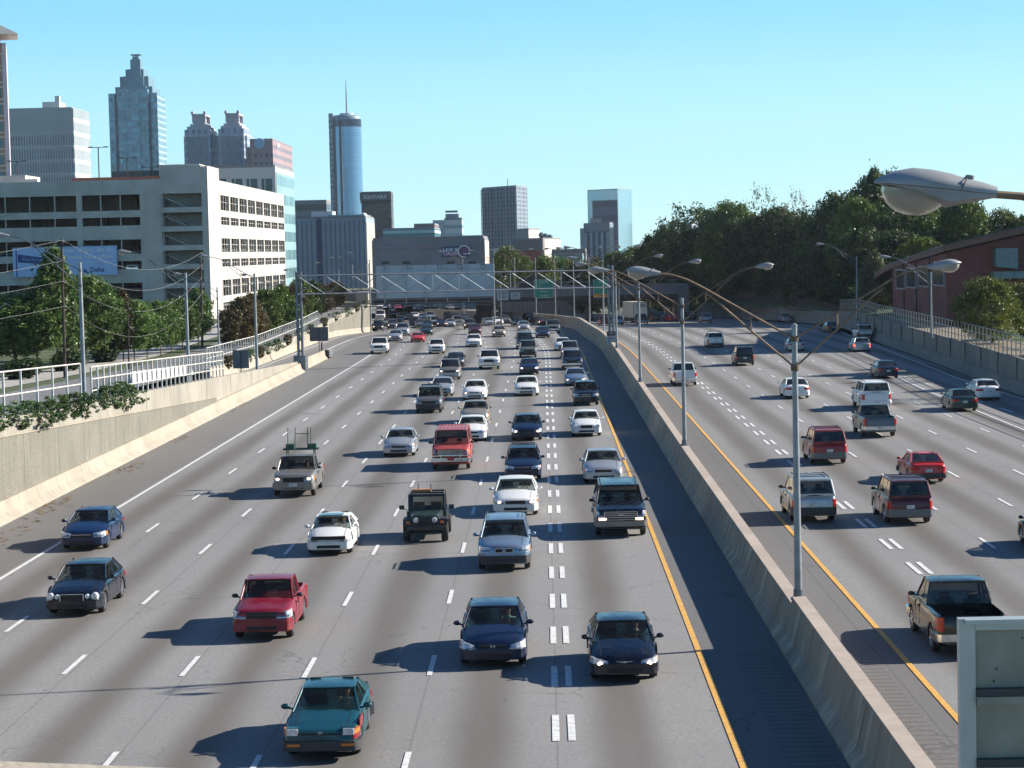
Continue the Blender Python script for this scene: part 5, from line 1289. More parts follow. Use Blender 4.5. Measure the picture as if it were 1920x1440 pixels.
for i, (x, y, h) in enumerate([(52, 176, 10), (50, 166, 12), (54, 157, 9), (49, 188, 10)]):
    tree(x, y, 2.2, h, 7.5, 'sparse' if i % 2 else 'street2', 'mid', 'tree beyond the right edge throwing its shadow over the road', 'trees beyond the right edge', clear=.25)
for i in range(24):
    y = 338+5.6*i; x = wallR(y)+6+(i % 3)*1.5
    tree(x, y, wtop(y)-.3, 7.5+1.3*((i*7) % 4), 8.5, 'big%d' % (i % 4), 'dark' if i % 3 else 'mid', 'low dense tree behind the board fence at the far right bend', 'low trees behind the board fence', clear=.02)
# trees in the middle distance beyond the bridge
G = 'trees behind the bridge'
for px, ty, w, Y, lf, kd, lb in [(950, 472, 60, 500, 'mid', 'big0', 'round tree beside the banner building'), (985, 490, 60, 490, 'mid', 'big1', 'tree behind the small overhead signs'), (1020, 488, 60, 480, 'bright', 'big3', 'yellow green tree above the green sign'), (1055, 490, 60, 500, 'mid', 'big2', 'tree left of the second green sign'),
     (1090, 498, 60, 470, 'dark', 'big0', 'dark tree right of the first green sign'), (1120, 490, 60, 480, 'dark', 'big1', 'dark tree behind the second green sign'), (1150, 480, 60, 475, 'bright', 'big3', 'light green tree behind the gantry post'), (1175, 492, 50, 470, 'dark', 'big0', 'dark tree left of the wood')]:
    tree_px(px, ty, w, Y, -1.5, kd, lf, lb, G, clear=.05)
for i in range(16):
    x = -12+i*3.4; shrub(x, 492+3*(i % 3), -2.5, 4.5, 4, 5.5+(i % 3), 'bright' if i % 3 == 0 else 'mid', 'green bush seen under the bridge deck', 'bushes under the bridge')
for i in range(11):
    y = 300+13*i; x = wallR(y)+2.2; shrub(x, y, 2.0, 4, 6, 3.4, 'dark', 'dark undergrowth bush behind the right fence', 'undergrowth behind the right fence')
# ================================================================== buildings
def V2(px, py, Y): p = py_(px, py, Y); return p
M_gar = conc('garage_concrete', (.49, .465, .43), .2, sc=.8)
M_dark = plain('garage_inside_painted_shade', (.10, .095, .09), .9, var=.2)  # deck slabs and columns coloured dark to carry the shade of the openings
def fx(px, py, Y): return py_(px, py, Y).x
# parking garage ---------------------------------------------------
YG = 330.0; XR = fx(392, 450, YG); XL = -96.0; YB = 427.0
g = thing('parking_garage', 'large pale concrete parking garage with open decks and stair tower', 'building', (XR, YG, 2.0))
gx = lambda px: fx(px, 440, YG)-XR
O = [(18.55, 20.85), (16.35, 17.55), (12.2, 14.3), (9.95, 11.15), (5.5, 7.95), (3.5, 4.5)]   # open strips, top to bottom
O = [(a-2, b-2) for a, b in O]; TOP = 23.0-2
zs = [TOP] + [v for a, b in O for v in (b, a)] + [-.5]
bands = [(zs[i+1], zs[i]) for i in range(0, len(zs), 2)]
for a, b in bands:
    m = MB(); m.box(XL-XR, gx(304), 0, .45, a, b); m.build('spandrel', M_gar, g)
    m = MB(); m.box(-.45, 0, 12.0, YB-YG, a, b); m.build('spandrel', M_gar, g)
for px0, px1 in ((145, 155), (264, 304), (380, 392)):
    m = MB(); m.box(gx(px0), gx(px1), -.02, .6, -.5, TOP+(1.6 if px0 > 300 else 0)); m.build('pier', M_gar, g)
for px in (-35, 11, 57, 104, 190, 227):
    for a, b in O: m = MB(); m.box(gx(px)-.08, gx(px)+.08, .15, .3, a, b); m.build('mullion', M_gar, g)
# stair tower
m = MB(); m.box(gx(304), gx(380), -.01, .5, O[0][1], TOP+1.9); 
for k in range(6):
    a = O[k][0] if k % 2 == 0 else None
m.build('stair_parapet', M_gar, g)
zst = [O[0][1]-2.9*k for k in range(8)]
for k in range(7):
    z1 = O[0][1]-.0-2.77*k; m = MB(); m.box(gx(304), gx(380), 0, .35, z1-2.77, z1-2.77+.75); m.build('spandrel', M_gar, g)
    s = MB(); n = 9
    for q in range(n):
        x0 = gx(308)+(gx(360)-gx(308))*q/n; x1 = gx(308)+(gx(360)-gx(308))*(q+1)/n; zz = z1-.35-1.9*q/n
        s.box(x0, x1+.02, 1.2, 2.4, zz-.35, zz-.15)
    s.tube([(gx(308), 1.15, z1+.45-.5), (gx(360), 1.15, z1-1.45-.4)], .04, 6); s.build('stair_flight', M_gar, g)
m = MB(); m.box(gx(304), gx(380), 4.0, 4.3, -.5, TOP); m.box(gx(304), gx(380)+.3, .3, 12, TOP+1.5, TOP+1.85); m.box(gx(304)-.01, gx(304)+.2, .3, 12, -.5, TOP+1.8); m.box(-.5, -.02, .6, 12.1, -.5, TOP+1.8); m.box(gx(304), -.5, 11.9, 12.1, -.5, TOP+1.8); m.build('stair_tower_wall', M_gar, g)
# decks and inner core
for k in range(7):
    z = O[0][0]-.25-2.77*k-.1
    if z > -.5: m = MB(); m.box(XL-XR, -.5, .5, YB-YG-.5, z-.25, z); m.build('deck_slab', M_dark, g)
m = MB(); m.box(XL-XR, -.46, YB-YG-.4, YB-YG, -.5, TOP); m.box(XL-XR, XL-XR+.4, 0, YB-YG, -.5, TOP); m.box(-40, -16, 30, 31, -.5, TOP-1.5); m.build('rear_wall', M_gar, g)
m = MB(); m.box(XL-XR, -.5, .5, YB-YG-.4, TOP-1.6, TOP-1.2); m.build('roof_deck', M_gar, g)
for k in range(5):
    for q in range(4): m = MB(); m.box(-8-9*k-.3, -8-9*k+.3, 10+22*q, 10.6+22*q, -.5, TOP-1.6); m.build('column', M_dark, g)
# right hand face bays
ybay = [12.0+(YB-YG-12.0-.0)*k/8 for k in range(9)]
for k in range(9):
    y = ybay[k]; m = MB(); m.box(-.5, .03, y-.02-(.55 if k else 0), y+.55 if k < 8 else y, -.5, TOP); m.build('pier', M_gar, g)
for k in range(8):
    for j, (a, b) in enumerate(O):
        m = MB()
        for q in (1, 2, 3): yy_ = ybay[k]+(ybay[k+1]-ybay[k])*q/4; m.box(-.3, -.18, yy_-.1, yy_+.1, a, b)
        m.tube([(-.2, ybay[k]+.5, a+.55*(b-a)), (-.2, ybay[k+1]-.5, a+.55*(b-a))], .035, 5)
        m.build('bay_rail', M_gar, g)
# roof items
M_brickband = plain('brick_band', (.26, .10, .07), .85, var=.15); M_glassrail = plain('roof_glass', (.03, .035, .045), .2, var=.2, scale=2)
m = MB(); m.box(gx(90), gx(300), 18, 19, TOP-1, TOP+1.1); m.build('roof_parapet', M_brickband, g)
m = MB(); m.box(gx(150), gx(255), 26, 27, TOP, TOP+2.3); m.build('roof_screen', M_glassrail, g)
m = MB(); m.box(gx(255), gx(335), 22, 30, TOP, TOP+3.0); m.build('roof_penthouse', M_gar, g)
m = MB(); m.box(gx(-30), gx(22), 10, 20, TOP, TOP+1.4); m.box(gx(22), gx(45), 10, 11, TOP, TOP+.8); m.build('roof_ramp_wall', M_gar, g)
def roof_lamp(px, yt, lb):
    p = py_(px, yt, YG+24); r = thing('roof_lamp', lb, 'lamp', (p.x, p.y, 2+TOP-1.25)); h = p.z-(2+TOP-1.25)
    m = MB(); m.tube([(0, 0, 0), (0, 0, h)], .09, 8); m.build('pole', M_trim, r); m = MB(); m.box(-1.5, 1.5, -.05, .05, h-.08, h+.02); m.build('crossarm', M_trim, r)
    for s_ in (-1, 1): m = MB(); m.box(s_*1.2-.35, s_*1.2+.35, -.2, .2, h-.05, h+.1); m.build('lamp_head', M_trim, r)
for px, yt, lb in ((184, 276, 'tallest twin lamp on the garage roof, clear of the skyline towers'), (238, 296, 'twin lamp on the garage roof before the stepped tower'), (283, 313, 'short twin lamp on the garage roof left of the penthouse'), (32, 302, 'twin lamp on the garage roof at the left edge')): roof_lamp(px, yt, lb)
# parked car on a deck: white pickup front seen in an opening
pk = C('pickup', 'white', 250, 560, 'white pickup parked nose out on a garage deck below the billboard', cat='pickup truck', near=False, yaw=0); p = py_(250, 501, YG+2.0); pk.location = (p.x, YG+3.6, 2+O[3][0]-.45)
# billboard
M_bb = plain('billboard_blue', (.40, .54, .84), .6, var=.05, scale=.3); M_bbd = plain('billboard_dark_blue', (.02, .05, .22), .6, var=0); M_bbw = plain('billboard_white', (.78, .82, .88), .6, var=0)
a = py_(25, 519, YG-.6); b = py_(218, 461, YG-.6); bw, bh = b.x-a.x, b.z-a.z
bb = thing('billboard', 'blue airline billboard hung on the garage front', 'billboard', (a.x, YG-.6, a.z))
m = MB(); m.box(0, bw, 0, .15, 0, bh); m.build('panel', M_bb, bb)
m = MB(); m.box(-.05, bw+.05, -.03, .18, -.08, 0); m.box(-.05, bw+.05, -.03, .18, bh, bh+.08); m.box(bw, bw+.08, -.03, .18, 0, bh); m.build('frame', plain('billboard_frame', (.3, .4, .55), .5, var=0), bb)
m = MB(); m.box(.45, .62, -.03, -.001, 0, bh); m.build('sign_post_picture', M_bbd, bb)
m = MB(); m.quad((.75, -.02, bh*.78), (.75, -.02, bh*.50), (5.3, -.02, bh*.40), (5.3, -.02, bh*.62)); m.build('street_sign_picture', M_bbd, bb)
text('lettering', 'Peachtree', .72, plain('sign_light_blue', (.25, .38, .62), .6, var=0), bb, (2.9, -.04, bh*.58), rot=(PI/2, R(3), 0), ext=.01)
text('lettering', 'As a matter of fact, we do\ncome here often.', .98, M_bbw, bb, (bw-.45, -.05, bh*.76), align='RIGHT', ext=.01, sx=.98, bold=.018)
text('lettering', 'nonstop flights to you from Atlanta', .36, M_bbw, bb, (bw-.45, -.03, bh*.47), align='RIGHT', ext=.01)
text('lettering', 'Delta', .95, M_bbd, bb, (bw-2.9, -.03, bh*.18), ext=.01, bold=.012)
m = MB(); m.quad((bw-5.0, -.03, bh*.12), (bw-4.35, -.03, bh*.12), (bw-4.68, -.03, bh*.24)); m.quad((bw-5.0, -.04, bh*.09), (bw-4.35, -.04, bh*.09), (bw-4.68, -.04, bh*.13)); m.build('triangle_mark', M_bbd, bb)

# brick hotel at the left edge -----------------------------------
M_brick = plain('hotel_brick', (.42, .24, .17), .8, var=.1, scale=.5); M_cream = plain('hotel_cream_band', (.62, .55, .44), .7, var=.05); M_wing = plain('window_blue_green', (.07, .17, .20), .12, var=.2, scale=.5)
YH = 420.0; p = py_(10, 65, YH); q = py_(10, 335, YH); zt = p.z
h = thing('brick_hotel', 'tall brick hotel with cream bands and a slanted canopy at the left edge', 'building', (p.x, YH, 2.8))
SH = -.0*26; bk = p.x*(446/420.)-p.x
m = MB(); m.prism([(-34, 0), (-.7, 0), (-.7+bk*1.0, 26), (-34, 26)], 0, zt-2.8-1.5); m.build('wall', M_brick, h)
m = MB(); m.prism([(-.75, -.1), (0, .1), (bk*.97, 26), (bk*.97-.7, 26)], 0, zt-2.8-1.5); m.build('corner_pier', plain('hotel_pale_pier', (.55, .48, .52), .7, var=.05), h)
st = (335-65)/8.7*YH/F
for k in range(9):
    zc_ = zt-2.8-4.6-st*k*1.0
    for xo in (-.6, -4.8, -9.0, -13.2):
        w_ = MB(); w_.box(xo-2.7, xo-.55, -.04, .1, zc_-.85, zc_+.85); o = w_.build('window', M_wing, h)
        f_ = MB(); f_.box(xo-1.75, xo-1.65, -.07, -.03, zc_-.85, zc_+.85); f_.build('mullion', M_cream, o)
    m = MB(); m.box(-34, -.6, -.08, .12, zc_+1.0, zc_+1.25); m.build('band', M_cream, h); m = MB(); m.box(-34, -.6, -.08, .12, zc_-1.2, zc_-.95); m.build('band', M_cream, h)
m = MB(); z0 = zt-2.8; m.prism([(-14, -3), (-1.2, -3), (2.6, -1.5), (.2, 9), (-14, 12)], [z0-.1, z0-.1, z0-.1, z0-.1, z0-.1], [z0+3.2, z0+2.0, z0+.05, z0+.3, z0+2.4]); m.build('canopy_roof', plain('canopy_white', (.5, .48, .45), .6, var=.05), h)
m = MB(); m.tube([(-1.5, 1, z0-1.6), (-1.5, 1, z0+.2)], .25, 8); m.tube([(-8, 1, z0-1.6), (-8, 1, z0+1)], .25, 8); m.build('canopy_post', M_trim, h)

# generic block from photograph pixels ------------------------------
M_roofg = plain('roof_grey', (.22, .22, .22), .8, var=.1, scale=.1)
def block(name, label, C_, ytop, mat, zb=0.0, cat='building', parent=None, loc=None, roofmat=None, roof=True, pname='wall', body=None, ydir=None):
    """C_: corners ((px, Y), ...) counter-clockwise seen from above; heights from ytop at the first corner"""
    P = [py_(px, ytop, Y) for px, Y in C_]; z = P[0].z if ydir is None else py_(C_[ydir][0], ytop, C_[ydir][1]).z
    if parent is None: r = thing(name, label, cat, (P[0].x, P[0].y, zb)); o0 = Vector((P[0].x, P[0].y, zb))
    else: r = parent; o0 = parent.location
    m = MB(); poly = [(p.x-o0.x, p.y-o0.y) for p in P]
    m.prism(poly, zb-o0.z, z-o0.z)
    o = m.build(pname, mat, r)
    if roof:
        c = (sum(a for a, b in poly)/len(poly), sum(b for a, b in poly)/len(poly))
        q = MB(); q.prism([(c[0]+(a-c[0])*.985, c[1]+(b-c[1])*.985) for a, b in poly], z-o0.z, z-o0.z+.5); q.build('roof', roofmat or M_roofg, r)
    return r, z
def axis(px0, px1, px2, Y):
    """axis-aligned footprint: front px0..px1 at Y, right side seen to px2"""
    X1 = py_(px1, 400, Y).x; Yb = X1*F/(px2-VPX-ROLL*(400-VPY)); 
    X0 = py_(px0, 400, Y).x; 
    return [(px0, Y), (px1, Y), (px2, Yb), (VPX+ROLL*(400-VPY)+X0/Yb*F, Yb)]
GB = 2.8
# white office block with glass side
M_off = plain('office_panel', (.46, .48, .47), .6, var=.06, scale=.1)
M_offglass = grid_mat('office_curtain_wall', (.20, .33, .35), (.09, .19, .22), 3.0, .86, 3.9, .55, rough=.12)
r, z = block('office_building', 'pale office block with a blue green glass side behind the garage', axis(395, 516, 551, 470), 316, M_off, GB)
o0 = r.location; Xc = py_(516, 316, 470).x-o0.x; Yd = axis(395, 516, 551, 470)[2][1]-470
m = MB(); m.box(Xc-.1, Xc+.12, .6, Yd-.1, 0, z-GB-1.0); m.build('glass_side', M_offglass, r)
for row, (ya, yb_) in enumerate(((335, 358), (375, 398), (415, 438), (455, 478))):
    for (xa, xb_) in ((406, 424), (435, 454), (463, 482), (491, 510)):
        A = py_(xa, yb_, 470)-o0; B = py_(xb_, ya, 470)-o0; w_ = MB(); w_.box(A.x, B.x, -.1, .1, A.z, B.z); o = w_.build('window', plain('office_window', (.03, .075, .085), .15, var=.2, scale=.3), r)
        w_ = MB(); w_.box(A.x+(B.x-A.x)*.28, A.x+(B.x-A.x)*.36, -.14, -.08, A.z, B.z); w_.build('mullion', M_off, o)
# grid tower left ---------------------------------------------------
YK = 1.5
M_fa = grid_mat('grid_tower', (.44, .47, .47), (.06, .09, .12), 1.75, .5, 9.1, .70, z0=2.2)
ax = axis(15, 137, 167, 1500*1.0)
r, z = block('grid_office_tower', 'broad pale office tower of small vertical windows with a blank top', ax, 205, M_fa, 0, roof=False)
o0 = r.location; zt1 = py_(137, 246, 1500).z
m = MB(); P = [py_(a, 300, b)-o0 for a, b in ax]; m.prism([(P[0].x-.3, P[0].y-.3), (P[1].x+.3, P[1].y-.3), (P[2].x+.3, P[2].y+.3), (P[3].x-.3, P[3].y+.3)], zt1, z+.5); m.build('blank_top', plain('grid_tower_top', (.38, .40, .38), .75, var=.06, scale=.05), r)
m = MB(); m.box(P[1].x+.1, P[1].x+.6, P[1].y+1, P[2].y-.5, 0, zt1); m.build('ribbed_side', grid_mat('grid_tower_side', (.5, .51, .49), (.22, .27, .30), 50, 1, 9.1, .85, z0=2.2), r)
for k in range(9):
    m = MB(); zz = zt1-9.1*k-.2; m.box(P[0].x-.4, P[1].x+.9, -.8, .1, zz-1.2, zz); m.build('floor_band', M_off, r)
m = MB(); m.box(P[0].x+22, P[1].x-10, 10, 30, z, z+5); m.box(P[0].x+30, P[0].x+33, 12, 16, z+5, z+9); m.build('roof_plant', M_off, r)
# stepped tower ------------------------------------------------------
M_st = grid_mat('stepped_tower_glass', (.28, .40, .46), (.08, .19, .25), 2.6, .75, 3.9, .66, rough=.15, gmetal=.5)
M_stt = plain('stepped_tower_panel', (.14, .24, .30), .5, .0, var=.05, scale=.05)
YT = 1450.0
cxp = 249.0
r = thing('stepped_tower', 'tallest blue glass tower with stepped setbacks and a small spire', 'tower', (py_(cxp, 300, YT).x, YT+25, 0)); o0 = r.location; k_ = YT/F
def zpx(px, y, Y): return py_(px, y, Y).z
steps = [(44, 175, 17), (35, 160, 16), (27, 140, 13), (17, 126, 10), (9.5, 106, 7), (6, 100, 5)]
for i, (hw, yt, dp) in enumerate(steps):
    m = MB(); zt_ = zpx(cxp, yt, YT); w_ = hw*k_
    z0_ = 0 if i == 0 else zpx(cxp, steps[i-1][1], YT)-2
    if i < 4:
        a = w_*.30; m.prism([(-w_+a, -dp), (w_-a, -dp), (w_-a, -dp+a*.8), (w_, -dp+a*.8), (w_, dp), (-w_, dp), (-w_, -dp+a*.8), (-w_+a, -dp+a*.8)], z0_, zt_)
    else: m.box(-w_, w_, -dp*.7, dp*.7, z0_, zt_)
    m.build('shaft' if i == 0 else 'setback', M_st if i == 0 else M_stt, r)
for s_ in (-1, 1):
    for x_ in (.36, .72):
        m = MB(); m.box(s_*44*k_*x_-.9, s_*44*k_*x_+.9, -17.6, -16, 0, zpx(cxp, 192, YT)); m.build('recess', plain('tower_recess', (.03, .045, .07), .4, var=.1), r)
    m = MB(); m.box(s_*40*k_-2.0, s_*40*k_+2.0, -18, -14, 0, zpx(cxp, 173, YT)); m.build('corner_bay', M_st, r)
    m = MB(); m.box(s_*20*k_-3.0, s_*20*k_+3.0, -18.4, -15, 0, zpx(cxp, 165, YT)); m.build('bay', M_st, r)
m = MB(); m.box(-4.0, 4.0, -19.5, -15, 0, zpx(cxp, 168, YT)); m.build('bay', M_st, r)
m = MB(); m.box(-3.2, 3.2, -3.2, 3.2, zpx(cxp, 100, YT)+.8, zpx(cxp, 100, YT)+1.4); m.tube([(0, 0, zpx(cxp, 101, YT)), (0, 0, zpx(cxp, 95, YT))], .4, 6); m.build('spire', M_stt, r)
# twin crowned tower ------------------------------------------------
YW = 1380.0; k_ = YW/F
M_tw = grid_mat('twin_tower_stone', (.36, .40, .46), (.09, .15, .22), 3.6, .55, 4.6, .62)
r = thing('twin_crowned_tower', 'grey pink tower with two crowned pavilions on its roof', 'tower', (py_(403, 300, YW).x, YW, 0))
zz = lambda y: zpx(403, y, YW)
M_tws = plain('twin_tower_trim', (.36, .36, .40), .7, var=.08, scale=.1)
m = MB(); m.box(-60*k_, 59*k_, 6, 40, 0, zz(254)); m.build('shaft', M_tw, r)
for s_ in (-1, 1):
    c = s_*31.5*k_
    for hw, yt, dp in ((24, 242, 0), (20, 236, 2), (15, 231, 4)): m = MB(); m.box(c-hw*k_, c+hw*k_, dp, 36-dp, 0, zz(yt)); m.build('tower_bay', M_tw if hw == 24 else M_tws, r)
    m = MB(); m.box(c-11*k_, c+11*k_, 8, 28, zz(232), zz(228)); 
    for q in range(6): xq = c+(-10.5+21*q/5)*k_; m.box(xq-.7, xq+.7, 7.5, 9.5, zz(228), zz(215)); m.box(xq-.7, xq+.7, 26.5, 28, zz(228), zz(215))
    m.box(c-7*k_, c+7*k_, 11, 25, zz(228), zz(215)); m.box(c-12.5*k_, c+12.5*k_, 6.5, 29, zz(215), zz(211.5))
    for q in (-1, 1): m.sphere((c+q*11.5*k_, 8, zz(209.5)), 1.2, 6, 4)
    m.build('crown_pavilion', M_tws, r)
for x_ in (-44, -31.5, -19, 19, 31.5, 44):
    m = MB(); m.box(x_*k_-1.9, x_*k_+1.9, -.5, 1, 0, zz(256)); m.build('glazed_strip', plain('tower_glass_strip', (.09, .15, .21), .2, var=.2, scale=.3), r)
# pink granite block -------------------------------------------------
M_pk = grid_mat('pink_granite', (.31, .215, .23), (.07, .065, .10), 3.2, .6, 4.9, .5)
ax = axis(470, 511, 547, 1300); r, z = block('pink_granite_tower', 'pink granite office tower with a blue sign near its top', ax, 262, M_pk, 0)
o0 = r.location; P = [py_(a, 300, b)-o0 for a, b in ax]; m = MB(); m.prism([(P[0].x-.2, -.2), (P[1].x+.2, -.2), (P[2].x+.2, P[2].y+.2), (P[3].x-.2, P[3].y+.2)], zpx(511, 281, 1300), z+.3); m.build('blank_top', plain('pink_top', (.33, .225, .24), .7, var=.05, scale=.1), r)
m = MB(); m.box(P[0].x-2.8, P[0].x, 4, 40, 0, zpx(470, 275, 1300)); m.build('side_wing', M_pk, r)
m = MB(); m.lathe([(.1, -.6), (3.0, -.6), (3.2, 0)], (P[0].x+5.5, -.3, zpx(490, 269, 1300)), 16, axis='y'); m.build('sign', plain('sign_blue_pale', (.25, .42, .62), .5, var=0), r)
m = MB(); cx_ = P[1].x+.3; m.prism([(cx_, 18), (cx_+.5, 18), (cx_+.5, 30), (cx_, 30)], zpx(511, 272, 1300), zpx(511, 266, 1300)); m.build('sign', plain('sign_white', (.7, .72, .74), .5, var=0), r)
# dark banded block
M_db = grid_mat('dark_banded', (.19, .20, .22), (.03, .04, .06), 900, 1, 5.2, .5)
r, z = block('banded_office_block', 'dark office block with horizontal window bands beside the round tower', axis(552, 612, 620, 980), 378, M_db, 0)
# round hotel tower --------------------------------------------------
YP = 1700.0; k_ = YP/F
M_rt = grid_mat('round_tower_glass', (.09, .18, .27), (.16, .33, .50), 1.0e5, 1, 1.9, .75, rough=.10, wrough=.2, gmetal=.6, gv=.12)
r = thing('round_hotel_tower', 'tall round mirror glass tower with a mast on top', 'tower', (py_(650, 300, YP).x, YP+11, 0)); zz = lambda y: zpx(650, y, YP)
m = MB(); rad = 27*k_; m.lathe([(rad, 0), (rad, zz(237))], n=48); m.build('glass_shaft', M_rt, r, 60)
m = MB(); m.lathe([(rad*1.005, zz(237)), (rad*1.005, zz(223))], n=48); m.build('dark_crown_band', plain('crown_band', (.03, .05, .09), .15, .5, var=.1), r, 60)
m = MB(); m.lathe([(rad, zz(223)), (rad, zz(217)), (rad*.9, zz(215))], n=48); m.build('crown', M_stt, r, 60)
m = MB(); m.lathe([(rad*.5, zz(216)), (rad*.5, zz(211))], n=20); m.tube([(-4, 0, zz(212)), (4, 0, zz(212))], .5, 6); m.build('roof_plant', M_off, r)
m = MB(); m.tube([(0, 0, zz(213)), (0, 0, zz(180)), (0, 0, zz(148))], [.75, .5, .2], 6); m.build('mast', plain('mast_grey', (.22, .2, .21), .6, var=.3, scale=.5), r)
m = MB(); m.box(-33*k_, -25*k_, -6, 8, 0, zz(211)); m.build('lift_shaft', grid_mat('lift_glass', (.17, .28, .33), (.06, .13, .18), 3.4, .8, 4.1, .7, rough=.15), r)
m = MB(); m.box(-12*k_-.5, -12*k_+.5, -rad*1.02, -rad*.8, 0, zz(223)); m.box(-25.5*k_, -21*k_, -7, -3, 0, zz(224)); m.build('dark_joint', plain('dark_glass_joint', (.015, .03, .06), .3, var=0), r)
# grey ribbed mart building ------------------------------------------
M_mart = plain('mart_wall', (.25, .31, .355), .8, var=.08, scale=.2); M_rib = plain('mart_rib', (.07, .14, .21), .5, var=.1, scale=.3)
ax = axis(552, 686, 702, 580); r, z = block('windowless_mart', 'large grey blue windowless block with vertical ribs', ax, 411, M_mart, GB)
o0 = r.location; P = [py_(a, 400, b)-o0 for a, b in ax]
for k in range(15):
    x_ = P[0].x+.6+(P[1].x-P[0].x-1.2)*k/14; m = MB(); m.box(x_-.13, x_+.13, -.25, .05, 0, z-GB-.6); m.build('rib', M_rib, r)
m = MB(); m.box((P[0].x+P[1].x)/2-2.9-.6, (P[0].x+P[1].x)/2-2.3, -.3, .1, 0, z-GB); m.build('dark_slot', plain('mart_slot', (.02, .05, .09), .5, var=0), r)
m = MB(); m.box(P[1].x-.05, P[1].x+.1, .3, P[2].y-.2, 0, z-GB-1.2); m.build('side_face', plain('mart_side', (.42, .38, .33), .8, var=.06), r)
m = MB(); m.box(P[0].x+4, P[0].x+9.5, 3, 12, z-GB, z-GB+1.9); m.build('penthouse', plain('white_penthouse', (.5, .54, .56), .6, var=.05), r)
m = MB(); m.box(P[0].x+8.5, P[1].x-.6, 2, P[2].y-3, z-GB, z-GB+.9); m.build('roof_edge', plain('mart_teal', (.18, .30, .33), .5, var=.05), r)
m = MB(); m.sphere((P[0].x+8.6, 5, z-GB+1.0), 1.0, 12, 6, lo=0); m.sphere((P[1].x-1.2, 8, z-GB+.4), 1.0, 12, 6, lo=0); m.build('roof_dome', plain('white_dome', (.65, .63, .6), .5, var=0), r)
# black slab with lettering
M_eq = grid_mat('black_slab', (.10, .095, .10), (.035, .035, .042), 4.7, .86, 4.6, .6, rough=.2)
ax = axis(677, 733, 737, 900); r, z = block('black_office_slab', 'dark office slab with white lettering across its top', ax, 362, M_eq, 0)
o0 = r.location; P = [py_(a, 400, b)-o0 for a, b in ax]; m = MB(); m.box(P[0].x-.3, P[1].x+.3, -.4, 3, zpx(700, 376, 900), z+.2); m.build('sign_band', plain('slab_top', (.13, .12, .125), .7, var=.05), r)
m = MB(); m.box(P[0].x-.1, P[1].x+.1, -.5, 1, zpx(700, 380, 900), zpx(700, 377, 900)); m.build('dark_line', M_trim, r)
text('lettering', 'EQUITABLE', 1.9, plain('letter_white', (.6, .6, .6), .5, var=0), r, ((P[0].x+P[1].x)/2-.2, -.6, zpx(700, 369.5, 900)), bold=.05, sx=.95)
# low teal building and white hotel
r, z = block('teal_office_block', 'low blue green glass block with white stripes in the centre skyline', axis(718, 815, 826, 760), 431, grid_mat('teal_strip', (.40, .55, .58), (.06, .24, .28), 900, 1, 2.4, .6, rough=.15), 0)
block('brown_roof_block', 'small brown flat block above the blue green glass one', axis(776, 815, 823, 800), 422, plain('brown_block', (.16, .14, .15), .8, var=.1, scale=.2), 0)
r, z = block('white_hotel', 'white mid rise hotel with a dark rooftop plant room', axis(833, 866, 868, 950), 411, grid_mat('white_hotel_wall', (.62, .64, .64), (.22, .33, .36), 900, 1, 3.6, .42), 0)
o0 = r.location; m = MB(); m.box(.5, 6, 1, 7, z, z+2.2); m.box(.5, 5.6, .8, 7, z+2.8, z+3.6); m.build('plant_room', plain('plant_dark', (.2, .25, .3), .5, var=.3, scale=.8), r)
m = MB(); A = py_(811, 412, 950)-o0; m.box(A.x, -.01, 1, 8, 0, z-.3); m.build('wing', plain('white_wing', (.42, .50, .55), .6, var=.05), r)
# wide grey building with the television banner
M_gw = plain('grey_wide_wall', (.19, .215, .24), .85, var=.1, scale=.12)
ax = axis(697, 908, 916, 474); r, z = block('banner_building', 'wide grey blue windowless building carrying a television banner', ax, 451, M_gw, 2.9)
o0 = r.location; P = [py_(a, 460, b)-o0 for a, b in ax]; Z = lambda y, px=850: py_(px, y, 474).z-o0.z
m = MB(); m.box(P[1].x, P[1].x+.12, .1, P[2].y-.1, .2, Z(452)); m.build('painted_sun_side', plain('banner_side_painted_sun', (.55, .45, .38), .8, var=.05), r)  # paler, warmer overlay: sunlight painted into the colour of this side
m = MB(); m.box(P[0].x+.2, P[1].x-6.3, -.25, .0, Z(463), Z(460)); m.build('cornice', plain('cornice_pale', (.24, .23, .23), .8, var=.05), r)
m = MB(); m.box(P[1].x-5.6, P[1].x-.4, -.02, 6, Z(453), Z(442)); m.build('upper_block', M_gw, r)
for q in (3.6, 2.2, .8): m = MB(); m.box(P[1].x-q-.12, P[1].x-q+.12, -.25, 0, Z(487), Z(446)); m.build('pilaster', plain('pilaster_grey', (.22, .23, .25), .8, var=.05), r)
for px_ in (722, 762, 845, 885): A = py_(px_, 493, 474)-o0; m = MB(); m.box(A.x-.8, A.x+.8, -.06, .1, A.z-.25, A.z+.35); m.build('vent_opening', M_trim, r)
for i_, px_ in enumerate((722, 752, 872, 905)): A = py_(px_, 451, 474)-o0; m = MB(); m.lathe([(.18, 0), (.18, .7), (.05, .9)], (A.x, 3, A.z-.2), 8); m.build('roof_vent', M_galvL, r)
A = py_(829, 482, 473.6); B = py_(884, 461, 473.6)
bn = thing('television_banner', 'dark banner reading LAW & ORDER with a large white ring', 'banner', (A.x, 473.55, A.z)); bw, bh = B.x-A.x, B.z-A.z
m = MB(); m.box(0, bw-.6, 0, .12, 0, bh); m.build('panel', plain('banner_navy', (.035, .07, .15), .6, var=.1), bn)
text('lettering', 'LAW &', 1.02, plain('banner_pale_blue', (.55, .72, .85), .5, var=0), bn, (1.75, -.05, bh*.66), ext=.02, bold=.02)
text('lettering', 'ORDER', 1.02, plain('banner_pink', (.72, .55, .68), .5, var=0), bn, (1.95, -.06, bh*.30), ext=.02, bold=.02)
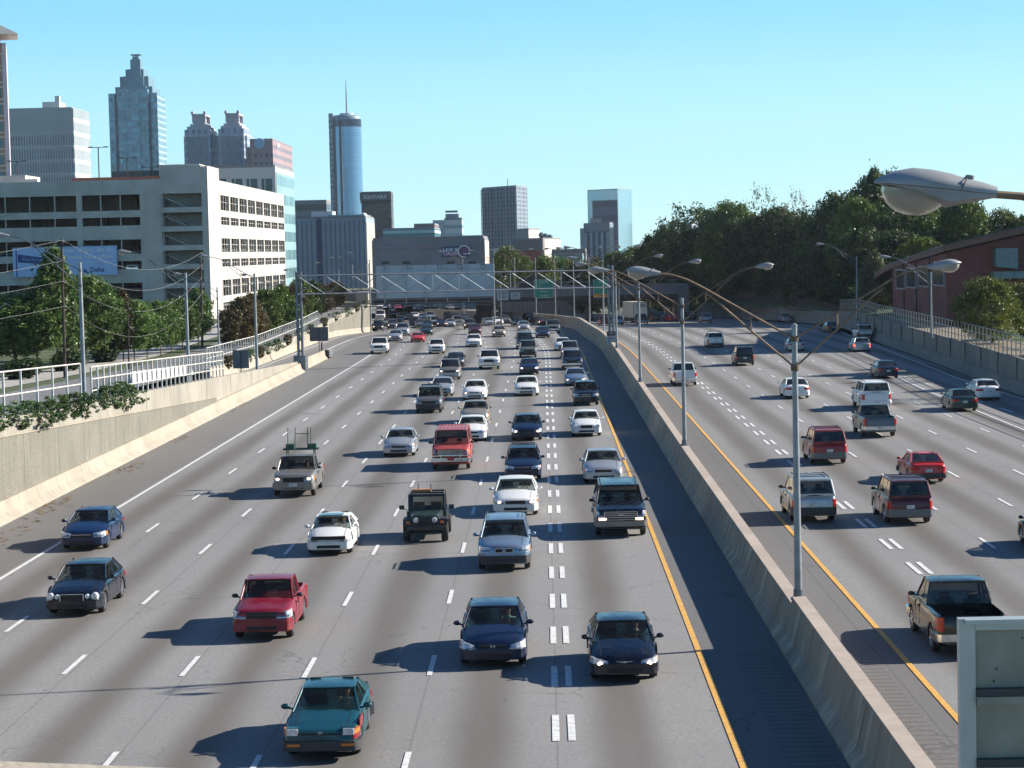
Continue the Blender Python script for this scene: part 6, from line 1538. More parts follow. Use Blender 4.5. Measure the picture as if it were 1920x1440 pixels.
m = MB(); cs = [(4.6+1.18*math.cos(a), -.08, bh*.5+1.18*math.sin(a)) for a in [R(-35)+R(320)*k/40 for k in range(41)]]; m.tube(cs, .14, 6); m.tube([(4.6-.1, -.09, bh*.5-.55), (6.1, -.09, bh*.5-.5)], .1, 6); m.build('ring', plain('banner_ring', (.75, .78, .68), .5, var=0), bn)
m = MB(); m.lathe([(.01, -.02), (.8, -.015), (.8, 0)], (4.6, -.01, bh*.5), 32, axis='y'); m.build('disc', plain('banner_purple', (.14, .07, .15), .6, var=.1), bn)
# centre dark tower (rotated)
M_ct = grid_mat('ribbed_dark_tower', (.21, .235, .28), (.06, .09, .13), 1.75, .6, 2.1, .62)
Cn = [(903, 1150), (968, 1120), (988, 1150), (925, 1190)]
r, z = block('ribbed_tower', 'dark vertical ribbed office tower in the centre skyline', Cn, 349, M_ct, 0, ydir=1)
o0 = r.location; A = py_(903, 400, 1150)-o0; B = py_(968, 400, 1120)-o0; D_ = py_(988, 400, 1150)-o0
for k in range(12):
    t_ = k/11; m = MB(); x_ = A.x+(B.x-A.x)*t_; y_ = A.y+(B.y-A.y)*t_; m.box(x_-.22, x_+.22, y_-.7, y_+.2, 0, z-.5); m.build('fin', plain('fin_grey', (.27, .29, .33), .6, var=.05), r)
for k in range(4):
    t_ = k/3; m = MB(); x_ = B.x+(D_.x-B.x)*t_; y_ = B.y+(D_.y-B.y)*t_; m.box(x_-.35, x_+.35, y_-.5, y_+.5, 0, z-.3); m.build('fin', plain('fin_pale', (.62, .60, .58), .6, var=.05), r)
m = MB(); c_ = (A+B+D_)/3; m.tube([(c_.x, c_.y+5, z), (c_.x, c_.y+5, z+4.5)], .18, 6); m.build('antenna', M_trim, r)
# cream and brick group right of it
r, z = block('cream_block', 'cream coloured block with a sunlit side left of the round treetops', [(968, 690), (991, 680), (1012, 700), (990, 720)], 431, plain('cream_wall', (.33, .30, .28), .8, var=.06), 0, ydir=1)
o0 = r.location; B = py_(991, 440, 680)-o0; D_ = py_(1012, 440, 700)-o0; m = MB(); m.prism([(B.x+.05, B.y-.1), (D_.x+.1, D_.y-.1), (D_.x, D_.y+.3), (B.x-.1, B.y+.3)], 0, z-.05); m.build('painted_sun_side', plain('cream_painted_sun', (.62, .54, .46), .8, var=.05), r)  # overlay on the wall with sunlight painted into its cream
r, z = block('brick_institution', 'red brick building with a grey gable roof and a cream sunlit side', [(962, 640), (1018, 620), (1051, 660), (1000, 690)], 449, plain('brick_dark_band', (.17, .145, .15), .8, var=.06), 0, ydir=1)
o0 = r.location; A = py_(962, 470, 640)-o0; B = py_(1018, 470, 620)-o0; D_ = py_(1051, 470, 660)-o0; zb_ = zpx(1000, 469, 630)
m = MB(); m.prism([(A.x-.3, A.y-.4), (B.x+.3, B.y-.4), (B.x+.3, B.y+.1), (A.x-.3, A.y+.1)], 0, zb_); m.build('brick_front', plain('red_brick_far', (.25, .06, .05), .85, var=.1), r)
m = MB(); m.prism([(B.x+.05, B.y-.1), (D_.x+.1, D_.y-.1), (D_.x, D_.y+.3), (B.x-.1, B.y+.3)], 0, z); m.build('painted_sun_side', plain('cream_painted_sun', (.62, .54, .46), .8), r)  # same painted sunlight as on the side of the cream block
mx = (A.x+B.x)/2; m = MB(); m.quad((mx-4.2, A.y-.9, zb_), (mx+3.2, B.y+2.3, zb_), (mx-.4, A.y-.6, z+.2)); m.quad((mx-4.2, A.y-.7, zb_), (mx-.4, A.y-.4, z+.2), (A.x+1, A.y+8, z), (A.x-.2, A.y+3, zb_)); m.build('gable', plain('slate_roof', (.12, .13, .16), .7, var=.1), r)
for k in range(3): A_ = py_(1015+8*k, 441+2*k, 670)-o0; m = MB(); m.sphere((A_.x, A_.y, A_.z), .9, 8, 5); m.tube([(A_.x, A_.y, z-.5), (A_.x, A_.y, A_.z)], .15, 5); m.build('roof_dish', M_galv, r)
block('white_low_block', 'small white low block beside the banner building', [(925, 560), (943, 560), (948, 570), (930, 572)], 466, plain('white_low', (.6, .58, .54), .8, var=.05), -3)
block('teal_roof_building', 'low building with a flat blue green roof above the trees', [(1040, 560), (1092, 560), (1095, 580), (1045, 580)], 480, plain('teal_roof_wall', (.10, .30, .33), .6, var=.08), -3)
block('grey_low_building', 'low grey roofed building behind the blue green roof', [(1034, 600), (1098, 600), (1100, 625), (1040, 625)], 471, plain('grey_low_wall', (.17, .17, .19), .8, var=.08), -3)
# apartment tower and glass tower
r, z = block('glass_slab_tower', 'pale blue glass tower with a dark recess and V shaped line', [(1101, 1420), (1158, 1400), (1184, 1430), (1130, 1460)], 355, plain('glass_tower_body', (.24, .42, .50), .15, .5, var=.05, scale=.05), 0, ydir=1)
o0 = r.location; A = py_(1101, 400, 1420)-o0; B = py_(1158, 400, 1400)-o0; D_ = py_(1184, 400, 1430)-o0
t0 = (1111-1101)/57.; Q = A+(B-A)*t0; zr_ = zpx(1130, 375, 1400)
m = MB(); m.prism([(Q.x, Q.y-1.2), (B.x-.3, B.y-1.2), (B.x-.3, B.y+.4), (Q.x, Q.y+.4)], 0, zr_); m.build('dark_recess', grid_mat('dark_recess_glass', (.05, .10, .15), (.03, .07, .12), 4, .8, 4.2, .75, rough=.6), r)
m = MB(); mp = Q+(B-Q)*.42; m.tube([(Q.x+2, Q.y-1.5, zr_-.5), (mp.x, mp.y-1.5, zr_-6), (Q.x+(B.x-Q.x)*.72, Q.y-2.2, zr_-.5)], .25, 5); m.build('v_line', M_galvL, r)
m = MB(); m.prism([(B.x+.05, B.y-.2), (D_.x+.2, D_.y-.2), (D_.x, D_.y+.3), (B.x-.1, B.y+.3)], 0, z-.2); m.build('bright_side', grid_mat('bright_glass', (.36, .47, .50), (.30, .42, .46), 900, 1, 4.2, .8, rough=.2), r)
r, z = block('apartment_tower', 'slender grey apartment tower with columns of white balconies', [(1094, 1010), (1143, 1000), (1150, 1010), (1102, 1025)], 419, plain('apartment_wall', (.15, .18, .23), .8, var=.08), 0, ydir=1)
o0 = r.location; B = py_(1143, 430, 1000)-o0
m = MB(); m.box(2.0, B.x-2.2, -1.2, 8, z-.1, z+.4); m.box(3.2, B.x-3.2, 0, 6, z, z+2.6); m.build('roof_plant', plain('plant_tan', (.30, .25, .23), .8, var=.1), r)
m = MB(); m.prism([(.6, -.9), (B.x-.6, B.y-.9), (B.x-.6, B.y+1), (.6, 1)], zpx(1120, 434, 1000), z-.2); m.build('top_band', plain('tower_top_grey', (.24, .23, .25), .8, var=.08), r)
for k in range(5):
    x_ = .9+(B.x-1.8)*k/4; yo_ = B.y*x_/B.x
    m = MB()
    for q in range(22): m.box(x_-.45, x_+.45, yo_-1.4, yo_+.4, 2+q*(z-6)/22, 2+q*(z-6)/22+.9)
    m.build('balcony_column', plain('balcony_white', (.45, .50, .56), .7, var=.1), r)
m = MB(); 
for q in range(24): m.box(-1.6, .4, -2.2, 1, 1+q*(z-3)/24, 1+q*(z-3)/24+1.1)
m.build('balcony_column', plain('balcony_white', (.45, .50, .56), .7), r)
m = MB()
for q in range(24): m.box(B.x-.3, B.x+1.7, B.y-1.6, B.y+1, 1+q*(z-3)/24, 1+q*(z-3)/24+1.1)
m.build('balcony_column', plain('balcony_painted_sun', (.75, .72, .68), .7, var=.05), r)  # right edge balconies: sunlight put into the paler colour
r, z = block('distant_block', 'small pale distant block above the right wood', [(1275, 1500), (1297, 1490), (1312, 1520), (1290, 1540)], 418, plain('distant_wall', (.22, .27, .33), .7, var=.05), 0, ydir=1)
# brick building on the right ---------------------------------------
def brickmat():
    m, nt, b = nmat('red_brick_wall'); br = N(nt, 'ShaderNodeTexBrick'); br.inputs['Scale'].default_value = 1.0
    br.inputs['Color1'].default_value = (.19, .045, .035, 1); br.inputs['Color2'].default_value = (.25, .07, .055, 1); br.inputs['Mortar'].default_value = (.16, .10, .08, 1)
    br.inputs['Brick Width'].default_value = .6; br.inputs['Row Height'].default_value = .2; br.inputs['Mortar Size'].default_value = .02
    tc = N(nt, 'ShaderNodeTexCoord'); sx = N(nt, 'ShaderNodeSeparateXYZ'); nt.links.new(tc.outputs['Object'], sx.inputs[0]); cv = N(nt, 'ShaderNodeCombineXYZ')
    nt.links.new(math_(nt, 'ADD', sx.outputs[0], sx.outputs[1]), cv.inputs[0]); nt.links.new(sx.outputs[2], cv.inputs[1]); nt.links.new(cv.outputs[0], br.inputs['Vector'])
    o = mix(nt, math_(nt, 'MULTIPLY', smooth(nt, noise(nt, .3), .4, .7), .4), br.outputs['Color'], (.10, .03, .03)); nt.links.new(o, b.inputs['Base Color']); b.inputs['Roughness'].default_value = .9; return m
M_rb = brickmat()
P0 = py_(1674, 560, 280); P1 = py_(1775, 560, 246); P2 = py_(2080, 560, 246)
r = thing('brick_building', 'red brick building with a sloping roof, four upper windows and a vent hood', 'building', (P1.x, P1.y, 2.0)); o0 = r.location
z1 = py_(1775, 474, 246).z-2.0; z0_ = py_(1680, 503, 278).z-2.0; z2 = py_(1920, 440, 246).z-2.0; X2 = py_(1920, 437, 246).x-o0.x; Xf = P2.x-o0.x; zf = z1+(z2-z1)*Xf/X2
a_ = P0-o0
m = MB(); m.prism([(a_.x, a_.y), (0, 0), (Xf, 0), (Xf, 50), (a_.x+3, 50)], 0, [z0_, z1, zf, zf-2.8, z0_-2.2]); m.build('wall', M_rb, r)
m = MB(); m.box(17, 44, .5, 24, 0, 21); m.build('added_shadow_wing', M_rb, r)  # unseen block, added to cast the large shadow over the right carriageway
# roof slab overhanging
rz0 = z0_+.3; m = MB(); m.prism([(a_.x-.35, a_.y-.3), (-.4, -1.0), (Xf, -1.0), (Xf, 52), (a_.x-.3, 52)], [z0_+.05, z1+.15, zf+.2, zf-2.6, z0_-2.0], [z0_+.45, z1+.75, zf+.9, zf-2.2, z0_-1.6]); m.build('roof', plain('roof_fascia', (.20, .10, .08), .8, var=.1), r)
m = MB(); m.prism([(a_.x-.45, a_.y-.4), (-.5, -1.15), (Xf, -1.15), (Xf, 52), (a_.x-.3, 52)], [z0_+.46, z1+.76, zf+.91, zf-2.19, z0_-1.59], [z0_+.58, z1+.9, zf+1.1, zf-2.0, z0_-1.4]); m.build('roof_edge', plain('roof_metal', (.06, .075, .08), .5, var=.1), r)
d = Vector((a_.x, a_.y)); L_ = d.length; dn = d.normalized(); ang = math.atan2(d.y, d.x)
for i, (xa, xb_) in enumerate(((1684, 1701), (1706, 1724), (1729, 1746), (1755, 1773))):
    ta, tb = (1775-xa)/101., (1775-xb_)/101.
    T_ = Matrix.Rotation(ang, 4, 'Z'); m = MB(); zt_, zb_ = z1-1.4-.25*(3-i), z1-3.5-.25*(3-i)
    m.box(tb*L_, ta*L_, -.02, .14, zb_, zt_, 0, T_); o = m.build('window', plain('dark_window', (.012, .014, .018), .1, var=0), r)
    m = MB()
    for bx in ((tb*L_-.15, ta*L_+.15, zt_, zt_+.16), (tb*L_-.15, ta*L_+.15, zb_-.16, zb_), (tb*L_-.15, tb*L_+.02, zb_, zt_), (ta*L_-.02, ta*L_+.15, zb_, zt_)): m.box(bx[0], bx[1], -.03, .2, bx[2], bx[3], 0, T_)
    m.build('frame', plain('frame_grey', (.30, .29, .30), .7, var=.05), o)
for t_ in (.28, .52, .76): m = MB(); m.box(t_*L_-.1, t_*L_+.1, .0, .16, 0, z1-.5, 0, T_); m.build('downpipe', M_trim, r)
A = py_(1862, 505, 246)-o0; B = py_(1903, 465, 246)-o0; m = MB(); m.prism([(A.x, -1.6), (B.x, -1.6), (B.x, 0), (A.x, 0)], [A.z+.3, A.z, A.z, A.z+.3], B.z); m.box(A.x-.3, B.x+6, -2.2, 0, A.z-1.0, A.z-.25); m.build('vent_hood', plain('vent_metal', (.17, .23, .24), .5, .4, var=.1), r)
# ================================================================== lamps
M_lampg = plain('lamp_grey_paint', (.30, .31, .32), .5, .2, var=.15, scale=3)
M_bowl, nt_, b_ = nmat('lamp_bowl'); b_.inputs['Base Color'].default_value = (.50, .46, .38, 1); b_.inputs['Roughness'].default_value = .32; b_.inputs['Transmission Weight'].default_value = .55; b_.inputs['IOR'].default_value = 1.2
def head_mesh():
    """luminaire pointing to -X, neck at the origin"""
    S = [(.02, .075, .055, .035), (-.10, .09, .08, .07), (-.24, .11, .10, .11), (-.36, .135, .125, .15), (-.50, .16, .14, .10), (-.66, .17, .14, .055), (-.80, .14, .10, .03), (-.90, .09, .045, .015), (-.95, .02, .01, .005)]
    up = MB(); dn = MB(); RR, DD = [], []
    for x, w, t, b in S:
        RR.append([(x, w*math.cos(a), t*math.sin(a)) for a in [PI*k/10 for k in range(11)]] + [(x, -w*.98, -.008), (x, w*.98, -.008)])
        DD.append([(x, w*.97, -.012), (x, w*.9, -b*.7), (x, w*.45, -b), (x, -w*.45, -b), (x, -w*.9, -b*.7), (x, -w*.97, -.012)])
    up.rings(RR); dn.rings(DD)
    a = up.mesh('housing', M_lampg, 40); b = dn.mesh('door', M_lampg, 40)
    bo = MB(); RR = []
    for k in range(9):
        t = k/8*PI/2*.98; r = math.cos(t); RR.append([(-.62+.27*r*math.cos(q*PI/10)-.02*k/8, .155*r*math.sin(q*PI/10), -.03-.21*math.sin(t)) for q in range(20)])
    bo.rings(RR); c = bo.mesh('bowl', M_bowl, 60)
    pc = MB(); pc.lathe([(.03, 0), (.036, .015), (.036, .035), (.02, .042)], (-.2, 0, .085), 12); d = pc.mesh('photocell', M_galvL, 40)
    sm = MB(); sm.tube([(-.27, .12, .0), (-.24, .09, .09), (-.22, 0, .118), (-.24, -.09, .09), (-.27, -.12, .0)], .005, 4); sm.box(-.32, -.28, -.02, .02, -.165, -.13); e = sm.mesh('latch', M_trim)
    return a, b, c, d, e
HM = head_mesh()
def lamp_head(parent, loc, rz, tilt=0.12):
    h = obj('lamp_head', HM[0], parent, loc); h.rotation_euler = (0, tilt, rz)
    for n_, me in (('door', HM[1]), ('bowl', HM[2]), ('photocell', HM[3]), ('latch', HM[4])): obj(n_, me, h)
def arm_mesh(mat):
    m = MB()
    up = [(0, 0, -.35), (-1.2, 0, .35), (-2.3, 0, 1.0)]; lo = [(0, 0, -1.15), (-1.2, 0, -.1), (-2.3, 0, .88)]
    m.tube(up+[(-2.6, 0, 1.18), (-2.95, 0, 1.36), (-3.25, 0, 1.47), (-3.5, 0, 1.53), (-3.76, 0, 1.555)], .032, 7); m.tube(lo+[(-2.5, 0, 1.02)], .028, 7); m.tube([(-1.2, 0, .35), (-1.2, 0, -.1)], .028, 6)
    m.lathe([(.11, -.42), (.11, -.28)], n=10); m.lathe([(.115, -1.24), (.115, -1.06)], n=10)
    return m.mesh('arm', mat, 40)
ARM = arm_mesh(M_rust); ARMG = arm_mesh(M_galv)
def lamp_post(x, y, z, h, arms, label, group, rz=0, galv=False, r0=.11, r1=.075, name='street_lamp'):
    t = thing(name, label, 'street lamp', (x, y, z), rz, group)
    m = MB(); m.tube([(0, 0, 0), (0, 0, h*.5), (0, 0, h)], [r0, (r0+r1)/2, r1], 12); m.lathe([(r1*1.15, h-.02), (r1*1.15, h+.05), (.02, h+.09)], n=10); m.build('pole', M_galvL, t, 40)
    m = MB(); m.lathe([(r0*2.0, 0), (r0*2.0, .06), (r0*1.3, .1), (r0*1.25, .3)], n=12); m.build('base', M_galv, t, 40)
    for s_ in arms:
        a = obj('arm', ARMG if galv else ARM, t, (0, 0, h)); a.rotation_euler = (0, 0, 0 if s_ < 0 else PI)
        lamp_head(t, (s_*3.72, 0, h+1.56), 0 if s_ < 0 else PI)
    return t
G = 'twin arm lamps on the median barrier'
def ML(Y, h, lb, px=None): 
    x = (6.96 if Y > 20 else 7.32)+off(Y) if px is None else (px-VPX-ROLL*60)/F*Y
    zb = gz(Y)+Hb(Y); return lamp_post(x, Y, zb, h-zb, (-1, 1), lb, G)
ML(18.1, 10.02, 'nearest median lamp, only its large lamp head hangs at the upper right')
n2 = ML(63.0, 8.95, 'tall twin arm lamp on the median, the largest whole one, arms spread wide')
ML(114, 8.6, 'second twin arm lamp on the median, behind the tallest one'); ML(166, 8.6, 'third twin arm lamp on the median barrier'); ML(219, 8.9, 'fourth twin arm lamp, touching the right gantry post')
for Y, px, lb in ((270, 1131, 'fifth median lamp, left of the gantry post'), (322, 1105, 'sixth median lamp, before the second green sign'), (368, 1076, 'seventh median lamp, right of the first green sign'), (404, 1041, 'lamp right in front of the first green sign edge'), (414, 1005, 'lamp at the left edge of the first green sign'), (424, 966, 'lamp at the small white overhead sign'), (432, 926, 'lamp at the right end of the grey sign backs'), (440, 869, 'lamp in front of the grey sign backs')):
    zb = gz(Y); x = (px-VPX-ROLL*90)/F*Y; lamp_post(x, Y, zb, 10.0-zb, (-1, 1) if Y < 400 else (-1,), lb, G)
# left side lamps
G = 'single arm lamps on the left wall'
for Y, h, lb in ((119.4, 11.1, 'nearest single arm lamp on the left wall beside the junipers'), (154.6, 10.2, 'second single arm lamp on the left wall, behind the fence'), (191.5, 9.8, 'third single arm lamp, beside the small square sign')):
    lamp_post(-24.55, Y, zwall(Y)-.6, h-zwall(Y)+.6, (-1,), lb, G, galv=True, r0=.13, r1=.09)
G = 'lamps along the far street'
for px, yt, yb_, Y, lb in ((407, 540, 660, 240, 'slim street lamp at the end of the street tree row'), (520, 537, 630, 290, 'street lamp behind the gantry left post'), (583, 523, 596, 380, 'street lamp amid the garage trees'), (635, 507, 568, 440, 'street lamp before the ribbed building'), (660, 497, 550, 470, 'distant lamp left of the pair above the tan wall'), (676, 496, 545, 480, 'distant lamp, second from the banner building'), (693, 487, 540, 500, 'distant lamp at the corner of the ribbed building')):
    p = py_(px, yt, Y); q = py_(px, yb_, Y); lamp_post(p.x, Y, q.z, p.z-q.z, (-1,), lb, G, galv=True)
G = 'lamps along the right side'
for px, yt, yb_, Y, lb in ((1745, 512, 640, 211, 'single lamp post on the right fence before the brick building'), (1606, 482, 600, 262, 'single lamp post on the right fence left of the brick building')):
    p = py_(px, yt, Y); q = py_(px, yb_, Y); lamp_post(p.x, Y, 2.3, p.z-2.3, (-1,), lb, G, galv=True)
# ------------------------------------------------------------------ gantries
GL = Vector((-24.0, 220.0, 0)); GR = Vector((6.95, 235.0, 0))
t = thing('sign_gantry', 'long steel truss gantry spanning the left carriageway', 'gantry', (0, 0, 0))
def post(px0, zt, w, zb, nm='post'):
    m = MB(); x, y = px0
    for s_ in (-.2, .2): m.tube([(x+s_, y, zb), (x+s_, y, zt)], .13, 8)
    for k in range(int((zt-zb)/1.1)): m.box(x-.28, x+.28, y-.03, y+.03, zb+.4+k*1.1, zb+.55+k*1.1)
    m.build(nm, M_galv, t, 40)
post((GL.x+.1, GL.y), 9.75, .3, 1.5); post((GR.x, GR.y), 9.6, .3, 1.7)
m = MB(); m.prism([(GL.x-.55, GL.y-.5), (GL.x+.6, GL.y-.5), (GL.x+.75, GL.y+.6), (GL.x-.55, GL.y+.6)], 0, 1.55); m.build('footing', M_galv, t)
zc1, zc0 = 9.35, 7.55
d = (GR-GL); n = 12
for dy in (-.45, .45):
    for zc_ in (zc0, zc1):
        m = MB(); m.tube([(GL.x, GL.y+dy, zc_-.0), (GR.x, GR.y+dy, zc_-.25)], .068, 8); m.build('chord', M_galv, t, 40)
for k in range(n):
    a = GL+d*(k/n); b = GL+d*((k+1)/n); sg = -.25*k/n
    m = MB(); m.tube([(a.x, a.y-.45, zc1+sg), (b.x, b.y-.45, zc0+sg)], .024, 6); m.build('diagonal', M_galv, t)
    m = MB(); m.tube([(a.x, a.y+.45, zc0+sg), (b.x, b.y+.45, zc1+sg)], .035, 6); m.build('diagonal', M_galv, t)
    if k in (5, 6, 8, 9, 10): m = MB(); m.tube([(a.x, a.y-.45, zc0+sg), (a.x, a.y-.45, zc1+sg)], .05, 6); m.build('strut', M_galvL, t)
# second gantry: backs of the big signs
t = thing('sign_gantry', 'row of large grey sign backs over the queue with a walkway pipe below', 'gantry', (0, 0, 0)); Y2 = 362.0
q = lambda px, y: py_(px, y, Y2)
A = q(706, 560); B = q(925, 494)
M_sb = plain('sign_back_aluminium', (.30, .39, .45), .55, .3, var=.08, scale=.3)
xs = [706, 720, 760, 797, 837, 877, 925]
for i in range(6):
    a, b = q(xs[i], 560), q(xs[i+1], 494); m = MB(); m.box(a.x+.02, b.x-.02, Y2, Y2+.08, A.z, B.z); m.build('sign_back', M_sb, t)
    m = MB(); m.box(b.x-.06, b.x+.06, Y2-.12, Y2-.001, A.z-.9, B.z-.1); m.build('stiffener', M_sb, t)
m = MB(); m.box(A.x, B.x, Y2-.2, Y2-.02, A.z+4.0, A.z+4.25); m.build('stiffener', M_sb, t)
for px in (725, 768, 825, 862, 906):
    a = q(px, 499); m = MB(); m.box(a.x-.35, a.x+.35, Y2-.3, Y2-.05, a.z-.4, a.z+.35); o = m.build('service_box', plain('service_box_grey', (.12, .15, .18), .6, var=.1), t); m = MB(); m.box(a.x-.22, a.x+.22, Y2-.33, Y2-.3, a.z-.28, a.z+.12); m.build('lid', M_sb, o)
for y_ in (568, 574):
    a, b = q(640, y_+2), q(936, y_-4); m = MB(); m.tube([(a.x, Y2-.6, a.z), (b.x, Y2-.6, b.z)], .07, 6); m.build('walkway_pipe', M_galv, t)
for px in (692, 925): a = q(px, 494); m = MB(); m.tube([(a.x, Y2+.3, gz(Y2)), (a.x, Y2+.3, a.z)], .14, 8); m.build('post', M_galvL, t)
# overhead signs ----------------------------------------------------
M_green = plain('sign_green', (.01, .25, .15), .5, var=.06); M_sw = plain('sign_text_white', (.55, .62, .60), .5, var=0); M_sg = plain('sign_grey_face', (.30, .36, .42), .5, var=.05); M_yel = plain('sign_yellow', (.55, .27, .01), .5, var=0)
def sign(name, label, px0, y0, px1, y1, Y, mat, lines, posts=0, border=True, zb=None, cat='sign'):
    a, b = py_(px0, y1, Y), py_(px1, y0, Y); w, h = b.x-a.x, b.z-a.z
    r = thing(name, label, cat, (a.x, Y, a.z)); m = MB(); m.box(0, w, 0, .08, 0, h); m.build('panel', mat, r)
    if border:
        m = MB(); e = .07
        for bx in ((0, w, 0, e), (0, w, h-e, h), (0, e, e, h-e), (w-e, w, e, h-e)): m.box(bx[0], bx[1], -.02, -.001, bx[2], bx[3])
        m.build('border', M_sw, r)
    for s_, sz, fy, mt in lines: text('lettering', s_, sz, mt, r, (w/2, -.03, h*fy), ext=.005)
    if zb is not None:
        m = MB()
        for k in range(posts): x_ = w*(k+.5)/posts; m.tube([(x_, .14, zb-a.z), (x_, .14, h)], .07, 6)
        m.build('post', M_galv, r)
    return r
sign('highway_sign', 'green overhead highway sign left of the median lamps', 1002, 524, 1037, 559, 395, M_green, [('SOUTH', .5, .87, M_sw), ('75 85', .55, .63, plain('sign_shield_blue', (.10, .14, .40), .5, var=0)), ('Macon', .5, .36, M_sw), ('1/4 MILE', .42, .12, M_sw)], 0)
r = sign('highway_sign', 'green overhead sign with a yellow strip beside the gantry post', 1113, 524, 1142, 558, 392, M_green, [('EXIT', .45, .85, M_sw), ('North', .5, .55, M_sw)], 0)
m = MB(); m.box(.03, 2.6, -.06, -.03, .05, .62); m.build('exit_only_panel', M_yel, r); m = MB(); m.box(1.2, 1.45, -.08, -.06, .22, .46); m.build('arrow', M_trim, r)
sign('lane_sign', 'small pale lane sign hung right of the grey sign backs', 932, 545, 953, 563, 400, M_sg, [('HOV', .42, .7, M_trim), ('ONLY', .42, .3, M_trim)], 0)
sign('lane_sign', 'second small pale lane sign left of the green sign', 958, 548, 975, 561, 400, M_sg, [('2+', .5, .55, M_trim)], 0)
sign('message_sign', 'long dark message sign above the green highway sign', 974, 519, 1010, 545, 405, plain('message_black', (.015, .018, .02), .5, var=0), [], 0, False)
t = thing('overhead_beam', 'dark steel beam carrying the overhead signs by the bridge', 'gantry', (0, 0, 0))
a, b = py_(925, 541, 397), py_(1190, 536, 397)
for dz in (0, .9): m = MB(); m.tube([(a.x, 397, a.z+dz), (b.x, 397, b.z+dz)], .09, 6); m.build('chord', M_galv, t)
for px in (938, 1160): p = py_(px, 540, 397); m = MB(); m.tube([(p.x, 397, -2), (p.x, 397, p.z+1)], .14, 8); m.build('post', M_galv, t)
# HOV sign on gantry post at the median
r = sign('hov_sign', 'small black and white lane sign on the gantry post at the median', 1138, 622, 1156, 645, 232, M_sg, [('ONLY', .3, .45, M_trim), ('2 OR MORE', .16, .2, M_trim)], 0)
m = MB(); m.box(0, .98, -.05, -.03, .85, 1.28); m.build('header', plain('message_black', (.015, .018, .02), .5), r); text('lettering', 'HOV', .26, M_sw, r, (.5, -.06, 1.07), ext=.004)
# sign backs by the ramp
for (x0, y0, x1, y1, yb_, Y, lb) in ((437, 656, 466, 691, 702, 184, 'grey back of a square sign behind the left wall'), (581, 613, 615, 640, 660, 246, 'grey back of a slatted sign at the end of the ramp barrier')):
    a, b = py_(x0, y1, Y), py_(x1, y0, Y); w, h = b.x-a.x, b.z-a.z; r = thing('rear_facing_sign', lb, 'sign', (a.x, Y, a.z))
    m = MB(); m.box(0, w, 0, .05, 0, h); m.build('panel', plain('sign_back_grey', (.13, .14, .155), .6, .3, var=.1), r)
    m = MB(); z_ = py_(x0, yb_, Y).z-a.z-.6; m.tube([(w/2, -.05, z_), (w/2, -.05, h-.02)], .045, 6); m.build('post', M_trim, r)
    if x0 > 500:
        for k in range(6): m = MB(); m.box(0, w, -.03, -.001, h*(k+.6)/6, h*(k+.6)/6+.04); m.build('slat_edge', M_trim, r)
r = thing('marker_post', 'short black marker post beside the crash cushion', 'bollard', (-24.35, 245.6, .95)); m = MB(); m.tube([(0, 0, 0), (0, 0, .85)], .09, 8); m.build('post', M_black, r); m = MB(); m.lathe([(.1, .7), (.1, .78)], n=8); m.build('collar', M_trim, r)
# bridge -----------------------------------------------------------
t = thing('road_bridge', 'dark concrete road bridge crossing beyond the traffic', 'bridge', (0, 425, 0))
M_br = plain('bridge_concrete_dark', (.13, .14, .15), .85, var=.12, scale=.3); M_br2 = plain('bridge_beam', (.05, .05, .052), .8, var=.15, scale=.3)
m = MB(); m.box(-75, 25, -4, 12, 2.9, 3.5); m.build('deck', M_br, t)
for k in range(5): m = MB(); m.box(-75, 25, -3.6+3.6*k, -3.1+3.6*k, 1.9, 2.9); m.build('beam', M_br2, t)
m = MB(); m.box(-75, 25, -4.3, -4.0, 2.7, 4.5); m.box(-75, 25, 12.0, 12.3, 2.7, 4.5); m.build('parapet', M_br, t)
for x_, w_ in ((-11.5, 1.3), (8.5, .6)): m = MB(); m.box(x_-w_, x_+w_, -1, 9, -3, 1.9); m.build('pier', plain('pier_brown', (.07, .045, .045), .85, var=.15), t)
m = MB(); m.box(-75, -10, 48, 88, 1.9, 2.85); m.build('rear_deck', M_br, t)
for x_ in (-60, -12.5): m = MB(); m.box(x_-.6, x_+.6, 84, 86, -3, 1.9); m.build('pier', M_br2, t)
m = MB(); m.box(25, 27, -3.5, 11.5, -3, 4.4); m.build('abutment', M_br, t); m = MB(); m.box(-75, -47, -3.5, 11.5, -3, 2.9); m.build('abutment', M_br, t)
m = MB(); m.rings([[(x, 30, -3), (x, 31, -3), (x, 31, 1.2), (x, 30, 1.2)] for x in (-9, 8)]); o = m.build('wall', M_concR, None, None, (0, 440, 0)); tag(o, 'grey ribbed wall seen under the bridge right of the pier', 'wall')
m = MB(); m.rings([[(x, 0, -3), (x, 1, -3), (x, 1, -.2), (x, 0, -.2)] for x in (-60, -14)]); o = m.build('wall', M_foot, None, None, (0, 700, 0)); tag(o, 'sunlit tan wall far beyond the queue under the bridge', 'wall')
for px, lb in ((1222, 'signal mast on the bridge right of the box truck'), (1262, 'second signal mast on the bridge')):
    p = py_(px, 535, 421); r = thing('signal_mast', lb, 'mast', (p.x, 421, 4.5)); m = MB(); m.tube([(0, 0, 0), (0, 0, p.z-4.5+1.2)], .07, 6); m.build('pole', M_galv, r); m = MB(); m.tube([(-1, 0, p.z-4.5+1), (1, 0, p.z-4.5+1)], .05, 5); m.build('crossbar', M_galvL, r)
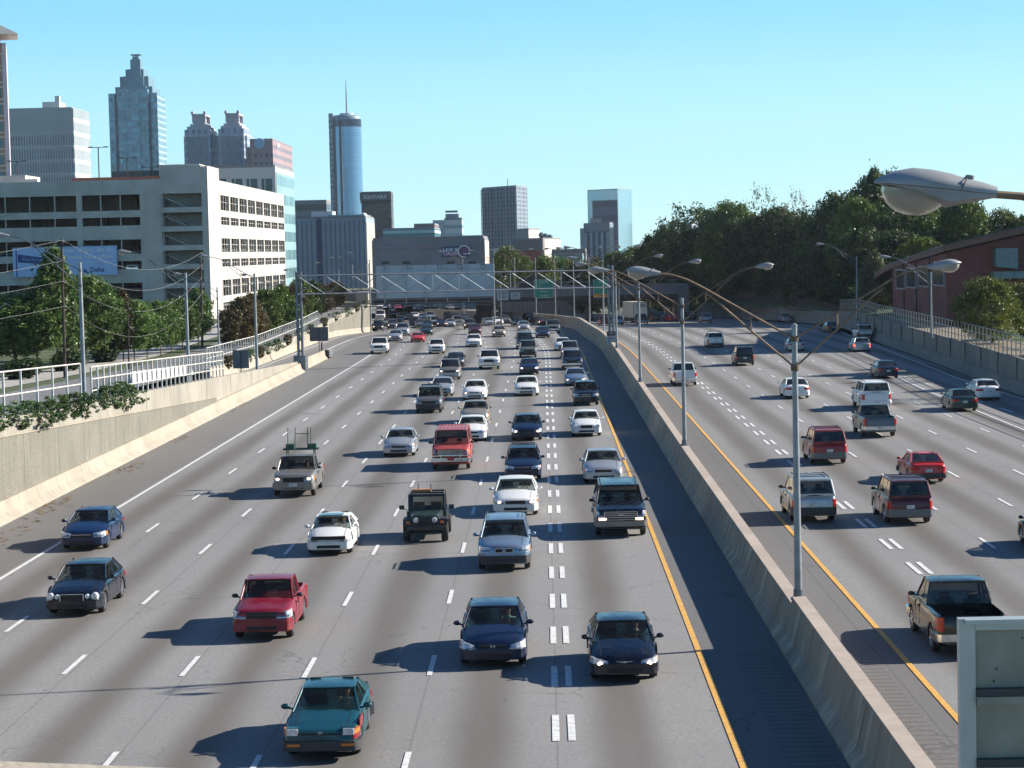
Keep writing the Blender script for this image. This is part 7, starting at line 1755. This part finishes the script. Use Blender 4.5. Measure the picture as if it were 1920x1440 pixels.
# ------------------------------------------------------------------ utility poles and wires
M_wood = plain('pole_wood', (.05, .036, .03), .9, var=.2, scale=3); M_wire = plain('wire', (.3, .29, .28), .5, .2, var=0)
def upole(px, yt, Y, lb, rr=1.0):
    p = py_(px, yt, Y); z = hl_(Y); r = thing('utility_pole', lb, 'utility pole', (p.x, Y, z)); h = p.z-z
    m = MB(); m.tube([(0, 0, 0), (.1, 0, h)], [.14*rr, .10*rr], 8); m.build('pole', M_wood, r); m = MB(); m.box(-.05, .8, -.05, .05, h-.5, h-.4); m.build('bracket', M_wood, r)
    for k, dz in enumerate((.0, 1.7, 3.4, 5.4)): m = MB(); m.lathe([(.05, 0), (.07, .05), (.04, .12)], (.25, 0, h-dz-.3), 8); m.build('insulator', M_galvL, r)
    return Vector((p.x+.25, Y, p.z))
A = upole(113, 448, 188, 'dark wooden utility pole rising before the billboard'); B = upole(374, 472, 252, 'dark wooden utility pole right of the second left lamp'); 
E_ = upole(238, 574, 205, 'short wooden pole among the street trees', .55)
Lf = Vector((-62, 150, 13.5))
def wire(a, b, sag, lb, r=.013):
    P = [a.lerp(b, k/16) - Vector((0, 0, sag*4*(k/16)*(1-k/16))) for k in range(17)]
    m = MB(); m.tube([tuple(p) for p in P], r, 4); o = m.build('overhead_wire', M_wire); tag(o, lb, 'wire', 'overhead wires on the left')
for k, dz in enumerate((.1, 1.8, 3.5, 5.6)):
    nm = ('top', 'second', 'third', 'lowest')[k]
    wire(A-Vector((0, 0, dz)), Lf-Vector((0, 0, 2.6+dz*.8)), 1.0, '%s pale wire running left from the billboard pole' % nm)
    wire(A-Vector((0, 0, dz)), B-Vector((0, 0, dz*.8)), 2.2+k*.5, '%s pale wire sagging between the two tall wooden poles' % nm)
wire(B-Vector((0, 0, .6)), Vector((-36, 330, 10)), .8, 'pale wire running on from the second wooden pole')
# ------------------------------------------------------------------ near camera: sign back and parapet
a = py_(1797, 1160, 12.0); r = thing('aluminium_sign_back', 'close up ribbed aluminium back of a large sign at the lower right corner', 'sign', (a.x, 12.0, a.z))
M_al = plain('sign_aluminium', (.27, .265, .22), .45, .25, var=.15, scale=4); M_alb = plain('sign_aluminium_edge', (.46, .49, .47), .4, .4, var=.08, scale=4)
m = MB(); m.box(.02, 3.2, 0, .02, -1.6, -.03); m.build('panel', M_al, r)
m = MB(); m.box(0, .028, -.02, .05, -1.6, 0); m.box(.028, .085, -.02, .012, -1.6, -.028); m.build('edge_post', M_alb, r)
m = MB(); m.box(.028, 3.2, -.06, .05, -.022, 0); m.box(.085, 3.2, -.03, -.001, -.06, -.022); m.build('top_rail', M_alb, r)
for z_ in (-.41, -.79, -1.2):
    m = MB(); m.box(.087, 3.2, -.05, -.001, z_-.004, z_+.035); m.build('rib', plain('sign_rib_dark', (.05, .055, .06), .5, .3, var=0), r); m = MB(); m.box(.087, 3.2, -.055, -.001, z_-.05, z_-.006); m.build('rib_flange', M_al, r)
for x_, z_ in ((.34, -.11), (.20, -.275), (.185, -.34), (.55, -.58)): m = MB(); m.lathe([(.005, -.005), (.006, 0)], (x_, -.001, z_), 8, axis='y'); m.build('rivet', M_trim, r)
a = py_(0, 1427, 3.6); b = py_(420, 1444, 3.6)
m = MB(); dx = (b-a); m.prism([(a.x-1, a.y-.25), (b.x+1.2, a.y-.25), (b.x+1.2, a.y), (a.x-1, a.y)], 9.9, [a.z-(dx.z/dx.x)*1, b.z+(dx.z/dx.x)*1.2, b.z+(dx.z/dx.x)*1.2, a.z-(dx.z/dx.x)*1])
o = m.build('bridge_parapet', M_foot); tag(o, 'pale concrete parapet of the camera bridge along the bottom left edge', 'parapet')

# ------------------------------------------------------------------ air
hz = MB(); hz.box(-760, 620, -45, 2000, -4.6, 150); hm = bpy.data.materials.new('haze'); hm.use_nodes = True; hn = hm.node_tree; hn.nodes.clear()
hv = hn.nodes.new('ShaderNodeVolumePrincipled'); hv.inputs['Color'].default_value = (.80, .90, 1.0, 1); hv.inputs['Density'].default_value = HAZE; hv.inputs['Anisotropy'].default_value = .3
ho = hn.nodes.new('ShaderNodeOutputMaterial'); hn.links.new(hv.outputs[0], ho.inputs['Volume'])
if HAZE: tag(hz.build('haze', hm), kind='stuff')
